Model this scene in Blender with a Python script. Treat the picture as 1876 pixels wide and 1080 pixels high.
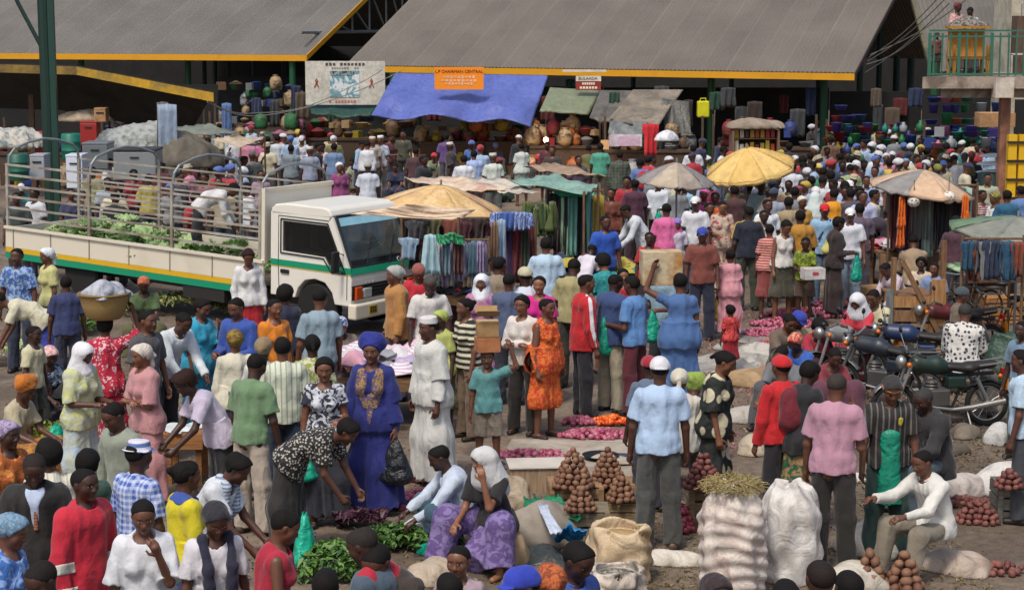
import bpy, math, random
import numpy as np
from mathutils import Vector, Matrix, Euler
C = bpy.context.scene.collection
for o_ in list(bpy.data.objects): bpy.data.objects.remove(o_)
R = math.radians
# ---------------------------------------------------------------- camera
FPX, PITCH, CH = 3400.0, R(8.37), 4.87
cam = bpy.data.objects.new('camera', bpy.data.cameras.new('camera')); C.objects.link(cam)
cam.location = (0, 0, CH); cam.rotation_euler = (R(90) - PITCH, 0, 0)
cam.data.sensor_width = 36.0; cam.data.lens = FPX / 1876 * 36.0
cam.data.clip_start = 0.1; cam.data.clip_end = 900
bpy.context.scene.camera = cam
# ---------------------------------------------------------------- light
SUN_EL, SUN_AZ = 58.0, 205.0          # high thin-cloud sun, behind the camera and to its left
w = bpy.data.worlds.new('World'); bpy.context.scene.world = w; w.use_nodes = True
nt = w.node_tree; bg = nt.nodes['Background']
sky = nt.nodes.new('ShaderNodeTexSky'); sky.sky_type = 'NISHITA'; sky.sun_disc = False
sky.sun_elevation = R(SUN_EL); sky.sun_rotation = R(SUN_AZ); sky.air_density = 1.0; sky.dust_density = 4.0; sky.ozone_density = 1.0
nt.links.new(sky.outputs[0], bg.inputs[0]); bg.inputs[1].default_value = 0.10
sl = bpy.data.lights.new('sun', 'SUN'); sl.energy = 1.5; sl.angle = R(10); sl.color = (1.0, 0.95, 0.87)
so = bpy.data.objects.new('sun', sl); C.objects.link(so)
_v = Vector((math.sin(R(SUN_AZ)) * math.cos(R(SUN_EL)), math.cos(R(SUN_AZ)) * math.cos(R(SUN_EL)), math.sin(R(SUN_EL))))
so.rotation_euler = _v.to_track_quat('Z', 'Y').to_euler(); so.location = (-6, -12, 30)
vs = bpy.context.scene.view_settings; vs.view_transform = 'Standard'; vs.look = 'None'; vs.gamma = 1; vs.exposure = 0.68
# ---------------------------------------------------------------- pixel <-> place
_cp, _sp = math.cos(PITCH), math.sin(PITCH)
def ray(u, v):
    x = (u - 938) / FPX; y = -(v - 540) / FPX
    return Vector((x, _cp + y * _sp, -_sp + y * _cp))
def G(u, v, z=0.0):
    d = ray(u, v); t = (z - CH) / d.z
    return Vector((d.x * t, d.y * t, z))
def AT(u, v, Y):
    d = ray(u, v); t = Y / d.y
    return Vector((d.x * t, Y, CH + d.z * t))
# ---------------------------------------------------------------- colours and materials
def hx(s):
    if not isinstance(s, str): return tuple(s)
    s = s.lstrip('#')
    if len(s) == 3: s = ''.join(c * 2 for c in s)
    v = [int(s[i:i + 2], 16) / 255 for i in (0, 2, 4)]
    return tuple((c / 12.92 if c <= .04045 else ((c + .055) / 1.055) ** 2.4) * .86 for c in v)
_mats = {}
def mat(kind, c1='888', c2='fff', sc=1.0, rough=None, metal=0.0, bump=None, emit=0):
    key = (kind, c1, c2, sc, rough, metal, bump, emit)
    if key in _mats: return _mats[key]
    m = bpy.data.materials.new(kind + '_' + str(c1).replace('#', '')); m.use_nodes = True
    t = m.node_tree; N = t.nodes; L = t.links; b = N['Principled BSDF']
    tc = N.new('ShaderNodeTexCoord')
    A = hx(c1) + (1,); B = hx(c2) + (1,)
    b.inputs['Metallic'].default_value = metal
    def noise(scale, det=3, coord='Object', dist=0):
        n = N.new('ShaderNodeTexNoise'); n.inputs['Scale'].default_value = scale; n.inputs['Detail'].default_value = det
        n.inputs['Distortion'].default_value = dist
        L.new(tc.outputs[coord], n.inputs['Vector']); return n
    def ramp(src, p0, p1, a=(0, 0, 0, 1), c=(1, 1, 1, 1), con=False):
        r = N.new('ShaderNodeValToRGB'); e = r.color_ramp.elements
        e[0].position = p0; e[1].position = p1; e[0].color = a; e[1].color = c
        if con: r.color_ramp.interpolation = 'CONSTANT'
        L.new(src, r.inputs[0]); return r
    def mix(f, a, c, mode='MIX'):
        x = N.new('ShaderNodeMix'); x.data_type = 'RGBA'; x.blend_type = mode
        for i, s in ((0, f), (6, a), (7, c)):
            if hasattr(s, 'type'): L.new(s, x.inputs[i])
            else: x.inputs[i].default_value = s
        return x.outputs[2]
    def bumpn(h, st, dist=.02):
        u = N.new('ShaderNodeBump'); u.inputs['Strength'].default_value = st; u.inputs['Distance'].default_value = dist
        L.new(h, u.inputs['Height']); L.new(u.outputs[0], b.inputs['Normal'])
    def mapping(s):
        mp = N.new('ShaderNodeMapping'); mp.inputs['Scale'].default_value = s
        L.new(tc.outputs['Object'], mp.inputs[0]); return mp.outputs[0]
    def band(scale, axis, thr, vec=None):
        wv = N.new('ShaderNodeTexWave'); wv.bands_direction = axis; wv.inputs['Scale'].default_value = scale
        L.new(vec or tc.outputs['Object'], wv.inputs['Vector']); return ramp(wv.outputs[1], thr, thr + .05)
    n1 = noise(3.1 * sc, 4)
    mott = ramp(n1.outputs[0], .3, .7, (.82, .82, .82, 1), (1.08, 1.08, 1.08, 1)).outputs[0]
    rg = .85 if rough is None else rough
    if kind == 'skin':
        at = N.new('ShaderNodeAttribute'); at.attribute_name = 'paint'
        n = noise(14, 3); base = mix(1.0, A, ramp(n.outputs[0], .3, .7, (.85, .85, .85, 1), (1.12, 1.12, 1.12, 1)).outputs[0], 'MULTIPLY')
        L.new(mix(at.outputs['Alpha'], base, at.outputs['Color']), b.inputs[0]); rg = .48
        b.inputs['Specular IOR Level'].default_value = .45
    elif kind == 'hair':
        n = noise(140, 2); L.new(mix(1.0, A, ramp(n.outputs[0], .35, .65, (.6, .6, .6, 1), (1.4, 1.4, 1.4, 1)).outputs[0], 'MULTIPLY'), b.inputs[0])
        bumpn(n.outputs[0], .4, .004); rg = .85; b.inputs['Specular IOR Level'].default_value = .25
    elif kind in ('cloth', 'knit'):
        L.new(mix(1.0, A, mott, 'MULTIPLY'), b.inputs[0])
        n = noise(8, 2.5, dist=.35); L.new(mapping((1, 1, .6)), n.inputs['Vector']); n2 = noise(34, 3, dist=.3)
        bumpn(mix(.12, n.outputs[0], n2.outputs[0]), .75, .045)
        b.inputs['Sheen Weight'].default_value = .15
    elif kind == 'floral':
        v = N.new('ShaderNodeTexVoronoi'); v.inputs['Scale'].default_value = 11 * sc
        n = noise(9 * sc, 3); x = mix(.35, tc.outputs['Object'], n.outputs[1]); L.new(x, v.inputs['Vector'])
        L.new(mix(ramp(v.outputs[0], .34, .42).outputs[0], B, A), b.inputs[0]); bumpn(noise(9, 4, dist=.45).outputs[0], .8, .03)
    elif kind == 'leafy':
        n = noise(13 * sc, 4, dist=1.2); L.new(mix(ramp(n.outputs[0], .47, .53).outputs[0], A, B), b.inputs[0]); bumpn(noise(9, 4, dist=.45).outputs[0], .8, .03)
    elif kind == 'dots':
        v = N.new('ShaderNodeTexVoronoi'); v.inputs['Scale'].default_value = 8 * sc; v.inputs['Randomness'].default_value = .75
        L.new(tc.outputs['Object'], v.inputs['Vector']); L.new(mix(ramp(v.outputs[0], .36, .40).outputs[0], B, A), b.inputs[0]); bumpn(noise(9, 4, dist=.45).outputs[0], .8, .03)
    elif kind == 'hstripe':
        L.new(mix(band(3.4 * sc, 'Z', .5).outputs[0], A, B), b.inputs[0]); bumpn(noise(9, 4, dist=.45).outputs[0], .8, .03)
    elif kind == 'vstripe':
        L.new(mix(band(6 * sc, 'X', .8).outputs[0], A, B), b.inputs[0]); n = noise(20); bumpn(n.outputs[0], .4)
    elif kind == 'plaid':
        a1 = band(4.2 * sc, 'X', .55).outputs[0]; a2 = band(4.2 * sc, 'Z', .55).outputs[0]; a3 = band(4.2 * sc, 'Y', .55).outputs[0]
        x = mix(.5, a1, a2); x = mix(.25, x, a3); L.new(mix(x, A, B), b.inputs[0]); bumpn(noise(9, 4, dist=.45).outputs[0], .8, .03)
    elif kind == 'tarp':
        n = noise(2.2 * sc, 5, dist=.7); L.new(mix(1.0, A, mott, 'MULTIPLY'), b.inputs[0]); bumpn(n.outputs[0], .8, .06); rg = .5 if rough is None else rough
    elif kind == 'stain':
        n = noise(1.3 * sc, 6, dist=.8); n2 = noise(9 * sc, 4)
        x = mix(ramp(n.outputs[0], .42, .62).outputs[0], A, B); L.new(mix(1.0, x, ramp(n2.outputs[0], .3, .7, (.8, .8, .8, 1), (1.1, 1.1, 1.1, 1)).outputs[0], 'MULTIPLY'), b.inputs[0])
        bumpn(n2.outputs[0], .5 if bump is None else bump)
    elif kind == 'sack':
        n = noise(5 * sc, 5, dist=1.0); n2 = noise(60, 2)
        x = mix(ramp(n.outputs[0], .45, .66).outputs[0], A, B); L.new(mix(.25, x, n2.outputs[0], 'OVERLAY'), b.inputs[0]); bumpn(n.outputs[0], .9, .04); rg = .65
    elif kind == 'wood':
        n = N.new('ShaderNodeTexNoise'); n.inputs['Scale'].default_value = 7 * sc; n.inputs['Detail'].default_value = 5
        L.new(mapping((6, 6, .7)), n.inputs['Vector']); L.new(mix(ramp(n.outputs[0], .35, .65).outputs[0], A, B), b.inputs[0]); bumpn(n.outputs[0], .4)
    elif kind == 'woodx':
        n = N.new('ShaderNodeTexNoise'); n.inputs['Scale'].default_value = 7 * sc; n.inputs['Detail'].default_value = 5
        L.new(mapping((.7, 6, 6)), n.inputs['Vector']); L.new(mix(ramp(n.outputs[0], .35, .65).outputs[0], A, B), b.inputs[0]); bumpn(n.outputs[0], .4)
    elif kind == 'wicker':
        a1 = band(14 * sc, 'Z', .3).outputs[0]; n = noise(40, 2); L.new(mix(mix(.5, a1, n.outputs[0]), B, A), b.inputs[0]); bumpn(a1, .7)
    elif kind == 'leaf':
        oi = N.new('ShaderNodeNewGeometry'); L.new(mix(oi.outputs['Random Per Island'], A, B), b.inputs[0]); rg = .55
    elif kind == 'veg':
        oi = N.new('ShaderNodeNewGeometry'); o2 = N.new('ShaderNodeObjectInfo')
        ad = N.new('ShaderNodeMath'); ad.operation = 'ADD'; L.new(oi.outputs['Random Per Island'], ad.inputs[0]); L.new(o2.outputs['Random'], ad.inputs[1])
        fr = N.new('ShaderNodeMath'); fr.operation = 'FRACT'; L.new(ad.outputs[0], fr.inputs[0])
        n = noise(30, 3); x = mix(fr.outputs[0], A, B); L.new(mix(.35, x, n.outputs[0], 'OVERLAY'), b.inputs[0]); rg = .5 if rough is None else rough
    elif kind == 'glass':
        b.inputs[0].default_value = A; b.inputs['Roughness'].default_value = .06; b.inputs['Alpha'].default_value = .42
        b.inputs['Specular IOR Level'].default_value = 1.0; _mats[key] = m; return m
    elif kind == 'glow':
        b.inputs[0].default_value = A; b.inputs['Emission Color'].default_value = A; b.inputs['Emission Strength'].default_value = emit
    elif kind == 'paint':
        n = noise(1.7 * sc, 5, dist=.5); L.new(mix(ramp(n.outputs[0], .5, .78).outputs[0], A, mix(.35, A, B)), b.inputs[0]); rg = .35 if rough is None else rough
    else:
        L.new(mix(1.0, A, mott, 'MULTIPLY'), b.inputs[0])
    b.inputs['Roughness'].default_value = rg
    _mats[key] = m; return m
# ---------------------------------------------------------------- mesh helpers
class MB:
    def __init__(s): s.v = []; s.f = []
    def add(s, vs, fs):
        o = len(s.v); s.v += [tuple(x) for x in vs]; s.f += [tuple(i + o for i in f) for f in fs]; return s
    def box(s, c, d, rz=0, M=None, taper=1.0):
        x, y, z = d[0] / 2, d[1] / 2, d[2] / 2; r = Matrix.Rotation(rz, 3, 'Z') if M is None else M; c = Vector(c)
        p = [(-x, -y, -z), (x, -y, -z), (x, y, -z), (-x, y, -z)] + [(a * taper, b_ * taper, z) for a, b_ in ((-x, -y), (x, -y), (x, y), (-x, y))]
        return s.add([c + r @ Vector(q) for q in p], [(0, 3, 2, 1), (4, 5, 6, 7), (0, 1, 5, 4), (1, 2, 6, 5), (2, 3, 7, 6), (3, 0, 4, 7)])
    def tube(s, pts, r, n=8, cap=True):
        pts = [Vector(p) for p in pts]; rs = r if isinstance(r, (list, tuple)) else [r] * len(pts)
        vs = []; fs = []; prev = None
        for i, p in enumerate(pts):
            t = (pts[min(i + 1, len(pts) - 1)] - pts[max(i - 1, 0)]).normalized()
            a = prev if prev is not None else (Vector((0, 0, 1)) if abs(t.z) < .9 else Vector((1, 0, 0)))
            a = (a - t * a.dot(t)).normalized(); prev = a; b_ = t.cross(a)
            for k in range(n):
                th = 2 * math.pi * k / n; vs.append(p + (a * math.cos(th) + b_ * math.sin(th)) * rs[i])
        for i in range(len(pts) - 1):
            for k in range(n): fs.append((i * n + k, i * n + (k + 1) % n, (i + 1) * n + (k + 1) % n, (i + 1) * n + k))
        if cap: fs.append(tuple(range(n))[::-1]); fs.append(tuple((len(pts) - 1) * n + k for k in range(n)))
        return s.add(vs, fs)
    def lathe(s, prof, c=(0, 0, 0), n=20, M=None, fn=None):
        vs = []; fs = []; c = Vector(c)
        for i, (r, z) in enumerate(prof):
            for k in range(n):
                th = 2 * math.pi * k / n; rr = r * (fn(th, i) if fn else 1)
                q = Vector((rr * math.cos(th), rr * math.sin(th), z)); vs.append(c + (M @ q if M is not None else q))
        for i in range(len(prof) - 1):
            for k in range(n): fs.append((i * n + k, i * n + (k + 1) % n, (i + 1) * n + (k + 1) % n, (i + 1) * n + k))
        fs.append(tuple(range(n))[::-1]); fs.append(tuple((len(prof) - 1) * n + k for k in range(n)))
        return s.add(vs, fs)
    def ball(s, c, r, n=8, sq=(1, 1, 1), rnd=None, jit=0):
        vs = []; fs = []; m = max(4, n // 2 + 1)
        for i in range(m + 1):
            ph = math.pi * i / m
            for k in range(n):
                th = 2 * math.pi * k / n; q = 1 + (rnd.uniform(-jit, jit) if rnd and 0 < i < m else 0)
                vs.append((c[0] + r * sq[0] * q * math.sin(ph) * math.cos(th), c[1] + r * sq[1] * q * math.sin(ph) * math.sin(th), c[2] + r * sq[2] * q * math.cos(ph)))
        for i in range(m):
            for k in range(n): fs.append((i * n + k, (i + 1) * n + k, (i + 1) * n + (k + 1) % n, i * n + (k + 1) % n))
        return s.add(vs, fs)
    def prism(s, poly, a, b_):          # poly: list of Vector in space, extruded by vector (b_-a)
        n = len(poly); d = Vector(b_) - Vector(a)
        return s.add(list(poly) + [Vector(p) + d for p in poly], [tuple(range(n))[::-1], tuple(n + k for k in range(n))] + [(k, (k + 1) % n, n + (k + 1) % n, n + k) for k in range(n)])
    def sheet(s, P, nu, nv, th=0.01, nrm=(0, 0, 1)):   # P(u,v)->Vector, thick closed sheet
        vs = []; nr = Vector(nrm) * th
        for lay in (0, 1):
            for j in range(nv + 1):
                for i in range(nu + 1):
                    vs.append(Vector(P(i / nu, j / nv)) - nr * lay)
        W = nu + 1; H = W * (nv + 1); fs = []
        for j in range(nv):
            for i in range(nu):
                a = j * W + i; fs.append((a, a + 1, a + 1 + W, a + W)); fs.append((H + a, H + a + W, H + a + 1 + W, H + a + 1))
        for i in range(nu):
            fs.append((i, H + i, H + i + 1, i + 1)); a = nv * W + i; fs.append((a, a + 1, H + a + 1, H + a))
        for j in range(nv):
            a = j * W; fs.append((a, a + W, H + a + W, H + a)); a = j * W + nu; fs.append((a, H + a, H + a + W, a + W))
        return s.add(vs, fs)
    def mesh(s, name, m=None, smooth=False):
        me = bpy.data.meshes.new(name); me.from_pydata([tuple(v) for v in s.v], [], s.f); me.update()
        if smooth: me.polygons.foreach_set('use_smooth', [True] * len(me.polygons))
        if m: me.materials.append(m)
        return me
    def obj(s, name, m, parent=None, smooth=False, bevel=0, auto=None):
        o = bpy.data.objects.new(name, s.mesh(name, m, smooth)); C.objects.link(o)
        if parent is not None: o.parent = parent
        if bevel: bv = o.modifiers.new('bevel', 'BEVEL'); bv.width = bevel; bv.segments = 2; bv.limit_method = 'ANGLE'
        return o
def tag(o, label, cat, group=None, kind=None):
    if label: o['label'] = label
    if cat: o['category'] = cat
    if group: o['group'] = group
    if kind: o['kind'] = kind
    return o
def thing(name, label, cat, loc=(0, 0, 0), rz=0, group=None, scale=1):
    o = bpy.data.objects.new(name, None); C.objects.link(o); o.empty_display_size = .2
    o.location = loc; o.rotation_euler = (0, 0, rz); o.scale = (scale,) * 3
    return tag(o, label, cat, group)
def dup(root, loc, rz, label, group=None, scale=None):
    r = root.copy(); C.objects.link(r); r.location = loc; r.rotation_euler = (0, 0, rz); r['label'] = label
    if group: r['group'] = group
    if scale: r.scale = (scale,) * 3
    for ch in list(root.children):
        c = ch.copy(); C.objects.link(c); c.parent = r
        for g in ch.children:
            d = g.copy(); C.objects.link(d); d.parent = c
    return r
def npmesh(name, V, F, m, smooth=True):
    me = bpy.data.meshes.new(name); nf = len(F); k = F.shape[1]
    me.vertices.add(len(V)); me.vertices.foreach_set('co', V.astype(np.float32).ravel())
    me.loops.add(nf * k); me.loops.foreach_set('vertex_index', F.astype(np.int32).ravel())
    me.polygons.add(nf); me.polygons.foreach_set('loop_start', np.arange(0, nf * k, k, dtype=np.int32))
    me.update(calc_edges=True)
    if smooth: me.polygons.foreach_set('use_smooth', np.ones(nf, dtype=bool))
    if m: me.materials.append(m)
    return me
# ---------------------------------------------------------------- implicit surfaces (narrow-band surface nets)
def _v(a): return np.array(a, dtype=np.float32)
class Cap:      # tapered capsule; q widens it along s; flat trims its far end
    def __init__(s, a, b, ra, rb, q=1, side=None, flat=False, flat0=False):
        s.a = _v(a); s.b = _v(b); s.ra = ra; s.rb = rb; s.q = q; s.side = _v(side) if side is not None else None; s.flat = flat; s.flat0 = flat0
        m = max(ra, rb) * max(q, 1); s.lo = np.minimum(s.a, s.b) - m; s.hi = np.maximum(s.a, s.b) + m
    def __call__(s, P):
        ab = s.b - s.a; L = float(np.dot(ab, ab)) + 1e-9; AP = P - s.a
        t0 = AP @ ab / L; t = np.clip(t0, 0, 1); v = AP - t[:, None] * ab
        if s.side is not None and s.q != 1:
            w_ = v @ s.side; v = v - (w_ * (1 - 1 / s.q))[:, None] * s.side
        r = s.ra + (s.rb - s.ra) * t
        if s.flat or s.flat0:
            vv = AP - t0[:, None] * ab
            if s.side is not None and s.q != 1:
                w_ = vv @ s.side; vv = vv - (w_ * (1 - 1 / s.q))[:, None] * s.side
            dr = np.sqrt((vv * vv).sum(1)) - r; d = np.sqrt((v * v).sum(1)) - r; l = math.sqrt(L)
            if s.flat: d = np.where(t0 > .5, np.maximum(dr, (t0 - 1) * l), d)
            if s.flat0: d = np.where(t0 <= .5, np.maximum(dr, -t0 * l), d)
            return d
        return np.sqrt((v * v).sum(1)) - r
def union(prims, k=.02, cuts=(), disp=None, sub=()):
    lo = np.min([p.lo for p in prims], 0); hi = np.max([p.hi for p in prims], 0)
    def f(P):
        D = np.full(len(P), .3, dtype=np.float32)
        for p in prims:
            m = ((P > p.lo - .12) & (P < p.hi + .12)).all(1)
            if not m.any(): continue
            d = p(P[m]); D0 = D[m]; kk = getattr(p, 'k', k)
            h = np.clip(.5 + .5 * (D0 - d) / kk, 0, 1); D[m] = D0 * (1 - h) + d * h - kk * h * (1 - h)
        for p in sub:
            m = ((P > p.lo - .05) & (P < p.hi + .05)).all(1)
            if m.any(): D[m] = np.maximum(D[m], -p(P[m]))
        if disp is not None: D = D + disp(P)
        for c in cuts: D = np.maximum(D, c(P))
        return D
    return f, lo, hi
_E = [(a, b) for a in range(8) for b in range(8) if a < b and bin(a ^ b).count('1') == 1]
def nets(fn, lo, hi, h):
    lo = np.asarray(lo) - 2 * h; hi = np.asarray(hi) + 2 * h; B = 4
    nb = np.ceil((hi - lo) / (h * B)).astype(int) + 1; n = nb * B
    g = [lo[i] + (np.arange(nb[i]) + .5) * h * B - h / 2 for i in range(3)]
    X = np.stack(np.meshgrid(*g, indexing='ij'), -1).reshape(-1, 3).astype(np.float32)
    D = fn(X); near = np.abs(D) < h * B * 1.35 + .012
    dense = np.repeat(np.repeat(np.repeat(D.reshape(nb), B, 0), B, 1), B, 2).astype(np.float32)
    ids = np.argwhere(near.reshape(nb)) * B
    off = np.stack(np.meshgrid(*[np.arange(B)] * 3, indexing='ij'), -1).reshape(-1, 3)
    I = (ids[:, None, :] + off[None]).reshape(-1, 3)
    P = (lo + I * h).astype(np.float32); out = np.empty(len(P), np.float32)
    for s in range(0, len(P), 400000): out[s:s + 400000] = fn(P[s:s + 400000])
    dense[I[:, 0], I[:, 1], I[:, 2]] = out
    S = dense < 0; cnt = np.zeros((n[0] - 1, n[1] - 1, n[2] - 1), np.int8)
    offs = [((c >> 0) & 1, (c >> 1) & 1, (c >> 2) & 1) for c in range(8)]
    for o in offs: cnt += S[o[0]:n[0] - 1 + o[0], o[1]:n[1] - 1 + o[1], o[2]:n[2] - 1 + o[2]]
    act = np.argwhere((cnt > 0) & (cnt < 8)); vid = np.full(cnt.shape, -1, np.int64); vid[act[:, 0], act[:, 1], act[:, 2]] = np.arange(len(act))
    cv = np.stack([dense[act[:, 0] + o[0], act[:, 1] + o[1], act[:, 2] + o[2]] for o in offs], 1)
    acc = np.zeros((len(act), 3)); num = np.zeros(len(act))
    for a, b in _E:
        va, vb = cv[:, a], cv[:, b]; m = (va < 0) != (vb < 0)
        t = np.where(m, va / np.where(m, va - vb, 1), 0)
        oa = np.array(offs[a]); ob = np.array(offs[b])
        acc += m[:, None] * (oa + t[:, None] * (ob - oa)); num += m
    V = lo + (act + acc / num[:, None]) * h
    Q = []
    for ax in range(3):
        sl0 = [slice(1, -1)] * 3; sl1 = [slice(1, -1)] * 3
        sl0[ax] = slice(0, -1); sl1[ax] = slice(1, None)
        a = S[tuple(sl0)]; b = S[tuple(sl1)]; e = np.argwhere(a != b)
        if not len(e): continue
        inside = a[e[:, 0], e[:, 1], e[:, 2]]
        base = e + 1; base[:, ax] -= 1
        u, v = [(1, 2), (2, 0), (0, 1)][ax]
        def idx(du, dv):
            q = base.copy(); q[:, u] -= du; q[:, v] -= dv
            return vid[q[:, 0], q[:, 1], q[:, 2]]
        q = np.stack([idx(1, 1), idx(0, 1), idx(0, 0), idx(1, 0)], 1)
        q[~inside] = q[~inside][:, ::-1]; Q.append(q)
    F = np.concatenate(Q); F = F[(F >= 0).all(1)]
    return V, F
# ---------------------------------------------------------------- people
S_ = dict(lean=3, hp=4, ht=0, tw=0, ua=(.22, .03, -1), fa=(.08, .24, -1), th=(.07, .02, -1), sh=(.02, -.03, -1), curl=28)
def _p(**k): d = dict(S_); d.update(k); return d
POSE = dict(
 stand=_p(), standb=_p(thL=(.12, .12, -1), shL=(.0, -.12, -1), uaL=(.24, -.05, -1), ht=12),
 look=_p(hp=26, lean=6), lookl=_p(hp=14, ht=35), lookr=_p(hp=14, ht=-35),
 waist=_p(uaL=(.2, 0, -1), faL=(-.25, .9, .05), hp=12), waistr=_p(uaR=(.2, 0, -1), faR=(-.25, .9, .05), hp=12),
 hold=_p(ua=(.14, .12, -1), fa=(-.3, .95, .02), hp=18, curl=50),
 fold=_p(ua=(.2, .25, -1), fa=(-.95, .42, .12), hp=8),
 walk=_p(thL=(.04, .38, -1), shL=(0, .05, -1), thR=(.04, -.12, -1), shR=(0, -.5, -1), uaL=(.14, -.3, -1), uaR=(.14, .3, -1), faR=(0, .6, -1)),
 walk2=_p(thR=(.04, .32, -1), shR=(0, .05, -1), thL=(.04, -.1, -1), shL=(0, -.42, -1), uaR=(.16, -.2, -1), uaL=(.14, .2, -1), hp=12),
 carry=_p(uaL=(.8, .2, .42), faL=(-.32, .0, 1), curl=20), carryr=_p(uaR=(.8, .2, .42), faR=(-.32, .0, 1), curl=20),
 chin=_p(uaL=(.05, .55, -.8), faL=(-.35, .35, 1), hp=16), chinr=_p(uaR=(.05, .55, -.8), faR=(-.35, .35, 1), hp=16),
 chest=_p(uaR=(.1, .35, -1), faR=(-.6, .5, .75), hp=14),
 hips=_p(ua=(.65, -.15, -1), fa=(-.7, .3, -.75)), back=_p(ua=(.25, -.25, -1), fa=(-.6, -.35, -.5), hp=10),
 bend1=_p(lean=38, hp=22, ua=(.1, .45, -1), fa=(-.1, .65, -.6), th=(.08, -.1, -1), curl=35),
 bend2=_p(lean=78, hp=16, uaL=(.05, .4, -1), faL=(.05, .55, -1), uaR=(.05, .1, -1), faR=(-.2, .5, -.8), th=(.1, -.16, -1), sh=(0, .12, -1), curl=35),
 bend3=_p(lean=100, hp=-5, ua=(.05, .15, -1), fa=(-.05, .25, -1), th=(.12, -.22, -1), sh=(0, .18, -1), curl=35),
 sit=_p(lean=16, hp=22, ua=(.12, .5, -1), fa=(-.1, .95, -.3), th=(.24, 1, .02), sh=(.02, .05, -1)),
 sitf=_p(lean=22, hp=10, uaR=(.1, .85, -.45), faR=(-.1, .95, .05), uaL=(.15, .7, -.7), faL=(-.15, .95, -.1), th=(.3, 1, .05), sh=(.0, .25, -1)),
 sitchin=_p(lean=20, hp=6, ht=-30, uaL=(.0, .75, -.62), faL=(-.2, .1, 1), uaR=(.15, .45, -1), faR=(-.2, .9, -.3), th=(.5, 1, .3), sh=(.1, .2, -1)),
 low=_p(lean=24, hp=22, ua=(.12, .65, -.8), fa=(-.15, .9, -.35), th=(.3, .82, .5), sh=(.05, .3, -1)),
 squat=_p(lean=30, hp=16, ua=(.1, .7, -.8), fa=(-.1, .85, -.6), th=(.32, .95, .32), sh=(.0, -.3, -1)),
 ride=_p(lean=10, hp=10, ua=(.12, .45, -1), fa=(-.05, .9, -.2), th=(.5, .85, -.35), sh=(.05, -.15, -1)),
)
SC = dict(M=(1, 1, 1), F=(.86, 1.08, .94), B=(.98, 1.25, 1.12), W=(.92, 1.2, 1.1), C=(.88, .98, 1.0))   # shoulder, hip, girth
def nrm(a): a = np.array(a, float); return a / (np.linalg.norm(a) + 1e-9)
def skel(pose, sex):
    p = POSE[pose]; sh_, hi_, gi_ = SC[sex]; K = {}
    g = lambda n, s: p.get(n + ('L' if s > 0 else 'R'), p[n])
    cv = lambda s, d: nrm((s * d[0], -d[1], d[2]))
    legs = {}; drop = 0; hx_ = .088 * (1 + (hi_ - 1) * .4)
    for s in (1, -1):
        a = cv(s, g('th', s)) * .45; b = cv(s, g('sh', s)) * .42; legs[s] = (a, b); drop = max(drop, -(a + b)[2])
    hz = drop + .075; p0 = np.array((0, 0, hz + .02)); le = R(p['lean']); d = np.array((0, -math.sin(le), math.cos(le)))
    le1 = le * .55; d1 = np.array((0, -math.sin(le1), math.cos(le1)))
    wst = p0 + .2 * d1; nb = wst + .315 * d; side = np.array((1., 0, 0)); K['p0'] = p0; K['wst'] = wst; K['nb'] = nb; K['d'] = d; K['d1'] = d1
    K['fw'] = np.cross(side, d)  # torso front
    for s in (1, -1):
        h = np.array((s * hx_, 0, hz)); kn = h + legs[s][0]; an = kn + legs[s][1]
        shd = nb - d * .066 + side * s * .172 * sh_; e = shd + cv(s, g('ua', s)) * .295; fd = cv(s, g('fa', s)); wr = e + fd * .25
        K[s] = dict(hip=h, kn=kn, an=an, shd=shd, el=e, wr=wr, fd=fd)
    hp, ht = R(p['hp']) + le * .35, R(p['ht'])
    f = np.array((math.sin(ht) * math.cos(hp), -math.cos(ht) * math.cos(hp), -math.sin(hp)))
    sd = nrm(np.cross((0, 0, 1), -f)) if False else nrm((math.cos(ht), math.sin(ht), 0)); u = nrm(np.cross(sd, -f)) if np.cross(sd, -f)[2] > 0 else -nrm(np.cross(sd, -f))
    nd = nrm(d * .7 + u * .5); HC = nb + nd * .095 + u * .065 + f * .012
    K.update(f=f, u=u, s=sd, HC=HC, curl=p['curl']); return K
def headpt(K, hs):
    HC, f, u, s = K['HC'], K['f'], K['u'], K['s']; base = HC - u * .1
    def q(a, b, c): return base + ((a * s + b * f + (c + .1) * u) * hs)
    return q
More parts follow.
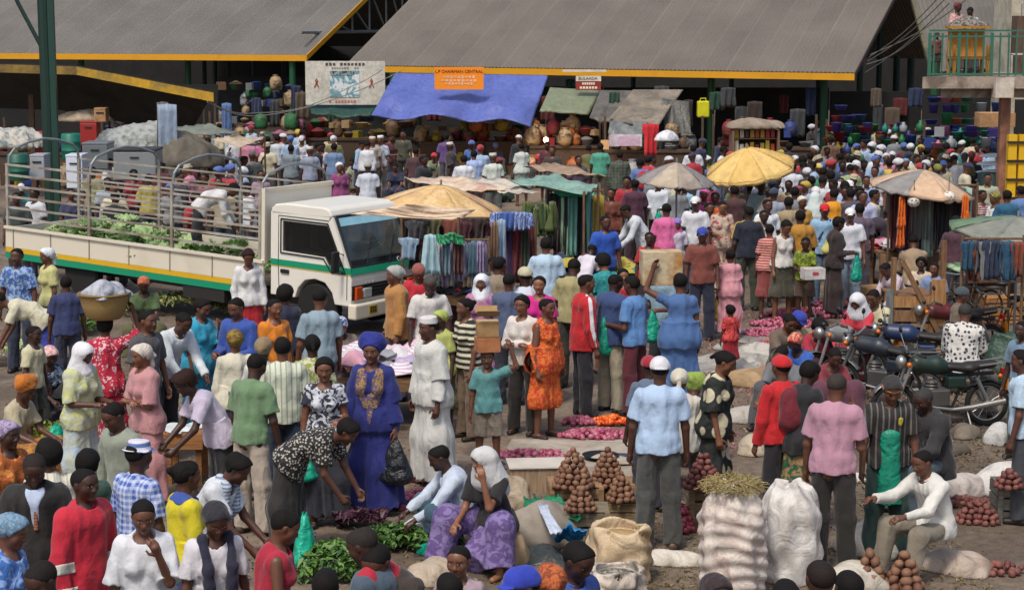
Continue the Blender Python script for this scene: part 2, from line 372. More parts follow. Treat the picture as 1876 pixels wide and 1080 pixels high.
def body_prims(K, sex, hs, fine):
    sh_, hi_, gi_ = SC[sex]; X = (1, 0, 0); q = headpt(K, hs); c = Cap; P = []
    def add(a, b, ra, rb, k=.02, **kw): o = c(a, b, ra, rb, **kw); o.k = k; P.append(o); return o
    d = K['d']; fw = K['fw']
    add(K['p0'] - .03 * K['d1'], K['p0'] + .06 * K['d1'], .105 * gi_, .1 * gi_, .05, q=1.42 * hi_ / gi_, side=X)
    add(K['p0'] + .06 * K['d1'], K['wst'], .1 * gi_, .088 * gi_, .05, q=1.35, side=X)
    add(K['wst'], K['wst'] + .2 * d, .09 * gi_, .11 * gi_ ** .6, .05, q=1.42 * sh_, side=X)
    for s in (1, -1): add(K['nb'] - .05 * d + np.array(X) * .02 * s, K['nb'] - .078 * d + np.array(X) * .125 * s * sh_, .06, .054, .05)
    if sex in 'FWB'[:2]:
        for s in (1, -1): add(K['wst'] + .14 * d + fw * .075 + np.array(X) * s * .065, K['wst'] + .12 * d + fw * .09 + np.array(X) * s * .068, .058 * gi_, .055 * gi_, .03)
        for s in (1, -1): add(K['p0'] - fw * .04 + np.array(X) * s * .07, K['p0'] - .03 * d - fw * .05 + np.array(X) * s * .075, .095 * gi_, .095 * gi_, .04)
    for s in (1, -1):
        J = K[s]
        add(J['shd'], J['el'], .052 * gi_, .038 * gi_, .03); add(J['el'], J['wr'], .039 * gi_, .027, .02)
        add(J['hip'], J['kn'], .088 * gi_, .056, .04); add(J['kn'] , J['an'], .056, .036, .02)
        add(J['an'] + _v((0, .03, -.038)), J['an'] + _v((0, -.13, -.045)), .034, .027, .02, q=1.15, side=X)
        fd = J['fd']; n = np.array((-s, 0.15, -.1)) if fd[2] < -.6 else np.array((-s * .25, .2, -1)) if abs(fd[2]) < .6 else np.array((-s * .5, .8, 0))
        n = nrm(n - fd * np.dot(n, fd)); w_ = nrm(np.cross(fd, n)); ref = np.array((0, -1, .4)) if abs(fd[2]) > .6 else np.array((-s, 0, 0.3))
        if np.dot(w_, ref) < 0: w_ = -w_
        wr = J['wr']; J['palm'] = wr + fd * .08 + n * .03; J['n'] = n
        add(wr + fd * .02, wr + fd * .075, .024, .030, .015, q=1.0)
        pl = c(wr + fd * .03, wr + fd * .085, .0165, .0165, q=2.3, side=w_); pl.k = .012; P.append(pl)
        if fine:
            cu = R(K['curl'])
            for i, (off, ln) in enumerate(((.030, .036), (.0105, .041), (-.0095, .038), (-.028, .029))):
                b0 = wr + fd * (.09 - abs(off) * .12) + w_ * off; c1 = cu * (.8 + .12 * i); d1 = fd * math.cos(c1) + n * math.sin(c1) + w_ * off * 1.5
                m = b0 + d1 * ln; d2 = fd * math.cos(c1 * 2.1) + n * math.sin(c1 * 2.1); e2 = m + d2 * ln * .85
                add(b0, m, .0098, .009, .004); add(m, e2, .009, .0078, .004)
            t0 = wr + fd * .03 + w_ * .026; t1 = t0 + nrm(fd * .6 + w_ * .75 + n * .3) * .042; t2 = t1 + nrm(fd + n * .35 + w_ * .1) * .034
            add(t0, t1, .0125, .0105, .008); add(t1, t2, .0105, .0085, .004)
        else:
            m = wr + fd * .12 + n * .012; pl = c(wr + fd * .085, m, .014, .012, q=2.4, side=w_); pl.k = .01; P.append(pl); e2 = wr + fd * .145 + n * .035
            pl = c(m, e2, .012, .01, q=2.2, side=w_); pl.k = .01; P.append(pl); add(wr + fd * .03 + w_ * .03, wr + fd * .08 + w_ * .045, .012, .01, .01)
    # neck and head
    H = hs
    add(K['nb'] - .03 * d, q(0, -.02, -.05), .056 * gi_ ** .5, .052 * H, .03)
    add(q(0, -.032, .022), q(0, .018, .03), .079 * H, .076 * H, .03)
    add(q(0, .0, -.02), q(0, .02, -.045), .066 * H, .056 * H, .03)
    add(q(0, .03, -.055), q(0, .052, -.085), .046 * H, .026 * H, .03)
    add(q(-.034, .05, -.03), q(.034, .05, -.03), .032 * H, .032 * H, .02)
    sub = []
    if fine:
        add(q(0, .082, .008), q(0, .100, -.024), .010 * H, .0135 * H, .012); add(q(-.014, .092, -.030), q(.014, .092, -.030), .009 * H, .009 * H, .008)
        add(q(-.036, .074, .026), q(.036, .074, .026), .013 * H, .013 * H, .012)
        add(q(-.019, .082, -.052), q(.019, .082, -.052), .0095 * H, .0095 * H, .006); add(q(-.015, .080, -.063), q(.015, .080, -.063), .0095 * H, .0095 * H, .006)
        add(q(0, .074, -.088), q(0, .076, -.09), .018 * H, .018 * H, .015)
        for s in (1, -1):
            add(q(s * .046, .052, -.012), q(s * .05, .045, -.02), .024 * H, .02 * H, .02)
            sb = c(q(s * .031, .093, .007), q(s * .035, .092, .007), .0125 * H, .0115 * H); sub.append(sb)
            add(q(s * .079, -.008, .006), q(s * .077, -.002, -.018), .014 * H, .010 * H, .006, q=.6, side=K['s'])
    else:
        add(q(0, .085, .002), q(0, .096, -.02), .010 * H, .014 * H, .012); add(q(-.018, .078, -.056), q(.018, .078, -.056), .012 * H, .012 * H, .01)
        for s in (1, -1): add(q(s * .08, -.004, .002), q(s * .08, -.004, -.012), .015 * H, .012 * H, .006)
    return P, sub
def fold(seed, amp, vert=0):
    rs = np.random.RandomState(seed); k = [rs.normal(size=3) for _ in range(4)]; k = [a / np.linalg.norm(a) * w_ for a, w_ in zip(k, (21, 34, 50, 13))]; ph = rs.uniform(0, 6, 4)
    def f(P):
        if vert:
            th = np.arctan2(P[:, 1], P[:, 0] + 1e-6); lowz = np.clip((1.0 - P[:, 2]) * 1.3, .15, 1)
            a = np.sin(th * vert + 1.5 * np.sin(P[:, 2] * 4 + ph[0]) + ph[1]) + .6 * np.sin(th * (vert * 2 - 1) + ph[2] + 2 * np.sin(P[:, 2] * 3))
            return (a * lowz * amp).astype(np.float32)
        g_ = np.sin(P @ k[3] + ph[3]) * 1.6
        r1 = 1 - 2 * np.abs(np.sin(P @ (k[1] * .8) + ph[2] + 1.3 * g_ + .8 * np.sin(P @ k[0])))
        return (amp * (np.sin(P @ k[0] + ph[0] + g_) * .7 + .4 * np.sin(P @ k[1] + ph[1] - g_) + .25 * np.sin(P @ k[2] + ph[2] + g_) - .45 * r1)).astype(np.float32)
    return f
def plane(pt, n_): pt = _v(pt); n_ = _v(nrm(n_)); return lambda P: (P - pt) @ n_
TOPS = dict(tee=(.72, 0, .0), long=(1, 1, .0), tank=(0, 0, 0), jacket=(1, 1, .014), loose=(.95, 0, .012), slim=(.5, 0, -.003), shawl=(1, .45, .02))
def top_prims(K, sex, kind, hem):
    sh_, hi_, gi_ = SC[sex]; sl, lng, ex = TOPS[kind]; X = (1, 0, 0); P = []; d = K['d']; fw = K['fw']; e = .02 + ex; Xa = np.array(X)
    def add(a, b, ra, rb, k=.03, **kw): o = Cap(a, b, ra, rb, **kw); o.k = k; P.append(o)
    add(K['p0'] + .06 * K['d1'], K['p0'] - hem * (K['d1'] if hem < .25 else _v((0, 0, 1))), .1 * gi_ + e * 1.3, .104 * gi_ + e * 1.7, .05, q=1.4 * hi_ / gi_ ** .3, side=X, flat=True)
    add(K['p0'] + .02 * K['d1'], K['wst'], .1 * gi_ + e, .092 * gi_ + e, .05, q=1.38, side=X)
    add(K['wst'], K['wst'] + .2 * d, .094 * gi_ + e, .108 * gi_ ** .6 + e, .05, q=1.42 * sh_, side=X)
    t = .085 if kind == 'tank' else .112
    for s in (1, -1): add(K['nb'] - .045 * d + Xa * .02 * s, K['nb'] - .078 * d + Xa * (t + .012) * s * sh_, .06 + e * .6, .056 + e * .6, .04)
    if sex in 'FW':
        for s in (1, -1): add(K['wst'] + .14 * d + fw * .075 + Xa * s * .065, K['wst'] + .12 * d + fw * .09 + Xa * s * .068, .06 * gi_ + e * .6, .057 * gi_ + e * .6, .04)
        for s in (1, -1): add(K['p0'] - fw * .04 + Xa * s * .07, K['p0'] - .01 * d - fw * .05 + Xa * s * .075, .097 * gi_ + e * .5, .097 * gi_ + e * .5, .04)
    for s in (1, -1):
        J = K[s]
        if lng:
            add(J['shd'], J['el'], .056 * gi_ + e * .8, .045 * gi_ + e * .7, .03)
            w_ = J['el'] + (J['wr'] - J['el']) * (lng if lng < 1 else .97)
            add(J['el'], w_, .045 * gi_ + e * .7, .034 + e * .6, .02, flat=True)
        elif sl: add(J['shd'], J['shd'] + (J['el'] - J['shd']) * sl, .056 * gi_ + e * .8, .052 * gi_ + e * 1.15, .03, flat=True)
    return P
_tf = {}
def top_mesh(key, K, sex, kt, kb, hm, disp, h, hs, one=False):
    op = 0
    if key in _mc: return _mc[key]
    Pt = top_prims(K, sex, kt, .0 if one else hm); n0 = 6 if sex not in 'FW' else 10; n0 = len(Pt) - 2 * sum((bool(TOPS[kt][1]) * 2, bool(TOPS[kt][0] and not TOPS[kt][1]))) 
    tor, arm = Pt[:n0], Pt[n0:]
    if one: tor[0].ra -= .05; tor[0].rb -= .06
    ex = .012 + TOPS[kt][2]
    bp = body_prims(K, sex, hs, False)[0]
    nb = [p for p in bp[:5 + (4 if sex in 'FW' else 0)]]
    for i_, p in enumerate(nb): p.ra += ex - (.03 if one and i_ == 0 else 0); p.rb += ex - (.03 if one and i_ == 0 else 0)
    allt = tor + nb; lo = np.min([p.lo for p in allt + arm], 0) - .02; hi = np.max([p.hi for p in allt + arm], 0) + .02
    ft = union(allt, .03)[0]; fa = union(arm, .03)[0] if arm else None
    fb = None
    if kb in ('tr', 'sh', 'cap3'): fb = union(trouser_prims(K, sex, dict(tr=1.0, sh=-.12, cap3=.5)[kb], .022), .03)[0]
    elif kb != 'none': fb = union(skirt_prims(K, sex, *dict(sk=(.15, .0), sks=(-.1, 0), skl=(.85, .02), wr=(.93, .035), rb=(.93, .07))[kb]), .06)[0]
    dn = K['d1'] if hm < .25 else _v((0, 0, 1)); hp = plane(K['p0'] - hm * dn, -np.array(dn, float))
    neck = Cap(K['nb'] - .02 * K['d'] + K['fw'] * (.035 if sex in 'FWC' else .02), K['nb'] + .2 * K['d'] + K['fw'] * .09, .072 if sex in 'FWC' else .062, .12)
    p0f = _v(K['p0'] - .02 * K['d1']); fv = fold(9, .011, 8); hp2 = plane(K['p0'] - .08 * K['d1'], -np.array(K['d1'], float))
    def f(P):
        D = ft(P)
        if fb is not None: D = np.minimum(D, np.maximum(fb(P) - .016, np.sqrt(((P - p0f) ** 2).sum(1)) - (.235 if key[6] in ('sit', 'sitf', 'sitchin', 'low', 'squat', 'ride') else .36)))
        if one:
            D = np.maximum(D, hp2(P)); d2 = fb(P) + fv(P) - .004; w_ = np.clip(.5 + .5 * (D - d2) / .11, 0, 1); D = D * (1 - w_) + d2 * w_ - .11 * w_ * (1 - w_)
        else: D = np.maximum(D, hp(P))
        if fa is not None:
            d = fa(P); kk = .03; w_ = np.clip(.5 + .5 * (D - d) / kk, 0, 1); D = D * (1 - w_) + d * w_ - kk * w_ * (1 - w_)
        return np.maximum(D + disp(P), -neck(P))
    if one:
        fb_, l2, h2 = union(skirt_prims(K, sex, *dict(sk=(.15, .0), sks=(-.1, 0), skl=(.85, .02), wr=(.93, .035), rb=(.93, .07))[kb]), .06); lo = np.minimum(lo, l2); hi = np.maximum(hi, h2)
    _tf[key] = (f, lo, hi)
    return _mesh(key, (f, lo, hi), h, 'shirt')
def skirt_prims(K, sex, hem, ex):
    sh_, hi_, gi_ = SC[sex]; P = []
    def add(a, b, ra, rb, k=.1, **kw): o = Cap(a, b, ra, rb, **kw); o.k = k; P.append(o)
    add(K['wst'] - .02 * K['d1'], K['p0'], .095 * gi_ + .018, .11 * gi_ + .02, .03, q=1.4 * hi_ / gi_ ** .3, side=(1, 0, 0), flat0=True)
    mk = np.zeros(3); 
    for s in (1, -1):
        J = K[s]; up = J['an'] - J['kn']; L1 = hem
        add(J['hip'], J['kn'], .1 * gi_ + .012, .085 * gi_ + .02 + ex * .5, .1)
        if L1 > 0: add(J['kn'], J['kn'] + up * L1, .085 * gi_ + .02 + ex * .5, .085 + .02 + ex, .1, flat=True)
        mk += (J['kn'] + up * max(L1, 0)) / 2
    add(K['p0'], mk, .11 * gi_, .11 + ex, .08, flat=True)
    return P
def trouser_prims(K, sex, hem, ex):
    sh_, hi_, gi_ = SC[sex]; P = []
    def add(a, b, ra, rb, k=.03, **kw): o = Cap(a, b, ra, rb, **kw); o.k = k; P.append(o)
    add(K['p0'] + .10 * K['d1'], K['p0'] - .02 * K['d1'], .1 * gi_ + .012, .105 * gi_ + .014, .03, q=1.4 * hi_ / gi_ ** .5, side=(1, 0, 0), flat0=True)
    for s in (1, -1):
        J = K[s]; fl = hem <= 0; kk = J['kn'] if not fl else J['hip'] + (J['kn'] - J['hip']) * (1 + hem)
        add(J['hip'], kk, .097 * gi_, .068 + ex + (.02 if fl else 0), .03, flat=fl)
        if not fl: add(J['kn'], J['kn'] + (J['an'] - J['kn']) * hem + (_v((0, 0, -.02)) if hem > .9 else 0), .068 + ex, .055 + ex * 1.3, .03, flat=True)
    return P
def hair_field(K, hs, kind, seed):
    q = headpt(K, hs); f, u, s = K['f'], K['u'], K['s']; P = []; sub = []; H = hs; cuts = []
    def add(a, b, ra, rb, k=.02, **kw): o = Cap(a, b, ra * H, rb * H, **kw); o.k = k * H; P.append(o)
    inf = dict(shaved=.002, short=.007, crop=.018, afro=.034, bun=.010, braids=.014, pony=.010).get(kind)
    disp = None; name = 'hair'
    if inf is not None:
        add(q(0, -.034, .024), q(0, .015, .032), .079 + inf, .076 + inf, .03)
        hl = q(0, .054 - (.0 if kind != 'afro' else -.01), .060); cuts.append(plane(hl, f * .8 - u * .6))
        if kind != 'braids': cuts.append(plane(q(0, 0, -.045 if kind != 'afro' else -.06), -u - f * -.25))
        if kind != 'braids':
            for t in (1, -1): sub.append(Cap(q(t * .088, .006, -.002), q(t * .085, .012, -.03), .026 * H, .024 * H))
        if kind == 'bun': add(q(0, -.12, .04), q(0, -.135, .045), .035, .03, .02)
        if kind == 'pony': add(q(0, -.11, .03), q(0, -.15, -.03), .03, .022, .02)
        if kind == 'braids':
            add(q(0, -.06, 0), q(0, -.085, -.12), .075, .05, .03, q=1.25, side=s)
            for t in (1, -1): add(q(t * .07, -.02, 0), q(t * .075, -.02, -.12), .026, .022, .02)
        a = dict(shaved=.0, afro=.006, short=.0035, crop=.005).get(kind, .003)
        disp = fold(seed, a) if a else None
        if kind in ('braids', 'bun'): disp = lambda X, s=_v(s), b=_v(q(0, 0, 0)): (.003 * np.sin(((X - b) @ s) * 300)).astype(np.float32)
    else:
        nm = kind
        name = dict(kufi='skullcap', cap='cap', capb='cap', bucket='sun_hat', beanie='knitted_cap', helmet='hat').get(kind, 'headscarf')
        if kind in ('cap', 'capb', 'beanie'):
            add(q(0, -.032, .03), q(0, .018, .038), .092, .088, .02); cuts.append(plane(q(0, 0, .02 if kind != 'beanie' else .012), -u + f * .08))
            if kind != 'beanie':
                g = 1 if kind == 'cap' else -1; o = Cap(q(0, g * .085, .03), q(0, g * .135, .022), .008 * H, .006 * H, q=9, side=s); o.k = .01; o2 = o
                cap_c = cuts[:]; cuts.clear(); base = union(P, .02 * H, cap_c)[0]
                def fn(X, base=base, o=o): return np.minimum(base(X), o(X))
                lo = np.minimum(P[0].lo, o.lo) - .02; hi = np.maximum(P[0].hi, o.hi) + .02
                return (fn, lo, hi), name
        elif kind == 'kufi': add(q(0, -.008, .035), q(0, -.008, .118), .094, .086, .01, flat=True); cuts.append(plane(q(0, 0, .05), -u + f * .1))
        elif kind == 'bucket':
            add(q(0, -.005, .04), q(0, -.005, .118), .094, .078, .01, flat=True); add(q(0, -.005, .044), q(0, -.005, .05), .135, .12, .01, flat=True, flat0=True)
            cuts.append(plane(q(0, 0, .03), -u))
        elif kind == 'helmet': add(q(0, -.01, .03), q(0, .01, .04), .11, .105, .02); cuts.append(plane(q(0, 0, .012), -u))
        elif kind in ('wrap', 'wrapk', 'gele', 'hijab', 'veil', 'shawlh'):
            add(q(0, -.036, .03), q(0, .018, .038), .094, .089, .03); cuts.append(None)
            if kind == 'gele':
                add(q(-.05, -.03, .10), q(.05, -.02, .10), .085, .08, .03); add(q(-.09, -.03, .06), q(.09, -.03, .06), .05, .05, .03); add(q(0, -.1, .04), q(.02, -.13, .06), .055, .05, .02)
            if kind == 'wrap': add(q(0, -.1, .03), q(.02, -.12, .0), .045, .035, .03)
            if kind == 'wrapk': add(q(0, -.11, .0), q(.03, -.13, -.03), .03, .025, .02); add(q(.0, -.115, -.02), q(.01, -.10, -.13), .02, .03, .02)
            cuts.clear(); cuts.append(plane(q(0, .06, .045), f * .8 - u * .6))
            if kind in ('wrap', 'wrapk', 'gele'):
                cut0 = cuts[:]; pl2 = plane(q(0, 0, -.03), -u - f * -.55)
                if kind != 'wrapk': cuts.append(pl2)
            if kind in ('hijab', 'veil', 'shawlh'):
                cuts.clear(); face = Cap(q(0, .1, .0), q(0, .14, -.02), .058 * H, .08 * H, q=1.0)
                add(q(0, -.02, 0), K['nb'] - K['d'] * .05 - K['fw'] * .02, .085, .12 if kind != 'veil' else .15, .04, q=1.25, side=(1, 0, 0))
                if kind == 'veil': add(q(0, -.06, 0), K['wst'] + K['d'] * .12 - K['fw'] * .08, .08, .12, .04, q=1.3, side=(1, 0, 0))
                add(q(0, .0, -.08), K['nb'] + K['fw'] * .06 - K['d'] * .04, .065, .075, .03, q=1.2, side=(1, 0, 0)); sub.append(face)
        ru, rf, rb = _v(u), _v(f), _v(q(0, 0, 0))
        if name == 'headscarf' and kind not in ('hijab', 'veil'): disp = lambda X: (.0022 * H * np.sin(((X - rb) @ ru) * 190 + ((X - rb) @ rf) * 110 + 2 * np.sin(((X - rb) @ _v(s)) * 25))).astype(np.float32)
    return union(P, .02 * H, [c_ for c_ in cuts if c_ is not None], disp, sub), name
_mc = {}
def _mesh(key, field, h, name):
    if key in _mc: return _mc[key]
    V, F = nets(*field, h); me = npmesh(name, V, F, None); me.materials.append(None); _mc[key] = me; return me
def paint_face(me, K, hs, fine):
    n = len(me.vertices); V = np.empty(n * 3, np.float32); me.vertices.foreach_get('co', V); V = V.reshape(-1, 3)
    col = np.zeros((n, 4), np.float32); q = headpt(K, hs); f, u, s = K['f'], K['u'], K['s']
    if fine:
        for t in (1, -1):
            e = q(t * .032, .083, .008); dv = V - e; a = dv @ s / (.0165 * hs); b = dv @ u / (.0085 * hs); c_ = np.abs(dv @ f)
            m = (a * a + b * b < 1) & (c_ < .03); col[m] = (.42, .38, .33, 1); m2 = (a * a * 5 + b * b * .8 < 1.1) & (c_ < .03); col[m2] = (.01, .006, .004, 1)
            e = q(t * .034, .083, .028); dv = V - e; m = (np.abs(dv @ s) < .02 * hs) & (np.abs(dv @ u) < .0045 * hs) & (np.abs(dv @ f) < .03); col[m] = (.012, .008, .006, .8)
        e = q(0, .09, -.057); dv = V - e; a = dv @ s / (.026 * hs); b = dv @ u / (.012 * hs); m = (a * a + b * b < 1) & (np.abs(dv @ f) < .03); col[m] = (.13, .04, .03, .55)
        e = q(0, .09, -.0575); dv = V - e; m = (np.abs(dv @ s) < .024 * hs) & (np.abs(dv @ u) < .0022 * hs) & (np.abs(dv @ f) < .03); col[m] = (.02, .008, .006, .9)
        for t in (1, -1):
            e = K[t]['palm']; dv = V - e; m = ((dv * dv).sum(1) < .06 ** 2) & (dv @ _v(K[t]['n']) > -.008); col[m] = (.20, .10, .065, .5)
    at = me.attributes.new('paint', 'FLOAT_COLOR', 'POINT'); at.data.foreach_set('color', col.ravel())
SKIN = dict(a='5a392b', b='6b4534', c='452c22', d='7a4f3a', e='8c5f45')
GROUP = {}
persons = []; root_top = {}
def person(x, yt, sex, face, pose, top, bot, head, label, s=1.0, sk=None, shoe='2a221e', hs=None, hem=None, pt=None, z0=0.0, group=None, h=None, seed=0, cat='person', lodh=None):
    """x,yt: where the top of the head is seen; the depth follows from the head's height above the ground"""
    hs = hs or (1.16 if sex == 'C' else 1.02)
    if sex == 'F' and s == 1.0: s = .955
    K = skel(pose, sex); hair = head.split(); hk = hair[0]
    topz = (K['HC'] + K['u'] * .108 * hs)[2] + dict(afro=.03, gele=.075, kufi=.015, bucket=.015, cap=.012, wrap=.018, crop=.012).get(hk, .005)
    if pt is None:
        g = G(x, yt, topz * s + z0); rz = R(face)
        off = Matrix.Rotation(rz, 3, 'Z') @ Vector((K['HC'][0], K['HC'][1], 0)) * s; loc = Vector((g.x - off.x, g.y - off.y, z0))
    else: loc = Vector(pt); rz = R(face)
    dist = loc.y; pxm = FPX / dist * 1024 / 1876
    if lodh is None:
        h = .0095 if pxm > 92 else .012 if pxm > 72 else .016 if pxm > 55 else .022 if pxm > 40 else .028
        if s < .8 and h > .0095: h = h * .85
    else: h = lodh
    fine = h < .014; hd_h = h
    t = top.split(); b = bot.split(); kt = t[0]; kb = b[0]
    root = thing('person', label, cat, loc, rz, group, s)
    pk = (pose, sex, hs, round(h, 4))
    def put(nm, me, m):
        o = bpy.data.objects.new(nm, me); C.objects.link(o); o.parent = root
        o.material_slots[0].link = 'OBJECT'; o.material_slots[0].material = m; return o
    sk = sk or 'abc'[int(x * 7 + yt * 3) % 3]
    if ('body',) + pk not in _mc:
        P, sub = body_prims(K, sex, hs, fine); me = _mesh(('body',) + pk, union(P, .02, (), None, sub), h, 'body'); paint_face(me, K, hs, fine)
    put('body', _mc[('body',) + pk], mat('skin', SKIN[sk]))
    def M_(a, dft):
        k_ = a[1] if len(a) > 2 or (len(a) > 1 and a[1] in ('floral', 'leafy', 'dots', 'hstripe', 'vstripe', 'plaid')) else 'cloth'
        cs = a[2:] if k_ != 'cloth' or (len(a) > 1 and a[1] == 'cloth') else a[1:]
        return mat(k_, cs[0], *(cs[1:2] or ['fff']), sc=float(cs[2]) if len(cs) > 2 else 1.0)
    sd = seed % 3
    one = ' '.join(t[1:]) == ' '.join(b[1:]) and kb in ('sk', 'skl', 'wr', 'rb') and pose not in ('sit', 'low', 'sitchin', 'squat')
    if kb != 'none' and not one:
        if kb in ('tr', 'sh', 'cap3'):
            me = _mesh(('tr', kb, sd) + pk, union(trouser_prims(K, sex, dict(tr=1.0, sh=-.12, cap3=.5)[kb], .022), .03, (), fold(3 + sd, .009)), h, 'trousers')
            put(dict(tr='trousers', sh='shorts', cap3='trousers')[kb], me, M_(b, 0))
        else:
            hm, ex = dict(sk=(.15, .0), sks=(-.1, 0), skl=(.85, .02), wr=(.93, .035), rb=(.93, .07))[kb]
            me = _mesh(('sk', kb, sd) + pk, union(skirt_prims(K, sex, hm, ex), .06, (), fold(3 + sd, .013, 7)), h, 'skirt'); put('skirt' if not kt.endswith('+') else 'gown', me, M_(b, 0))
    long_ = kt.endswith('+'); kt = kt.rstrip('+')
    if kt != 'none':
        hm = hem if hem is not None else dict(tee=.07, long=.07, tank=.02, jacket=.14, loose=.12, slim=.0, shawl=.1)[kt]
        if kb in ('none',): hm = .1
        me = top_mesh(('top', kt, hm, kb, sd, one) + pk, K, sex, kt, kb, hm, fold(11 + sd, .0085), h, hs, one)
        root_top[root.name] = ('top', kt, hm, kb, sd, one) + pk
        o = put(dict(jacket='jacket', tank='vest_top', shawl='shawl').get(kt, 'gown' if one else 'shirt' if sex not in 'FW' else 'blouse'), me, M_(t, 0))
        if kt in ('tee', 'long', 'jacket') and sex in 'MB' and fine:
            me = _mbcollar(K, pk); put('collar', me, M_(t, 0))
    if kb in ('tr', 'cap3', 'sk', 'sh', 'sks', 'skl') and shoe != 'bare' and h < .02:
        for q_ in (1, -1):
            Ps = []; an = K[q_]['an']; o = Cap(an + _v((0, .035, -.04)), an + _v((0, -.135, -.046)), .044, .036, q=1.1, side=(1, 0, 0)); o.k = .02; Ps.append(o)
            if sex in 'MB': o = Cap(an + _v((0, .02, -.035)), an + _v((0, .0, .02)), .045, .044, flat=True); o.k = .02; Ps.append(o)
            me = _mesh(('shoe', q_) + pk, union(Ps, .02, (plane((0, 0, an[2] + (-.02 if sex not in 'MB' else .025)), (0, 0, 1)), plane((0, 0, an[2] - .078), (0, 0, -1)))), h, 'shoe')
            put('shoe', me, mat('plain', shoe, rough=.5))
    if hk != 'none':
        field, nm = hair_field(K, hs, hk, 5 + sd); me = _mesh(('hair', hk, sd) + pk, field, min(h, .016), nm)
        if nm == 'hair': m = mat('hair', hair[1] if len(hair) > 1 else '120e0c')
        elif len(hair) > 2: m = mat(hair[1], hair[2], hair[3] if len(hair) > 3 else 'fff', sc=1.6)
        else: m = mat('cloth', hair[1])
        put(nm, me, m)
        if nm in ('cap', 'skullcap', 'knitted_cap', 'sun_hat', 'hat') and fine:
            field, nm = hair_field(K, hs, 'shaved', 5 + sd); put('hair', _mesh(('hair', 'shaved', sd) + pk, field, min(h, .016), 'hair'), mat('hair', '120e0c'))
    persons.append((root, K, s)); root['k'] = 0; del root['k']
    return root, K, s
def _mbcollar(K, pk):
    key = ('collar',) + pk
    if key in _mc: return _mc[key]
    Ps = []; c0 = K['nb'] + K['d'] * .012 + K['fw'] * .0; n = 10; X = np.array((1., 0, 0)); F_ = K['fw']; pts = []
    for i in range(n + 1):
        a = 2 * math.pi * (i / n * .86 + .07) ; pts.append(c0 + X * math.sin(a) * .068 + F_ * (math.cos(a) * .062) - K['d'] * (.022 * max(0, math.cos(a))))
    for i in range(n): Ps.append(Cap(pts[i], pts[i + 1], .013, .013))
    return _mesh(key, union(Ps, .01), pk[3], 'collar')
def wpt(P3, root, s):      # a point of the figure, in the world
    return root.matrix_basis @ Vector([float(a) for a in P3])
# ---------------------------------------------------------------- ground
def nodemat(name, build):
    m = bpy.data.materials.new(name); m.use_nodes = True; t = m.node_tree; build(t.nodes, t.links, t.nodes['Principled BSDF']); return m
def _ground(N, L, b):
    tc = N.new('ShaderNodeTexCoord'); co = tc.outputs['Object']
    def nz(s, d, di=0):
        n = N.new('ShaderNodeTexNoise'); n.inputs['Scale'].default_value = s; n.inputs['Detail'].default_value = d; n.inputs['Distortion'].default_value = di; L.new(co, n.inputs['Vector']); return n.outputs[0]
    def rp(s, a, c, ca, cc):
        r = N.new('ShaderNodeValToRGB'); e = r.color_ramp.elements; e[0].position = a; e[1].position = c; e[0].color = ca; e[1].color = cc; L.new(s, r.inputs[0]); return r.outputs[0]
    def mx(f, a, c, mode='MIX'):
        x = N.new('ShaderNodeMix'); x.data_type = 'RGBA'; x.blend_type = mode
        for i, s in ((0, f), (6, a), (7, c)):
            if hasattr(s, 'type'): L.new(s, x.inputs[i])
            else: x.inputs[i].default_value = s
        return x.outputs[2]
    big = rp(nz(.35, 6, .6), .4, .62, (.12, .088, .062, 1), (.215, .166, .124, 1))
    fine = rp(nz(9, 8), .3, .75, (.6, .58, .55, 1), (1.15, 1.13, 1.1, 1))
    wet = rp(nz(1.1, 5, 1.5), .56, .68, (0, 0, 0, 1), (1, 1, 1, 1))
    x = mx(1.0, big, fine, 'MULTIPLY'); x = mx(wet, x, (.085, .066, .05, 1))
    v = N.new('ShaderNodeTexVoronoi'); v.inputs['Scale'].default_value = 26; L.new(co, v.inputs['Vector'])
    x = mx(rp(v.outputs[0], .10, .13, (1, 1, 1, 1), (0, 0, 0, 1)), x, (.30, .25, .2, 1))
    L.new(x, b.inputs[0]); b.inputs['Roughness'].default_value = .9
    u = N.new('ShaderNodeBump'); u.inputs['Strength'].default_value = .8; u.inputs['Distance'].default_value = .03; L.new(nz(14, 8), u.inputs['Height']); L.new(u.outputs[0], b.inputs['Normal'])
gm = MB(); n = 60
gm.v = [(-260 + 520 * i / n, -40 + 560 * j / n, 0) for j in range(n + 1) for i in range(n + 1)]
gm.f = [(j * (n + 1) + i, j * (n + 1) + i + 1, (j + 1) * (n + 1) + i + 1, (j + 1) * (n + 1) + i) for j in range(n) for i in range(n)]
tag(gm.obj('ground', nodemat('trodden_ground', _ground)), None, None, kind='structure')
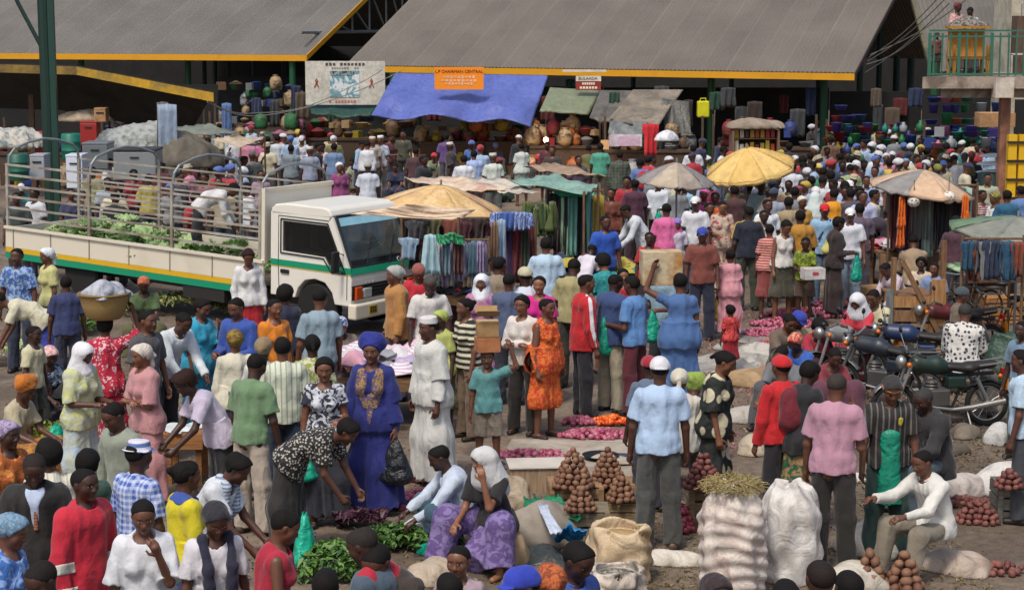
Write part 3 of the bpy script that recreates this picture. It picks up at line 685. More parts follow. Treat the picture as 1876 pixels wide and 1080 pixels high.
# ---------------------------------------------------------------- halls
def _roof(N, L, b, base=(.135, .117, .097)):
    uv = N.new('ShaderNodeUVMap'); sp = N.new('ShaderNodeSeparateXYZ'); L.new(uv.outputs[0], sp.inputs[0])
    def mth(op, a, c=None):
        x = N.new('ShaderNodeMath'); x.operation = op
        for i, s in enumerate((a, c)):
            if s is None: continue
            if hasattr(s, 'type'): L.new(s, x.inputs[i])
            else: x.inputs[i].default_value = s
        return x.outputs[0]
    sheet = mth('FLOOR', mth('DIVIDE', sp.outputs[0], .95)); rowf = mth('FLOOR', mth('DIVIDE', sp.outputs[1], 2.9))
    cb = N.new('ShaderNodeCombineXYZ'); L.new(sheet, cb.inputs[0]); L.new(rowf, cb.inputs[1])
    wn = N.new('ShaderNodeTexWhiteNoise'); wn.noise_dimensions = '3D'; L.new(cb.outputs[0], wn.inputs[0])
    fr = mth('FRACT', mth('DIVIDE', sp.outputs[0], .95)); joint = mth('LESS_THAN', fr, .09)
    n = N.new('ShaderNodeTexNoise'); n.inputs['Scale'].default_value = .5; n.inputs['Detail'].default_value = 7; L.new(uv.outputs[0], n.inputs['Vector'])
    n2 = N.new('ShaderNodeTexNoise'); n2.inputs['Scale'].default_value = 14; n2.inputs['Detail'].default_value = 5; L.new(uv.outputs[0], n2.inputs['Vector'])
    f = mth('ADD', mth('MULTIPLY', wn.outputs[0], .16), mth('MULTIPLY', joint, .11)); f = mth('ADD', f, mth('MULTIPLY', n.outputs[0], .65)); f = mth('ADD', f, mth('MULTIPLY', n2.outputs[0], .5)); f = mth('ADD', f, .32)
    mx = N.new('ShaderNodeMix'); mx.data_type = 'RGBA'; mx.blend_type = 'MULTIPLY'; mx.inputs[0].default_value = 1; mx.inputs[6].default_value = base + (1,)
    L.new(f, mx.inputs[7]); L.new(mx.outputs[2], b.inputs[0]); b.inputs['Roughness'].default_value = .8
ROOFM = nodemat('corrugated_sheet', _roof); ROOFM2 = nodemat('corrugated_sheet_grey', lambda N, L, b: _roof(N, L, b, (.132, .122, .108)))
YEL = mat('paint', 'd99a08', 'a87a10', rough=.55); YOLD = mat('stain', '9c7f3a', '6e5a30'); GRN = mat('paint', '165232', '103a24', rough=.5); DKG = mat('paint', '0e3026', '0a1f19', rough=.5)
DARK = mat('plain', '2a2622'); STEEL = mat('plain', '8a8f92', rough=.5, metal=.3)
def roof(parent, A, B, U, Lg, m, wave=.018, nm='roof'):
    A, B, U = Vector(A), Vector(B), Vector(U).normalized(); E = B - A; W = E.length; nr = E.cross(U).normalized()
    if nr.z < 0: nr = -nr
    nu = int(W / .15 * 4); nv = 6; mb = MB(); uv = []
    for lay in (0, 1):
        for j in range(nv + 1):
            for i in range(nu + 1):
                a = i / nu * W; z = wave * math.sin(a / .15 * 2 * math.pi) - lay * .03
                mb.v.append(tuple(A + E * (i / nu) + U * Lg * j / nv + nr * z)); uv.append((a, j / nv * Lg))
    Wn = nu + 1; H = Wn * (nv + 1)
    for j in range(nv):
        for i in range(nu):
            a = j * Wn + i; mb.f.append((a, a + 1, a + 1 + Wn, a + Wn)); mb.f.append((H + a, H + a + Wn, H + a + 1 + Wn, H + a + 1))
    for i in range(nu): mb.f.append((i, H + i, H + i + 1, i + 1))
    for j in range(nv):
        for a, s in ((j * Wn, 1), (j * Wn + nu, 0)): mb.f.append((a, a + Wn, H + a + Wn, H + a))
    o = mb.obj(nm, m, parent, smooth=False); uvl = o.data.uv_layers.new(name='UVMap'); li = np.empty(len(o.data.loops), np.int32); o.data.loops.foreach_get('vertex_index', li)
    uvl.data.foreach_set('uv', np.array(uv, np.float32)[li].ravel()); return o
def board(parent, A, B, h, t, m, nm='fascia', up=(0, 0, 1), out=(0, -1, 0)):
    A, B, up, out = Vector(A), Vector(B), Vector(up) * h, Vector(out) * t
    return MB().prism([A, B, B - up, A - up], Vector((0, 0, 0)), -out).obj(nm, m, parent)
def post(parent, u, v0, z0, z1, r, m, Y=None, nm='post'):
    p = G(u, v0, 0) if Y is None else Vector(((u - 938) / FPX * Y / _cp * .989, Y, 0))
    return MB().tube([(p.x, p.y, z0), (p.x, p.y, z1)], r, 10).obj(nm, m, parent)
UP = ray(2646, -1945).normalized()
BR = AT(1566, 133, 58); zB = BR.z; BL = G(634, 119, zB)
EB = (BR - BL).normalized(); OUT = Vector((EB.y, -EB.x, 0)).normalized()
hb = thing('market_hall', 'open market hall with brown corrugated roof, yellow fascia and green posts in the middle', 'market hall', (0, 0, 0), 0, 'market halls with corrugated roofs')
roof(hb, BL, BR, UP, 13, ROOFM); RT_L, RT_R = BL + UP * 13, BR + UP * 13
dn = Vector((UP.x, UP.y, -UP.z)); roof(hb, RT_L, RT_R, dn, 13, ROOFM, nm='rear_roof')
board(hb, BL - UP * .05 + Vector((0, 0, -.01)), BR - UP * .05 + Vector((0, 0, -.01)), .21, .04, YEL, out=OUT)
board(hb, BR + EB * .03, BR + UP * 13 + EB * .03, .16, .04, mat('plain', '3c3630'), nm='verge_board', out=EB)
board(hb, BL - EB * .03, BL + UP * 13 - EB * .03, .1, .04, mat('plain', '6b6257'), nm='verge_board', out=-EB)
def hallpost(parent, C0, E, k, off, zt, r=.12, m=GRN):
    p = C0 + E * k + Vector((-OUT.x, -OUT.y, 0)) * off
    return MB().tube([(p.x, p.y, 0), (p.x, p.y, zt)], r, 12).obj('post', m, parent)
for u, Y in ((1303, 62.6), (1510, 60.4), (1060, 67), (720, 73)):
    q = ray(u, 150); x = q.x / q.y * Y; MB().tube([(x, Y, 0), (x, Y, zB + .12)], .125 if u != 1060 else .1, 12).obj('post', GRN, hb)
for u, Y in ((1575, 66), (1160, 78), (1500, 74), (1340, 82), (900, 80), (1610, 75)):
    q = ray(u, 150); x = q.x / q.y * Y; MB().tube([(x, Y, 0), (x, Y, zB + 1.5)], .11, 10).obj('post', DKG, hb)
# hall on the left
AR = AT(561, 101, 75); zA = AR.z; AL = G(-260, 95, zA)
AL = AR - (BR - BL).normalized() * 26; AL = Vector((AL.x, AL.y, zA)); AL = AR + (AT(-200, 95, 81) - AR) * 1.0; AL.z = zA
EA = (AR - AL).normalized()
ha = thing('market_hall', 'open market hall with grey corrugated roof and yellow verge at the upper left', 'market hall', (0, 0, 0), 0, 'market halls with corrugated roofs')
roof(ha, AL, AR, UP, 15, ROOFM2); roof(ha, AL + UP * 15, AR + UP * 15, dn, 15, ROOFM2, nm='rear_roof')
board(ha, AL, AR, .24, .04, YEL, out=OUT); board(ha, AR + EA * .03, AR + UP * 15 + EA * .03, .22, .05, YEL, nm='verge_board', out=EA)
for u, Y in ((536, 75.5), (150, 80), (345, 79)):
    q = ray(u, 150); x = q.x / q.y * Y; MB().tube([(x, Y, 0), (x, Y, zA)], .13, 12).obj('post', GRN, ha)
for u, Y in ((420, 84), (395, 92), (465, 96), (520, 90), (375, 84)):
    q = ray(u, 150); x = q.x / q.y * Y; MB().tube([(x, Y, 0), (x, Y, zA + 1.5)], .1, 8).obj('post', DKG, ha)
tr = MB(); P0 = AR + EA * -.4   # open gable truss of the left hall
hor = Vector((UP.x, UP.y, 0)).normalized()
def tp(k, z): return P0 + hor * k + Vector((0, 0, z))
run = 15 * math.hypot(UP.x, UP.y); rise = 15 * UP.z
tr.tube([tp(0.3, .9), tp(run, .9)], .07, 6)
for i in range(1, 9):
    k = run * i / 9; zt = rise * i / 9 - .15
    tr.tube([tp(k, .9), tp(k, zt)], .045, 6)
    if i > 1: tr.tube([tp(k, .9), tp(run * (i - 1) / 9, rise * (i - 1) / 9 - .15)], .045, 6)
tr.obj('truss', STEEL, ha)
# hall far right, and dark walls added to block light from the covered rows
hc = thing('market_hall', 'small grey roofed hall behind the green balcony railing at upper right', 'market hall', (0, 0, 0), 0, 'market halls with corrugated roofs')
c0, c1 = AT(1706, 132, 61), AT(1812, 120, 60); c2, c3 = AT(1905, -160, 66), AT(1630, -160, 67)
roof(hc, c0, c1 + (c2 - c3) * .25, (c3 - c0), (c3 - c0).length, ROOFM2)
board(hc, c0 + Vector((-.05, -.1, 0)), c3 + Vector((-.05, -.1, 0)), .18, .12, mat('stain', '6b6650', '3d4a38'), nm='verge_board', out=(-1, 0, 0))
for u, Y in ((1712, 60), (1642, 70), (1668, 66)):
    q = ray(u, 150); x = q.x / q.y * Y; MB().tube([(x, Y, 0), (x, Y, 3.6)], .13, 10).obj('post', GRN if u == 1712 else DKG, hc)
for (x0, y0, x1, y1, H, lb) in ((-48, 104, 52, 104, 13, 'tall dark wall added behind the halls to keep their inside dark'), (-48, 60, -48, 104, 9, 'unseen dark wall added left of the left market hall to block light'), (26, 70, 26, 104, 12, 'dark wall added behind the right end of the halls to block light')):
    d = Vector((x1 - x0, y1 - y0, 0)); tag(MB().box(((x0 + x1) / 2, (y0 + y1) / 2, H / 2), (max(.3, abs(d.x)), max(.3, abs(d.y)), H)).obj('light_block_wall', mat('stain', '1c1a18', '121212')), lb, 'wall')
rw = thing('building', 'cream painted building glimpsed behind the balcony at the top right corner', 'building', (0, 0, 0))
q = AT(1853, 20, 56); MB().box((q.x + 4, 57, 4.5), (8, 2, 9)).obj('wall', mat('stain', 'c9c1ac', 'a89e88'), rw)
# ---------------------------------------------------------------- balcony building on the right
bb = thing('balcony', 'concrete balcony with green railing on a yellow column at the right edge', 'balcony', (0, 0, 0))
YB = 42.0; CON = mat('stain', 'a89a8a', '75675a', sc=1.5); 
def atx(u, Y): q = ray(u, 150); return q.x / q.y * Y
zs = AT(1700, 141, YB).z; xl = atx(1690, YB)
MB().prism([Vector((xl, YB, zs - .26)), Vector((xl + 8, YB, zs - .26)), Vector((xl + 8, YB + 4, zs - .26)), Vector((xl + 2.6, YB + 4, zs - .26))], (0, 0, 0), (0, 0, .26)).obj('floor_slab', CON, bb)
MB().prism([Vector((xl + .5, YB + .35, zs - .48)), Vector((xl + 8, YB + .35, zs - .48)), Vector((xl + 8, YB + 3, zs - .48)), Vector((xl + 2.4, YB + 3, zs - .48))], (0, 0, 0), (0, 0, .218)).obj('beam', CON, bb)
MB().box((atx(1838, YB), YB + .02, zs - .24), (.42, .36, .44)).obj('bracket', mat('stain', 'cfc3b4', 'a08f7e'), bb)
xc = atx(1850, YB)
MB().box((xc, YB + .35, zs / 2 - .2), (.22, .22, zs - .5)).obj('column', mat('stain', 'a8765c', '7c5444'), bb)
for dx in (.10, .34): MB().box((xc + dx, YB + .0, 1.2), (.19, .19, 2.3)).obj('yellow_post', mat('paint', 'e0b010', 'c08808', rough=.6), bb)
for k in range(5): MB().box((xc + .22, YB - .12, .5 + .42 * k), (.5, .04, .05)).obj('rung', DARK, bb)
RG = mat('paint', '2f6a56', '1f4a3c', rough=.6)
rl = MB(); zt = zs + 1.03
for z in (zt, zt - .13, zs + .06): rl.box((xl + 4.1, YB + .1, z), (7.9, .035, .04))
rl.obj('handrail', RG, bb)
for i, u in enumerate((1703, 1711, 1726, 1741, 1757, 1771, 1787, 1802, 1817, 1832, 1848, 1862, 1876)):
    MB().box((atx(u, YB) , YB + .1, zs + .5), (.035 if i not in (0, 4, 8) else .07, .03, .96)).obj('baluster', RG, bb)
# timber chair and goods on the balcony
ch = thing('wooden_chair', 'tall yellow wooden chair with bundles on it, standing on the green railed balcony', 'chair', (atx(1768, YB + .9), YB + .9, zs))
WY = mat('wood', 'b98a3c', 'a06a28')
MB().box((0, .05, .75), (.8, .06, .62)).obj('backrest', WY, ch); MB().box((0, -.25, .42), (.85, .55, .07)).obj('seat', WY, ch)
for sx in (-.38, .38):
    for y in (-.48, .05): MB().box((sx, y, .55 if y > 0 else .35), (.07, .07, 1.1 if y > 0 else .7)).obj('leg', WY, ch)
MB().box((0, -.05, 1.1), (.95, .4, .06)).obj('armrest', WY, ch)
bd = MB(); rr = random.Random(3)
for k in range(7): bd.ball((-.4 + .13 * k, 0, 1.22 + rr.uniform(-.03, .05)), .13, 8, (1, 1, .8), rr, .15)
bd = MB().sheet(lambda a, c: Vector((-.45 + .9 * a, -.2 + .4 * c, 1.14 + .2 * math.sin(a * 3.1) * math.sin(c * 3.1) + .03 * math.sin(a * 19 + c * 7))), 14, 8, .05)
bo = bd.obj('bundle', mat('leafy', '4c4a44', '8a8378'), None, True); bo.location = ch.location; tag(bo, 'dark grey bundle lying across the tall chair on the balcony', 'bundle')
gx = thing('metal_frame', 'pale metal window frame leaning on the balcony floor at the right edge', 'frame', (atx(1868, YB + .5), YB + .5, zs))
f = MB(); f.box((-.2, 0, .25), (.04, .04, .5)); f.box((.2, 0, .25), (.04, .04, .5)); f.box((0, 0, .5), (.44, .04, .04)); f.box((0, 0, .04), (.36, .04, .04)); f.obj('frame', mat('plain', 'd8d4c8'), gx)
bx = thing('cabinet', 'brown wooden cabinet standing on the balcony at the right edge', 'cabinet', (atx(1874, YB + 1.2), YB + 1.2, zs)); MB().box((.1, 0, .68), (.7, .5, 1.36)).obj('body', mat('wood', '6b5142', '513b30'), bx); MB().tube([(-.12, -.1, 1.36), (-.12, -.1, 1.62), (.0, -.1, 1.68), (.3, -.1, 1.68)], .015, 6).obj('handle', STEEL, bx)
# ---------------------------------------------------------------- dark green lamp mast at the left
mp = thing('mast', 'thick dark green steel mast with a slanting brace at the upper left', 'mast', (AT(90, 200, 45).x, 45, 0))
MB().tube([(-.02, 0, 0), (-.04, 0, 9)], .165, 12).obj('pole', DKG, mp); MB().box((.15, -.1, 3), (.14, .16, 6)).obj('side_strip', mat('paint', '173f35', '0e2a24', rough=.4), mp)
MB().tube([(-.05, 0, 4.1), (-.65, 0, 5.3), (-.9, 0, 5.9)], .05, 8).obj('brace', DKG, mp)
# small lean-to roof at the left, under the hall eave
lr = thing('lean_to_shed', 'low open shed with faded yellow edge boards sloping down beside the green mast', 'shed', (0, 0, 0))
a0, a1, a2 = AT(-60, 116, 50), AT(140, 122, 50), AT(391, 170, 49)
bk = Vector((-1.2, 3, -1.3))
mb = MB(); mb.prism([a0, a1, a1 + bk, a0 + bk], (0, 0, 0), (0, 0, .04)); mb.prism([a1, a2, a2 + bk, a1 + bk], (0, 0, 0), (0, 0, .04)); mb.obj('roof_sheet', mat('stain', '2c2926', '1c1a18'), lr)
board(lr, a0, a1, .22, .05, YOLD); board(lr, a1 + Vector((0, 0, .02)), a2, .24, .05, mat('stain', 'c99b25', '9a8038'))
for u, Y, w_ in ((56, 51, .13), (198, 52, .06), (372, 52, .05)): MB().box((atx(u, Y), Y, 1.45), (w_, w_, 2.9)).obj('post', mat('wood', '5b4434', '463226'), lr)
# ---------------------------------------------------------------- signs
def text(s, parent, loc, size, m, rot=(R(90), 0, 0), al='CENTER'):
    cu = bpy.data.curves.new('lettering', 'FONT'); cu.body = s; cu.size = size; cu.align_x = al; cu.align_y = 'CENTER'; cu.extrude = .004; cu.resolution_u = 2
    t = bpy.data.objects.new('lettering', cu); C.objects.link(t); dg = bpy.context.evaluated_depsgraph_get()
    me = bpy.data.meshes.new_from_object(t.evaluated_get(dg)); bpy.data.objects.remove(t); me.materials.clear(); me.materials.append(m)
    o = bpy.data.objects.new('lettering', me); C.objects.link(o); o.parent = parent; o.location = loc; o.rotation_euler = rot; return o
def signboard(name, label, u0, v0, u1, v1, Y, m, rz=0, th=.04):
    a, b_ = AT(u0, v0, Y), AT(u1, v1, Y); t = thing(name, label, 'sign', ((a.x + b_.x) / 2, Y, (a.z + b_.z) / 2), rz); w_, h_ = b_.x - a.x, a.z - b_.z
    MB().box((0, 0, 0), (w_, th, h_)).obj('panel', m, t); return t, w_, h_
t, w_, h_ = signboard('signboard', 'orange signboard hanging from the yellow eave above the blue tarpaulin', 796, 123, 886, 164, 59.5, mat('paint', 'f08c08', 'e89a10', rough=.5), R(-3))
text('L.P CHAIRMAN CENTRAL', t, (0, -.03, h_ * .30), .135, mat('plain', '7a1f10'))
PALE = mat('plain', 'e8b58c')
for i, (ww, zz) in enumerate(((1.05, .04), (1.15, -.07), (.9, -.17))):
    s = MB()
    for k in range(9): s.box((-ww / 2 + ww * (k + .5) / 9, -.025, zz * 1.0), (ww / 9 * .7, .012, .05 + .02 * (k % 3)))
    s.obj('lettering', PALE, t)
t, w_, h_ = signboard('signboard', 'small white and maroon signboard under the yellow eave of the middle hall', 1055, 139, 1101, 165, 59.5, mat('stain', '8a2f2a', '9c3a34'), R(2))
MB().box((0, -.024, h_ * .31), (w_, .01, h_ * .37)).obj('panel', mat('plain', 'd9d2c4'), t); text('BULAADA', t, (-.02, -.035, h_ * .31), .135, mat('plain', '3c3a36'))
for zz, ww in ((-.02, .42), (-.15, .58)):
    s = MB()
    for k in range(6): s.box((-ww / 2 + ww * (k + .5) / 6, -.025, zz), (ww / 6 * .75, .012, .07))
    s.obj('lettering', mat('plain', 'eadcc8'), t)
t, w_, h_ = signboard('billboard', 'large white health billboard with red ribbons between the two hall roofs', 559, 112, 706, 192, 60.5, mat('stain', 'd3cfc2', 'c0bdb0'), 0)
t['category'] = 'billboard'
pm = mat('leafy', '6d9aa4', 'd6dcdc', .25); MB().box((-.02, -.03, -.03), (w_ * .37, .02, h_ * .60)).obj('picture', pm, t)
MB().box((-.1, -.045, .32), (w_ * .30, .012, h_ * .1)).obj('picture_band', mat('leafy', '3a4a50', '8a9a9c', .6), t)
for sx in (-.36, .33):
    r_ = MB(); x = w_ * sx; r_.tube([(x - .07, -.035, -.14), (x + .035, -.035, .08), (x, -.035, .14), (x - .035, -.035, .08), (x + .07, -.035, -.14)], .017, 6); r_.obj('ribbon', mat('plain', 'a8402f'), t)
for zz, ww, cc, hh in ((h_ * .43, 1.3, '4a4642', .09), (h_ * .34, .9, '8a8884', .06), (-h_ * .42, 1.1, 'c06a62', .07)):
    s = MB(); rr = random.Random(int(zz * 100))
    for k in range(11):
        if rr.random() < .85: s.box((-ww / 2 + ww * (k + .5) / 11, -.03, zz), (ww / 11 * .62, .012, hh * rr.uniform(.7, 1.1)))
    s.obj('lettering', mat('plain', cc), t)
t, w_, h_ = signboard('signboard', 'handwritten white and pink notice board above the stall beside a red cloth', 1116, 246, 1176, 268, 52, mat('stain', 'd8cfd4', 'b9a0ac'), 0)
MB().box((.1, -.03, -.02), (w_ * .62, .015, h_ * .8)).obj('panel', mat('hstripe', 'e2d3dc', 'b8749a', 9.0), t)
# white strip lamp fixed on the fascia, lit strip and bulb inside
t = thing('strip_lamp', 'white strip lamp fixed on the yellow fascia above the small signboard', 'lamp', AT(1068, 128, 61)); MB().box((0, -1.2, 0), (1.4, .06, .07)).obj('tube', mat('plain', 'd8d2c4'), t)
t = thing('strip_lamp', 'lit white strip lamp hanging inside the dark middle hall', 'lamp', AT(1342, 199, 70)); MB().box((0, 0, 0), (.75, .08, .14)).obj('tube', mat('glow', 'e8f4ff', emit=3.0), t)
t = thing('light_bulb', 'glowing bare bulb hanging over the fruit stall under the blue tarpaulin', 'bulb', AT(1000, 256, 56)); MB().ball((0, 0, 0), .075, 10).obj('bulb', mat('glow', 'ffd9a0', emit=14.0), t); MB().tube([(0, 0, .07), (0, 0, .9)], .01, 5).obj('flex', DARK, t)
pl_ = bpy.data.lights.new('bulb_light', 'POINT'); pl_.energy = 90; pl_.color = (1, .62, .3); pl_.shadow_soft_size = .08; po_ = bpy.data.objects.new('bulb_light', pl_); C.objects.link(po_); po_.location = t.location + Vector((0, -.15, -.1))
# overhead wires
def wire(pts, label, r=.012, m=None):
    mb = MB(); P = []
    for (a, b_) in zip(pts[:-1], pts[1:]):
        for k in range(9): q = a.lerp(b_, k / 8); q = q + Vector((0, 0, -.12 * math.sin(math.pi * k / 8) * (b_ - a).length / 6)); P.append(q)
    P = [p for i, p in enumerate(P) if i == 0 or (p - P[i - 1]).length > 1e-4]
    mb.tube(P, r, 5); o = mb.obj('overhead_wire', m or mat('plain', '8a867c')); o2 = tag(o, label, 'wire', 'overhead wires strung between the halls'); return o
wire([AT(380, 185, 49), AT(470, 207, 56), AT(560, 196, 58), AT(640, 160, 58), AT(700, 128, 60)], 'upper of the two thin wires crossing the white billboard', .014)
wire([AT(380, 187, 49), AT(480, 212, 56), AT(600, 186, 58), AT(735, 130, 60)], 'lower of the two thin wires crossing the white billboard', .014)
for k, (u0, v0, u1, v1, wd) in enumerate(((1585, 133, 1740, 5, 'lowest'), (1590, 112, 1735, -5, 'second lowest'), (1592, 105, 1725, -10, 'middle'), (1588, 118, 1690, 60, 'shortest'), (1595, 100, 1770, 0, 'highest'))):
    wire([AT(u0, v0, 57), AT(u1, v1, 50)], wd + ' of the wires fanning from the roof corner to the balcony', .016)
# ---------------------------------------------------------------- truck
TA = R(33); tp0 = G(640, 620); 
TR = thing('flatbed_truck', 'white light truck with green and yellow stripes, steel stake rails and cabbages on its bed', 'truck', (tp0.x, tp0.y, 0), 0)
TR.rotation_euler = (0, R(2.0), -TA)       # +x is forward, y=0 the near side, slightly nose-down
WH = mat('paint', 'e6e2d6', 'cfc7b4', rough=.3); WH2 = mat('paint', 'ded6c2', 'b9a98c', rough=.5); TGN = mat('paint', '12906a', '0f7a5a', rough=.4); TYE = mat('paint', 'd9ac1e', 'b98a1c', rough=.5); BLK = mat('plain', '1d1d1f', rough=.45)
GL = mat('plain', '1b2226', rough=.05); RB = mat('plain', '161514', rough=.85); W = 1.68
def side(poly, y0, y1, nm, m, bevel=0, parent=TR):
    pts = [Vector((x, y0, z)) for x, z in poly]; o = MB().prism(pts, (0, y0, 0), (0, y1, 0)).obj(nm, m, parent, bevel=bevel); return o
def F(z):                                   # x of the cab's front face at height z
    return 0 if z < 1.02 else -.36 * (z - 1.02) / .86
side([(-1.6, .52), (-1.6, 1.04), (-.02, 1.04), (0, 1.02), (.02, .9), (.02, .5), (-.3, .5), (-.36, .68), (-.5, .82), (-.7, .86), (-.9, .82), (-1.04, .68), (-1.1, .52)], 0, W, 'cab_body', WH, .03)
side([(-1.6, 1.80), (-1.6, 1.9), (-1.52, 1.97), (-1.3, 2.0), (-.55, 2.0), (-.43, 1.965), (-.375, 1.87), (-.42, 1.84)], 0, W, 'cab_roof', WH, .03)
for y0 in (0, W - .05):
    y1 = y0 + .05
    side([(-1.6, 1.04), (-1.6, 1.85), (-1.36, 1.85), (-1.36, 1.04)], y0, y1, 'rear_pillar', WH); side([(-1.36, 1.04), (-1.36, 1.24), (-.52, 1.22), (-.40, 1.04)], y0, y1, 'door_panel', WH); side([(-1.36, 1.72), (-1.36, 1.85), (-.42, 1.85), (-.47, 1.72)], y0, y1, 'door_top', WH)
    side([(-.12, 1.03), (-.01, 1.03), (-.37, 1.86), (-.47, 1.74)], y0, y1, 'front_pillar', WH); side([(-1.36, 1.24), (-1.36, 1.72), (-.47, 1.72), (-.12, 1.04), (-.40, 1.04), (-.52, 1.22)], y0 + .02, y0 + .03, 'side_window', mat('glass', '10181a'))
MB().box((-1.57, W / 2, 1.43), (.05, W - .1, .8)).obj('rear_wall', WH, TR); INT = mat('plain', '3a3c3e')
for y in (.42, 1.2): MB().box((-1.1, y, 1.16), (.5, .5, .14)).obj('seat', INT, TR, bevel=.04); MB().box((-1.38, y, 1.42), (.14, .48, .5)).obj('seat_back', INT, TR, bevel=.04)
MB().box((-.22, W / 2, 1.1), (.3, W - .14, .12)).obj('dashboard', mat('plain', '2a2a2a'), TR, bevel=.03)
sw = MB().tube([(.17 * math.cos(k * .4488), .17 * math.sin(k * .4488), 0) for k in range(15)], .014, 6, cap=False); sw.tube([(-.17, 0, 0), (.17, 0, 0)], .012, 6); o = sw.obj('steering_wheel', BLK, TR); o.location = (-.48, 1.2, 1.3); o.rotation_euler = (0, R(-35), 0)
wf = MB(); 
for a, b_ in (((-1.39, 1.21), (-1.39, 1.75)), ((-1.39, 1.75), (-.45, 1.75)), ((-.45, 1.75), (-.09, 1.0)), ((-.09, 1.0), (-.37, 1.0)), ((-.37, 1.0), (-.53, 1.2)), ((-.53, 1.2), (-1.39, 1.21))): wf.tube([(a[0], -.008, a[1]), (b_[0], -.008, b_[1])], .012, 6)
wf.obj('window_seal', BLK, TR)
def fsheet(z0, z1, y0, y1, out, nm, m, parent=TR):
    p = [Vector((F(z) + out, y, z)) for y, z in ((y0, z0), (y1, z0), (y1, z1), (y0, z1))]; return MB().prism(p, (0, 0, 0), (-.02, 0, 0)).obj(nm, m, parent)
fsheet(1.05, 1.86, .05, W - .05, .012, 'windscreen', mat('glass', '4a5658')); fsheet(1.72, 1.84, .10, W - .10, .016, 'sun_strip', mat('plain', '9fd4e4', rough=.3)); fsheet(1.04, 1.2, .10, W - .05, .016, 'lower_screen', mat('plain', '14181a', rough=.2))
wf = MB(); cn = [(1.1, .06), (1.1, W - .06), (1.87, W - .08), (1.87, .08)]
for i in range(4): a, b_ = cn[i], cn[(i + 1) % 4]; wf.tube([(F(a[0]) + .014, a[1], a[0]), (F(b_[0]) + .014, b_[1], b_[0])], .016, 6)
wf.obj('screen_seal', BLK, TR)
for y in (.4, 1.0):
    MB().tube([(F(1.1) + .04, y, 1.1), (F(1.55) + .04, y + .35, 1.5)], .008, 5).obj('wiper', BLK, TR)
t_ = text('Canter', TR, (F(1.12) + .03, W - .3, 1.12), .11, mat('plain', 'd8d8d4'), rot=(R(67), 0, R(90)))
side([(-1.6, 1.0), (-1.6, 1.1), (.012, 1.1), (.015, 1.0)], -.006, .01, 'green_stripe', TGN); fsheet(.99, 1.09, .0, W, .03, 'green_stripe', TGN)
side([(-1.6, .985), (-1.6, .998), (.012, .998), (.015, .985)], -.006, .01, 'yellow_line', TYE)
dl = MB(); dl.tube([(-1.42, -.004, .6), (-1.44, -.004, 1.0), (-1.44, -.004, 1.8), (-.44, -.004, 1.8)], .006, 5); dl.tube([(-.06, -.004, .6), (-.06, -.004, 1.0)], .006, 5); dl.obj('door_seam', BLK, TR)
MB().box((-1.3, -.012, .92), (.17, .03, .065)).obj('door_handle', BLK, TR, bevel=.008)
mr = MB().box((-.14, -.2, 1.2), (.06, .16, .34)).obj('mirror', BLK, TR, bevel=.02); MB().tube([(-.14, 0, 1.3), (-.14, -.12, 1.34), (-.14, -.12, 1.06), (-.14, 0, 1.02)], .012, 6).obj('bracket', BLK, mr)
# grille, lamps, bumper
g_ = fsheet(.60, .82, .02, W - .02, .035, 'grille', BLK)
gl = MB()
for k in range(4): gl.box((.062, W / 2, .63 + .05 * k), (.012, W - .75, .012))
gl.obj('grille_bars', mat('plain', '303234'), TR)
for y0 in (.09, W - .23): MB().box((.05, y0 + .06, .70), (.05, .15, .2)).obj('turn_signal', mat('plain', 'd0501a', rough=.2), TR, bevel=.01)
for y0 in (.29, W - .47): MB().box((.05, y0 + .08, .69), (.05, .2, .15)).obj('headlight', mat('plain', 'b8bcb8', rough=.1), TR, bevel=.015)
for k in range(3): MB().box((.055, .35 + .09 * k, .85), (.02, .05, .03)).obj('vent', mat('plain', 'b0b0aa'), TR)
bp = MB().box((.05, W / 2, .42), (.16, W + .04, .24)).obj('bumper', WH2, TR, bevel=.03)
pl = MB().box((.135, .42, .43), (.012, .2, .12)).obj('number_plate', mat('plain', 'a88c10'), TR); 
lt = MB()
for k in range(3):
    for j in range(2): lt.box((.144, .36 + .055 * k, .455 - .05 * j), (.006, .03, .034))
lt.obj('lettering', BLK, pl)
MB().box((.135, 1.15, .42), (.012, .16, .1)).obj('fog_lamp', BLK, TR)
# bed
x0, x1 = -7.65, -1.72
MB().box(((x0 + x1) / 2, W / 2, .66), (x1 - x0, W, .05)).obj('bed_floor', mat('stain', '7a6a55', '5a4c3c'), TR)
sb = MB().box(((x0 + x1) / 2, -.02, .85), (x1 - x0, .035, .34)).obj('side_board', WH2, TR)
MB().box(((x0 + x1) / 2, -.045, 1.03), (x1 - x0 + .02, .06, .045)).obj('top_rail', WH2, TR)
MB().box(((x0 + x1) / 2, -.02, .635), (x1 - x0, .04, .085)).obj('yellow_stripe', TYE, TR); MB().box(((x0 + x1) / 2, -.022, .535), (x1 - x0, .044, .11)).obj('green_stripe', TGN, TR)
MB().box(((x0 + x1) / 2, W + .02, .85), (x1 - x0, .035, .34)).obj('side_board', WH2, TR); MB().box((x0 + .02, W / 2, .85), (.035, W, .34)).obj('tailgate', WH2, TR)
for k in range(7): MB().box((x0 + .2 + k * .93, -.045, .84), (.018, .012, .34)).obj('rib', mat('plain', '9a8f7c'), TR)
RS = mat('stain', 'a9a49a', '86796a')
nst = [x0 + .05, x0 + 2.05, x0 + 3.95, x1 - .08]
for yy in (-.02, W):
    for x in nst: MB().box((x, yy, 1.58), (.055, .045, 1.12)).obj('stake', RS, TR)
    for z in (1.2, 1.38, 1.57, 1.76, 1.95, 2.13): MB().box(((x0 + x1) / 2, yy, z), (x1 - x0, .026, .036 if yy < 0 else .028)).obj('stake_rail', RS, TR)
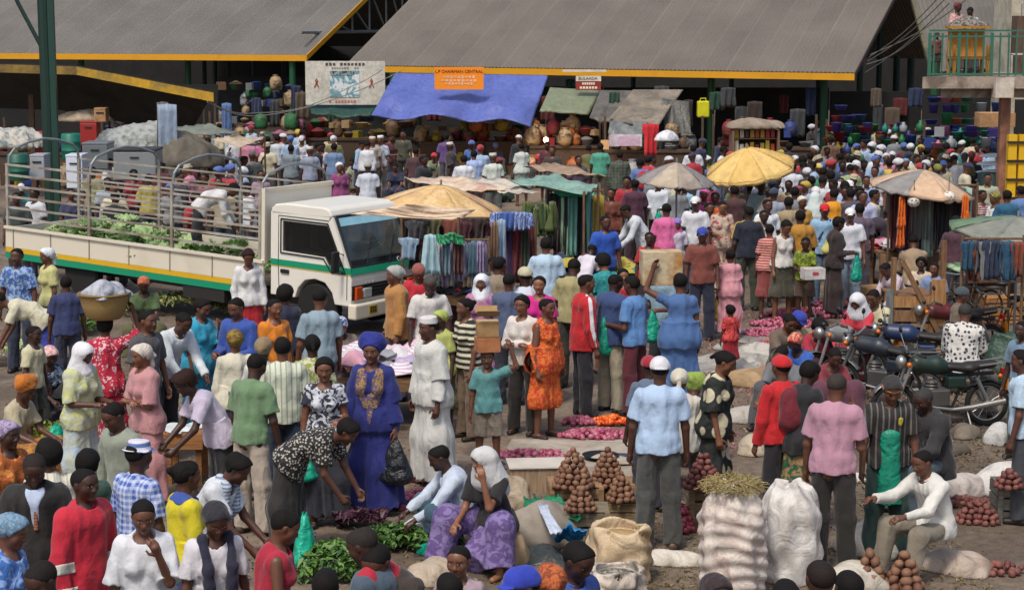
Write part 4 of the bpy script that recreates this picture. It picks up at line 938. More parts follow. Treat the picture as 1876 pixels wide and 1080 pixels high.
for x in nst:
    MB().tube([(x, 0, 2.1), (x, .03, 2.28), (x, .15, 2.4), (x, .5, 2.5), (x, W / 2, 2.54), (x, W - .5, 2.5), (x, W - .15, 2.4), (x, W - .03, 2.28), (x, W, 2.1)], .024, 8).obj('arch_bar', STEEL, TR)
hbm = MB().box((x1 - .02, W / 2, 1.6), (.04, W, 1.1)).obj('headboard', WH, TR)
MB().box((x1 - .01, W / 2, 2.17), (.07, W + .04, .06)).obj('top_rail', WH2, TR)
MB().box((x1 - .01, -.01, 1.6), (.07, .06, 1.2)).obj('corner_post', WH2, TR)
for k in range(3): MB().box((x1 - .045, .4 + .45 * k, 1.6), (.02, .04, 1.08)).obj('rib', RS, TR)
MB().box((-4.2, W / 2, .42), (6.6, .8, .2)).obj('chassis', BLK, TR); MB().box((-3.0, .12, .42), (.9, .3, .3)).obj('fuel_tank', mat('plain', '24221f'), TR)
for x in (-.7, -5.9):
    for y in (.14, W - .14):
        wl = MB().lathe([(.2, -.1), (.36, -.1), (.4, -.06), (.4, .06), (.36, .1), (.2, .1)], (0, 0, 0), 24).obj('wheel', RB, TR); wl.location = (x, y, .40 + .035 * (-x / 5) * 0); wl.rotation_euler = (R(90), 0, 0)
        MB().lathe([(.02, -.07), (.21, -.09), (.21, .09), (.02, .07)], (0, 0, 0), 16).obj('rim', mat('plain', 'b8b2a4', rough=.5), wl)
TM = Matrix.Translation(TR.location) @ TR.rotation_euler.to_matrix().to_4x4()
def onbed(x, y, z): return TM @ Vector((x, y, z))
# cabbages, leaves and sacks on the bed
rc = random.Random(5)
CB = [mat('veg', '8fae6c', 'b9c98e'), mat('veg', '6f9655', 'a3bc80')]
def cabbage_mesh(seed):
    r_ = random.Random(seed); mb = MB().ball((0, 0, 0), .1, 10, (1, 1, .9), r_, .04)
    for k in range(9):
        th = k * .7 + r_.uniform(0, .4); q = r_.uniform(.75, 1.3); P = []
        cx, cy = math.cos(th), math.sin(th)
        mb.sheet(lambda a, c: Vector((cx * (.03 + .13 * c * q) - cy * (a - .5) * .17 * (1 - .4 * c), cy * (.03 + .13 * c * q) + cx * (a - .5) * .17 * (1 - .4 * c), -.06 + .14 * c * (1.3 - .5 * c) + .02 * math.sin(a * 9))), 4, 4, .006)
    return mb.mesh('cabbage', None, True)
cms = [cabbage_mesh(i) for i in range(3)]
for m_ in cms: m_.materials.append(CB[0])
for k in range(70):
    x = rc.uniform(-7.1, -4.3) + (1.2 if rc.random() < .25 else 0); y = rc.uniform(.12, 1.4); z = .78 + (.17 if rc.random() < .45 else 0) + .3 * max(0, 1 - abs(x + 5.7) / 1.4) * rc.random()
    o = bpy.data.objects.new('cabbage', cms[k % 3]); C.objects.link(o); o.location = onbed(x, y, z); o.rotation_euler = (rc.uniform(-.6, .6), rc.uniform(-.6, .6), rc.uniform(0, 6)); o.scale = (rc.uniform(.95, 1.25),) * 3
    o.material_slots[0].link = 'OBJECT'; o.material_slots[0].material = CB[k % 2]
    tag(o, 'green cabbage in the loose heap on the bed of the white truck', 'cabbage', 'cabbages heaped on the truck bed')
def leaves(name, box, n, m, size, seed, z=lambda x, y: 0, kind='stuff', label=None, cat=None, lift=.05, M=None):
    r_ = random.Random(seed); mb = MB()
    for k in range(n):
        x = r_.uniform(box[0], box[2]); y = r_.uniform(box[1], box[3]); c = Vector((x, y, z(x, y) + r_.uniform(0, lift))); s = size * r_.uniform(.5, 1.3)
        e = Euler((r_.uniform(-.9, .9), r_.uniform(-.9, .9), r_.uniform(0, 6.3))).to_matrix(); L_ = s; q = s * r_.uniform(.3, .5)
        pts = [Vector((-L_ / 2, 0, 0)), Vector((-.1 * L_, -q / 2, .12 * s)), Vector((L_ / 2, 0, 0)), Vector((-.1 * L_, q / 2, .12 * s))]
        mb.add([c + e @ p if M is None else M @ (c + e @ p) for p in pts], [(0, 1, 2), (0, 2, 3)])
    o = mb.obj(name, m); return tag(o, label, cat, None, kind)
leaves('cabbage_leaves', (-7.4, .05, -2.2, 1.6), 1500, mat('leaf', '4f7234', 'a0b874'), .18, 8, z=lambda x, y: .72 + .28 * max(0, 1 - abs(x + 5.6) / 1.9), M=TM, label='loose green outer leaves strewn over the bed of the white truck', cat='leaves', lift=.12)
# ---------------------------------------------------------------- produce
def produce_mesh(name, r, sq, seed, tip=0):
    r_ = random.Random(seed); mb = MB().ball((0, 0, 0), r, 8, sq, r_, .06)
    if tip: mb.tube([(0, 0, r * sq[2] * .85), (0, .2 * r, r * sq[2] * 1.35)], [r * .22, r * .05], 5)
    me = mb.mesh(name, None, True); me.materials.append(None); return me
PM = dict(onion=[produce_mesh('onion', .036, (1, 1, .88), i, 1) for i in range(3)], tomato=[produce_mesh('tomato', .034, (1, 1, .82), i) for i in range(2)],
          potato=[produce_mesh('potato', .034, (1.15, .92, .85), i + 5) for i in range(4)])
PMAT = dict(onion=mat('veg', '963450', 'c27488', rough=.35), onionr=mat('veg', '7c2638', 'a84a58', rough=.4), tomato=mat('veg', 'd8401a', 'ef7a22', rough=.25), potato=mat('veg', '6c4634', '8f6a50', rough=.7), potatod=mat('veg', '64362f', '87534a', rough=.7))
REQ = []
def heap(kind, u, v, rx, ry, h, n, label, seed=0, z0=0, m=None):
    """rx, ry in metres; a low spread or mound of produce on the ground around the spot"""
    r_ = random.Random(seed + int(u)); c = G(u, v, z0); rad = .036
    for k in range(n):
        a = r_.uniform(0, 6.283); q = math.sqrt(r_.random()); x, y = rx * q * math.cos(a), ry * q * math.sin(a)
        z = h * (1 - q * q) * r_.random() ** .5
        REQ.append((kind, m or kind, Vector((c.x + x, c.y + y, z0 + rad * .8 + z)), r_.uniform(.75, 1.2), r_, label))
def pyramid(u, v, R0, n_lay, label, z0=0, m='potato', sc=1.0, seed=0):
    r_ = random.Random(seed + int(u)); c = G(u, v, z0); z = z0 + .03 * sc
    for i in range(n_lay):
        r = R0 * (1 - i / n_lay); k = max(1, int(2 * math.pi * r / (.07 * sc)))
        for rr_ in ([r, r * .45] if i < 2 and r > .12 else [r]):
            k = max(1, int(2 * math.pi * rr_ / (.07 * sc)))
            for j in range(k):
                a = 6.283 * j / k + i * .5; REQ.append(('potato', m, Vector((c.x + rr_ * math.cos(a) * (1 if k > 1 else 0), c.y + rr_ * math.sin(a) * (1 if k > 1 else 0), z + r_.uniform(-.006, .006))), sc * r_.uniform(.88, 1.12), r_, label))
        z += .047 * sc
def flush_produce():
    for kind, cap_, cat in (('onion', 290, 'onion'), ('tomato', 120, 'tomato'), ('potato', 290, 'potato')):
        L = sorted([q for q in REQ if q[0] == kind], key=lambda q: q[2].y / q[3])
        for q in L[:cap_]:
            o = bpy.data.objects.new(kind, q[4].choice(PM[kind])); C.objects.link(o); o.location = q[2]; o.scale = (q[3],) * 3; o.rotation_euler = (q[4].uniform(-1.2, 1.2), q[4].uniform(-1.2, 1.2), q[4].uniform(0, 6))
            o.material_slots[0].link = 'OBJECT'; o.material_slots[0].material = PMAT[q[1]]; tag(o, q[5], cat, q[5].split(' ', 1)[0] + ' ' + cat + 's: ' + q[5][-26:])
        rest = L[cap_:]
        for mk in sorted(set(q[1] for q in rest)):
            mb = MB(); src = PM[kind][0]; vs0 = [Vector(v.co) for v in src.vertices]; fs0 = [tuple(p.vertices) for p in src.polygons]
            for q in rest:
                if q[1] != mk: continue
                e = Euler((q[4].uniform(-1, 1), q[4].uniform(-1, 1), 0)).to_matrix() * q[3]; mb.add([q[2] + e @ v for v in vs0], fs0)
            o = mb.obj('loose_' + kind + 's', PMAT[mk], None, True); tag(o, dict(onion='spread of small red onions farther back on the ground sheets', onionr='spread of dark red onions farther back', potato='spread of brown potatoes farther back on the sheets', potatod='spread of dark reddish potatoes farther back', tomato='spread of small tomatoes farther back on the sheets')[mk], cat + 's', None, 'stuff')
# ---------------------------------------------------------------- simple goods
CARD = ('stain', 'b48a5e', '96704a'); 
def carton(u, v, w_, d_, h_, label, z0=0, rz=0, m=None, open_=False, Y=None, name='carton', pos=None):
    p = pos or (G(u, v, z0) if Y is None else AT(u, v, Y)); t = thing(name, label, 'carton' if name == 'carton' else 'crate', (p.x, p.y, p.z), R(rz)); m = m or mat(*CARD)
    MB().box((0, 0, h_ / 2), (w_, d_, h_)).obj('box', m, t, bevel=.006)
    MB().box((0, 0, h_ + .002), (w_ * .97, .05, .006)).obj('tape', mat('plain', 'c9b48c'), t)
    if open_:
        for s in (-1, 1): f = MB().box((0, 0, 0), (w_, .006, d_ * .42)).obj('flap', m, t); f.location = (0, s * (d_ / 2 + .06), h_ + .1); f.rotation_euler = (s * -.7, 0, 0)
    return t
def crate(u, v, w_, d_, h_, label, z0=0, rz=0, c=('a88560', '7d5f42')):
    p = G(u, v, z0); t = thing('wooden_crate', label, 'crate', p, R(rz)); m = mat('woodx', *c)
    n = max(2, int(h_ / .11))
    for k in range(n):
        z = h_ * (k + .5) / n
        MB().box((0, 0, z), (w_, d_, h_ / n * .84)).obj('slat_row', m, t)
    for sx in (-1, 1): MB().box((sx * (w_ / 2 - .02), -d_ / 2 - .012, h_ / 2), (.05, .024, h_ + .01)).obj('corner_post', m, t)
    MB().box((0, 0, h_ + .006), (w_ * .99, d_ * .99, .012)).obj('top_board', m, t)
    return t
def sack(u, v, r, h, label, m=None, openm=None, seed=0, z0=0, lean=(0, 0), q=1.0, folds=7, straw=False, name='sack', cat='sack'):
    p = G(u, v, z0); t = thing(name, label, cat, p, random.Random(seed).uniform(0, 6)); m = m or mat('sack', 'cfc6b6', 'a79c8c')
    r_ = random.Random(seed); ph = [r_.uniform(0, 6) for _ in range(6)]; P = []
    def fn(X):
        z = X[:, 2] / h; th = np.arctan2(X[:, 1] * q, X[:, 0])
        cx, cy = lean[0] * z * z, lean[1] * z * z; rad = np.sqrt((X[:, 0] - cx) ** 2 + ((X[:, 1] - cy) * q) ** 2)
        prof = r * (.93 + .12 * np.sin(np.clip(z, 0, 1) * 3.14) - (.0 if openm else .42) * np.clip((z - .72) / .3, 0, 1) ** 1.5)
        w_ = .011 * np.sin(z * h * folds * 6.3 + 2.6 * np.sin(th * 2 + ph[0] + z * 3) + ph[1]) + .014 * np.sin(th * 5 + 3 * np.sin(z * 4 + ph[2])) + .012 * np.sin(th * 9 + z * 7 + ph[3])
        d = (rad - prof + w_); top = h * (1 + .05 * np.sin(th * 3 + ph[4])); d = np.maximum(d, X[:, 2] - top); d = np.maximum(d, -X[:, 2] + .0)
        if openm: d = np.maximum(d, -np.maximum(rad - prof * .82, -(X[:, 2] - h * .8)))
        return (d * .8).astype(np.float32)
    b_ = r * 1.35 + abs(lean[0]) + abs(lean[1]); V, F = nets(fn, (-b_, -b_ / min(q, 1), -.03), (b_, b_ / min(q, 1), h * 1.15), max(.013, r / 16))
    me = npmesh('sack_cloth', V, F, m); o = bpy.data.objects.new('sack_cloth', me); C.objects.link(o); o.parent = t
    if openm: MB().ball((lean[0] * .7, lean[1] * .7, h * .74), r * .84, 12, (1, 1 / q, .35)).obj('contents', openm, t, True)
    if straw:
        r2 = random.Random(4); mb = MB()
        for k in range(420):
            a = r2.uniform(0, 6.3); rr = r * math.sqrt(r2.random()) * .95; c = Vector((rr * math.cos(a), rr * math.sin(a), h * (.99 + .08 * (1 - rr / r)) + r2.uniform(-.02, .03)))
            d = Vector((r2.uniform(-1, 1), r2.uniform(-1, 1), r2.uniform(-.5, .6))).normalized() * r2.uniform(.03, .085); mb.tube([c - d, c, c + d + Vector((0, 0, -.02))], .0035, 4, cap=False)
        o = mb.obj('straw', mat('leaf', 'a8935c', '857a48'), t); o['kind'] = 'stuff'
    return t
def lump(u, v, rx, ry, h, label, m, seed=0, z0=0, rz=0, name='bundle', cat='bundle', ridge=.02, pos=None):
    """a soft heap or slumped bag"""
    p = pos or G(u, v, z0); t = thing(name, label, cat, p, R(rz)); r_ = random.Random(seed); ph = [r_.uniform(0, 6) for _ in range(8)]
    def fn(X):
        a = np.sqrt((X[:, 0] / rx) ** 2 + (X[:, 1] / ry) ** 2 + (np.maximum(X[:, 2], 0) / h) ** 2 + 1e-9); s = min(rx, ry, h)
        w_ = .5 * np.sin(X[:, 0] * 9 + 2 * np.sin(X[:, 1] * 7 + ph[0]) + ph[1]) + .5 * np.sin(X[:, 1] * 12 + ph[2] + 2 * np.sin(X[:, 2] * 9)) + .4 * np.sin((X[:, 0] + X[:, 1]) * 22 + ph[3] + 1.5 * np.sin(X[:, 2] * 15 + ph[4]))
        d = (a - 1) * s + ridge * w_ + .06 * s * np.sin(X[:, 0] * 4 / rx + ph[5]); return (np.maximum(d, -X[:, 2] - .0) * .75).astype(np.float32)
    V, F = nets(fn, (-rx * 1.3, -ry * 1.3, -.03), (rx * 1.3, ry * 1.3, h * 1.4), max(.014, min(rx, ry, h) / 11)); me = npmesh('cloth', V, F, m); o = bpy.data.objects.new('cloth', me); C.objects.link(o); o.parent = t
    return t
def sheetpx(name, label, cat, cs, m, sag=.0, rip=.01, n=(18, 10), seed=0, th=.012, group=None, poles=None, pm=None, sub=None):
    """cloth stretched between four corners, each (u, v, height)"""
    P = [G(u, v, z) if z < CH else None for u, v, z in cs]; r_ = random.Random(seed); ph = [r_.uniform(0, 6) for _ in range(5)]
    c0 = (P[0] + P[1] + P[2] + P[3]) / 4; t = thing(name, label, cat, (c0.x, c0.y, 0), 0, group); o_ = Vector((c0.x, c0.y, 0))
    nr = (P[1] - P[0]).cross(P[3] - P[0]).normalized(); nr = nr if nr.z > 0 else -nr
    def f(a, b):
        q = (P[0].lerp(P[1], a)).lerp(P[3].lerp(P[2], a), b)
        return q - o_ - Vector((0, 0, sag * math.sin(a * math.pi) * math.sin(b * math.pi))) + nr * rip * (math.sin(a * 17 + 3 * math.sin(b * 5 + ph[0]) + ph[1]) + .7 * math.sin(b * 13 + 4 * a + ph[2]) + .5 * math.sin(a * 37 + b * 9 + ph[3]))
    MB().sheet(f, n[0], n[1], th, nr).obj('cloth', m, t, True)
    for i in (poles or []): q = P[i] - o_; MB().tube([(q.x, q.y, 0), (q.x, q.y, q.z + .05)], .022, 6).obj('pole', pm or mat('wood', '7a5f45', '5c4632'), t)
    return t
def umbrella(u, v, H, r, cols, label, drop=.42, tilt=(0, 0), nseg=8, rz=0, flap=.08, group='market umbrellas', scal=.0, pole=True):
    g = G(u, v, H); M = Euler((R(tilt[0]), R(tilt[1]), R(rz))).to_matrix(); t = thing('umbrella', label, 'umbrella', (g.x, g.y, 0), 0, group); ap = Vector((0, 0, H))
    for k in range(nseg):
        a0, a1 = 6.2832 * k / nseg, 6.2832 * (k + 1) / nseg
        def f(a, b):
            th = a0 + (a1 - a0) * a; rim = 1 - scal * math.sin(a * math.pi); rr = r * b * rim / 1.0 * (math.cos(math.pi / nseg) / math.cos(th - (a0 + a1) / 2))
            z = -drop * (b ** 1.35) + .04 * r * math.sin(a * math.pi) * -b + (.012 * math.sin(a * 12 + k * 3) * b)
            return ap + M @ Vector((rr * math.cos(th), rr * math.sin(th), z))
        def f2(a, b):
            q = f(a, 1); return q + M @ Vector((0, 0, -flap * b + .01 * math.sin(a * 15 + k)))
        mm = cols[k % len(cols)]; MB().sheet(f, 6, 8, .008, (0, 0, 1)).obj('panel', mm, t, True)
        if flap: MB().sheet(f2, 6, 1, .006, (math.cos(a0), math.sin(a0), 0)).obj('valance', mm, t, True)
        e = ap + M @ Vector((r * math.cos(a0), r * math.sin(a0), -drop)); MB().tube([ap + Vector((0, 0, -.03)), (ap + e) / 2 + Vector((0, 0, .03)), e - Vector((0, 0, .03))], .007, 4).obj('rib', STEEL, t)
    if pole: MB().tube([(0, 0, 0), ap + Vector((0, 0, .08))], .02, 8).obj('pole', STEEL, t)
    return t
# ---------------------------------------------------------------- hanging clothes
_hgm = {}
def garment(u, v, w_, h_, Y, m, label, kind='shirt', rz=0, group=None, name='hanging_garment', cat='garment'):
    p = AT(u, v, Y); key = (kind, round(w_, 2), round(h_, 2))
    if key not in _hgm:
        sh = {'shirt': lambda b: (1.0 if b < .28 else .72), 'trouser': lambda b: .6 + .12 * b, 'dress': lambda b: .55 + .45 * b, 'cloth': lambda b: .95}[kind]; sd = len(_hgm) * 1.7
        def f(a, b):
            x = (a - .5) * w_ * sh(b); d = .045 * math.sin(a * 15 + sd + b * 2) * (.4 + b) + .02 * math.sin(a * 31 + b * 5); z = -h_ * b - (.05 * abs(a - .5) if b < .1 else 0) - .012 * math.sin(a * 9 + sd) * b
            return Vector((x, d, z))
        me = MB().sheet(f, 12, 8, .02, (0, 1, 0)).mesh('garment', None, True); me.materials.append(None); _hgm[key] = me
    o = bpy.data.objects.new(name, _hgm[key]); C.objects.link(o); o.location = p; o.rotation_euler = (0, 0, R(rz)); o.material_slots[0].link = 'OBJECT'; o.material_slots[0].material = m
    return tag(o, label, cat, group)
def bag(P, label, c='14a886', s=.22, seed=0, name='plastic_bag', group=None, hh=.34):
    """a filled carrier bag hanging with its handles at point P"""
    t = thing(name, label, 'bag', P, random.Random(seed).uniform(0, 3), group); ph = random.Random(seed).uniform(0, 6)
    def fn(X):
        z = -X[:, 2] / hh; th = np.arctan2(X[:, 1], X[:, 0]); rad = np.sqrt(X[:, 0] ** 2 + (X[:, 1] * 1.5) ** 2)
        pr = s * .5 * (.18 + 1.0 * np.clip(z, 0, 1) ** .8) * np.where(z > .8, np.sqrt(np.clip(1 - ((z - .8) / .22) ** 2, 0, 1)), 1)
        return (np.maximum(rad - pr + .006 * np.sin(th * 6 + z * 5 + ph) + .003 * np.sin(z * 24 + 2 * np.sin(th * 2)), X[:, 2]) * .7).astype(np.float32)
    V, F = nets(fn, (-s, -s, -hh * 1.1), (s, s, .02), .013); me = npmesh('bag_body', V, F, mat('tarp', c, rough=.35, sc=4)); o = bpy.data.objects.new('bag_body', me); C.objects.link(o); o.parent = t
    for y in (-.015, .015): MB().tube([(-.03, y, -.05), (-.012, y, .02), (.012, y, .02), (.03, y, -.05)], .007, 5).obj('handle', mat('tarp', c, rough=.35, sc=4), t)
    return t
def table(u0, u1, v, z, d_, label, rz=0, c=('8a6a48', '6a4e34')):
    a, b_ = G(u0, v, z), G(u1, v, z); w_ = (b_ - a).length; t = thing('market_table', label, 'table', ((a.x + b_.x) / 2, (a.y + b_.y) / 2 + d_ / 2, 0), R(rz)); m = mat('woodx', *c)
    MB().box((0, 0, z - .025), (w_, d_, .05)).obj('tabletop', m, t)
    for sx in (-1, 1):
        for sy in (-1, 1): MB().box((sx * (w_ / 2 - .06), sy * (d_ / 2 - .06), (z - .05) / 2), (.06, .06, z - .05)).obj('leg', m, t)
    MB().box((0, -d_ / 2 - .012, z - .1), (w_ * .98, .02, .12)).obj('apron', m, t)
    return t, w_, d_
def clothes_on(t, w_, d_, z, cols, n, seed, what, where, pit=.1):
    r_ = random.Random(seed)
    for k in range(n):
        x, y = r_.uniform(-w_ / 2 + .1, w_ / 2 - .1), r_.uniform(-d_ / 2 + .08, d_ / 2 - .08); sx, sy = r_.uniform(.14, .26), r_.uniform(.1, .2); ph = r_.uniform(0, 6); h_ = r_.uniform(.04, .04 + pit)
        f = lambda a, b: Vector(((a - .5) * 2 * sx * (1 + .2 * math.sin(b * 5 + ph)), (b - .5) * 2 * sy * (1 + .2 * math.sin(a * 4 + ph)), .015 + h_ * math.sin(a * 3.1) * math.sin(b * 3.1) + .02 * math.sin(a * 14 + ph + 5 * b)))
        cn, c = r_.choice(cols); o = MB().sheet(f, 8, 6, .02, (0, 0, 1)).obj('folded_garment', c, None, True)
        o.location = (t.location.x + x, t.location.y + y, z + .008 * k * .5); o.rotation_euler = (0, 0, r_.uniform(0, 3)); tag(o, '%s %s %s' % (cn, what, where), 'garment', '%s %ss %s' % (cn, what, where))
cl = lambda c, k='cloth', c2='fff', sc=1.0: mat(k, c, c2, sc)
POLY = mat('sack', 'd6cfc2', 'b3a898'); POLYB = mat('sack', 'cdb795', 'a68a66'); 
# tarpaulins and awnings in front of the middle hall
def wall_tarp(label, cs, Y0, Y1, m, rip=.03, n=(22, 12), seed=0, sag=.1, name='tarpaulin'):
    A_, B_, C_, D_ = AT(cs[0][0], cs[0][1], Y0), AT(cs[1][0], cs[1][1], Y0), AT(cs[2][0], cs[2][1], Y1), AT(cs[3][0], cs[3][1], Y1)
    ct = (A_ + B_ + C_ + D_) / 4; t = thing(name, label, 'tarpaulin', ct); r_ = random.Random(seed); ph = [r_.uniform(0, 6) for _ in range(4)]
    f = lambda a, b: A_.lerp(B_, a).lerp(D_.lerp(C_, a), b) - ct + Vector((0, -rip * 2 * (math.sin(a * 11 + 3 * math.sin(b * 3 + ph[0])) * (.3 + b) + .5 * math.sin(a * 29 + b * 4 + ph[1])), -sag * math.sin(a * math.pi) * b + rip * math.sin(a * 14 + ph[2]) * b))
    MB().sheet(f, n[0], n[1], .02, (0, 1, .2)).obj('sheet', m, t, True); return t
BLU = mat('tarp', '5a69b0', sc=2, rough=.6)
wall_tarp('long crumpled blue tarpaulin hanging below the orange signboard', ((724, 134), (1004, 138), (972, 230), (680, 216)), 61.5, 58.5, BLU, .10, (70, 26), 3, -.12)
wall_tarp('plain olive green awning between the blue tarpaulin and the grey tarpaulins', ((1008, 160), (1102, 166), (1078, 210), (988, 204)), 60, 58.5, mat('tarp', '7c8468', sc=2), .01, (12, 8), 5, 0)
wall_tarp('brown canvas tarpaulin sloping beside the dark green post', ((1160, 164), (1252, 164), (1206, 228), (1115, 218)), 59, 56.5, mat('stain', '8d8272', '6e665a'), .03, (18, 12), 6)
wall_tarp('dark grey tarpaulin between the olive awning and the brown canvas', ((1100, 165), (1165, 166), (1120, 222), (1080, 214)), 59.5, 57.5, mat('stain', '6c6862', '55524e'), .03, (14, 10), 7)
wall_tarp('grey cloth hanging under the brown canvas tarpaulin', ((1118, 220), (1188, 224), (1176, 250), (1114, 246)), 56.6, 56, mat('tarp', '6f7472', sc=3), .03, (14, 8), 8)
wall_tarp('dark drape hanging at the right of the brown canvas tarpaulin', ((1212, 180), (1262, 186), (1268, 290), (1222, 284)), 58, 57, mat('tarp', '575550', sc=3), .04, (12, 10), 9)
wall_tarp('dark green sheet hanging under the white billboard', ((562, 188), (700, 186), (680, 212), (570, 206)), 61, 60, mat('tarp', '1d4438', sc=3), .03, (16, 6), 10)
lump(0, 0, .42, .3, .3, 'white plastic wrapped bundle beside the red cloth under the brown canvas', mat('sack', 'd5d8dc', 'a9adb5'), 2, pos=AT(1222, 258, 55))
garment(1192, 226, .5, .95, 55.5, cl('c0202c'), 'bright red cloth hanging between the notice board and the white bundle')
garment(1318, 0, .3, .3, 60, cl('c0202c'), 'x') if 0 else None
t = thing('jerrycan', 'yellow plastic can hanging from the eave beside the green post', 'jerrycan', AT(1288, 200, 59)); MB().box((0, 0, 0), (.38, .2, .52), R(5)).obj('body', mat('plain', 'd9d420', rough=.4), t, bevel=.04); MB().tube([(-.1, 0, .26), (-.08, 0, .34), (.08, 0, .34), (.1, 0, .26)], .015, 6).obj('handle', mat('plain', 'd9d420', rough=.4), t)
# kiosk with packets
kq = AT(1383, 235, 47); k = thing('kiosk', 'small kiosk with shelves of red and yellow packets behind the yellow umbrella', 'kiosk', (kq.x, 47, 0))
MB().box((0, .45, 1.2), (1.12, .05, 1.9)).obj('back_panel', mat('wood', '7b5a44', '5d4434'), k)
for sx in (-.57, .57): MB().box((sx, .1, 1.15), (.05, .75, 2.0)).obj('side_panel', mat('wood', '8b6a52', '6b5040'), k)
for z in (1.25, 1.6, 1.95): MB().box((0, .15, z), (1.1, .5, .03)).obj('shelf', mat('woodx', '9a7a5a', '7a5f48'), k)
lump(0, 0, .72, .55, .25, 'brown canvas roof cover sagging over the packet kiosk', mat('stain', '9a8a78', '7d7062'), 3, pos=Vector((kq.x, 47.1, 2.2)))
rr = random.Random(9)
for z in (1.27, 1.62, 1.97):
    for j in range(8):
        c = rr.choice(('c0392b', 'd9a520', 'c9541f', 'e0d6c0', '8c2f4a', 'd8b84a', '5a2a22')); h_ = rr.uniform(.17, .3)
        o = MB().box((0, 0, h_ / 2), (.105, .09, h_), taper=.9).obj('packet', mat('plain', c, rough=.4), None, bevel=.008); o.location = (kq.x - .46 + .13 * j, 46.98, z); tag(o, 'coloured packet standing on the kiosk shelves behind the yellow umbrella', 'packet', 'packets on the kiosk shelves')
# umbrellas
YU = mat('tarp', 'e0bd74', sc=2, rough=.8); umbrella(1368, 270, 2.42, .93, [YU, mat('tarp', 'dab468', sc=2, rough=.8)], 'large pale yellow umbrella over the crowd at the right of centre', .42, (8, -12), 8, 10, .10)
PC = mat('stain', 'cfae8e', 'b09a84'); GYU = mat('tarp', '8f8a86', sc=2); umbrella(1694, 310, 2.35, .92, [PC, GYU, PC], 'peach and grey panelled umbrella above the hanging footballs', .33, (6, 5), 8, 20, .05)
umbrella(1240, 297, 2.25, .75, [mat('stain', 'a79a8c', '8d8278'), GYU, mat('stain', 'b9ab96', '9a8c7a')], 'small grey and beige umbrella half hidden behind the yellow one', .36, (4, 4), 8, 0, .03)
umbrella(1866, 396, 2.1, 1.0, [mat('tarp', '85877a', sc=2), mat('tarp', '8f9084', sc=2), mat('tarp', '85877a', sc=2), mat('tarp', '6f8a64', sc=2)], 'grey green umbrella cut by the right edge of the picture', .20, (4, 3), 8, 15, .05)
OU = mat('stain', 'e2c290', 'cda66c', sc=2); umbrella(808, 338, 2.2, 1.12, [OU, mat('stain', 'd8b47c', 'b89078'), OU], 'large faded orange umbrella beside the truck cab', .40, (5, 3), 8, 22, .06)
sheetpx('awning', 'pale peach cloth awning stretched in front of the truck windscreen', 'awning', ((640, 392, 1.95), (745, 374, 2.1), (872, 384, 2.0), (840, 404, 1.85)), mat('tarp', 'd9bfa2', sc=2), .05, .012, poles=(3,))
sheetpx('awning', 'cream and rust stained awning behind the orange umbrella', 'awning', ((740, 326, 2.1), (838, 322, 2.15), (932, 346, 2.05), (830, 350, 2.0)), mat('stain', 'd8c8ae', 'b08070'), .06, .015)
sheetpx('awning', 'long pale canvas awning left of the teal awning', 'awning', ((845, 324, 2.1), (925, 326, 2.1), (990, 352, 2.0), (915, 352, 2.0)), mat('stain', 'cfc3b2', '8c8a88'), .06, .015, seed=3)
sheetpx('awning', 'grey plastic sheet folded under the pale canvas awning', 'awning', ((838, 330, 2.0), (860, 330, 2.0), (925, 352, 1.95), (850, 346, 1.95)), mat('tarp', '77777c', sc=3, rough=.3), .04, .015, seed=4)
sheetpx('awning', 'teal grey plastic awning over the hanging towels', 'awning', ((925, 330, 2.15), (1010, 318, 2.2), (1096, 340, 2.1), (1070, 356, 2.0)), mat('stain', '86a89a', '6f8f86', sc=2), .08, .02, poles=(2, 3))
sheetpx('awning', 'brown canvas awning with red corners behind the teal awning', 'awning', ((958, 304, 2.2), (1018, 298, 2.25), (1112, 322, 2.15), (1020, 318, 2.15)), mat('stain', 'a8927a', '8a7260'), .06, .015, seed=5)
sheetpx('awning', 'bright green plastic strip hanging from the teal awning', 'awning', ((1010, 348, 2.02), (1075, 346, 2.02), (1070, 360, 1.9), (1025, 360, 1.9)), mat('tarp', '1d9a72', sc=3), .02, .01, (10, 4))
sheetpx('stall_cover', 'light green cloth spread over the wooden crates at the right', 'cloth', ((1722, 484, 1.15), (1800, 474, 1.3), (1850, 492, 1.15), (1760, 500, 1.05)), mat('tarp', '9ab890', sc=2), -.04, .015, poles=(0, 2))
sheetpx('awning', 'grey green canopy on poles among the stalls at upper left', 'awning', ((320, 232, 2.2), (380, 226, 2.3), (440, 243, 2.1), (330, 248, 2.1)), mat('stain', '7d8478', '666c62'), .04, .015, poles=(2, 3))
sheetpx('awning', 'cream canopy right of the grey green canopy at upper left', 'awning', ((385, 255, 2.1), (425, 247, 2.2), (485, 252, 2.1), (440, 270, 1.95)), mat('stain', 'bfae98', 'a08f7c'), .04, .015, poles=(2,))
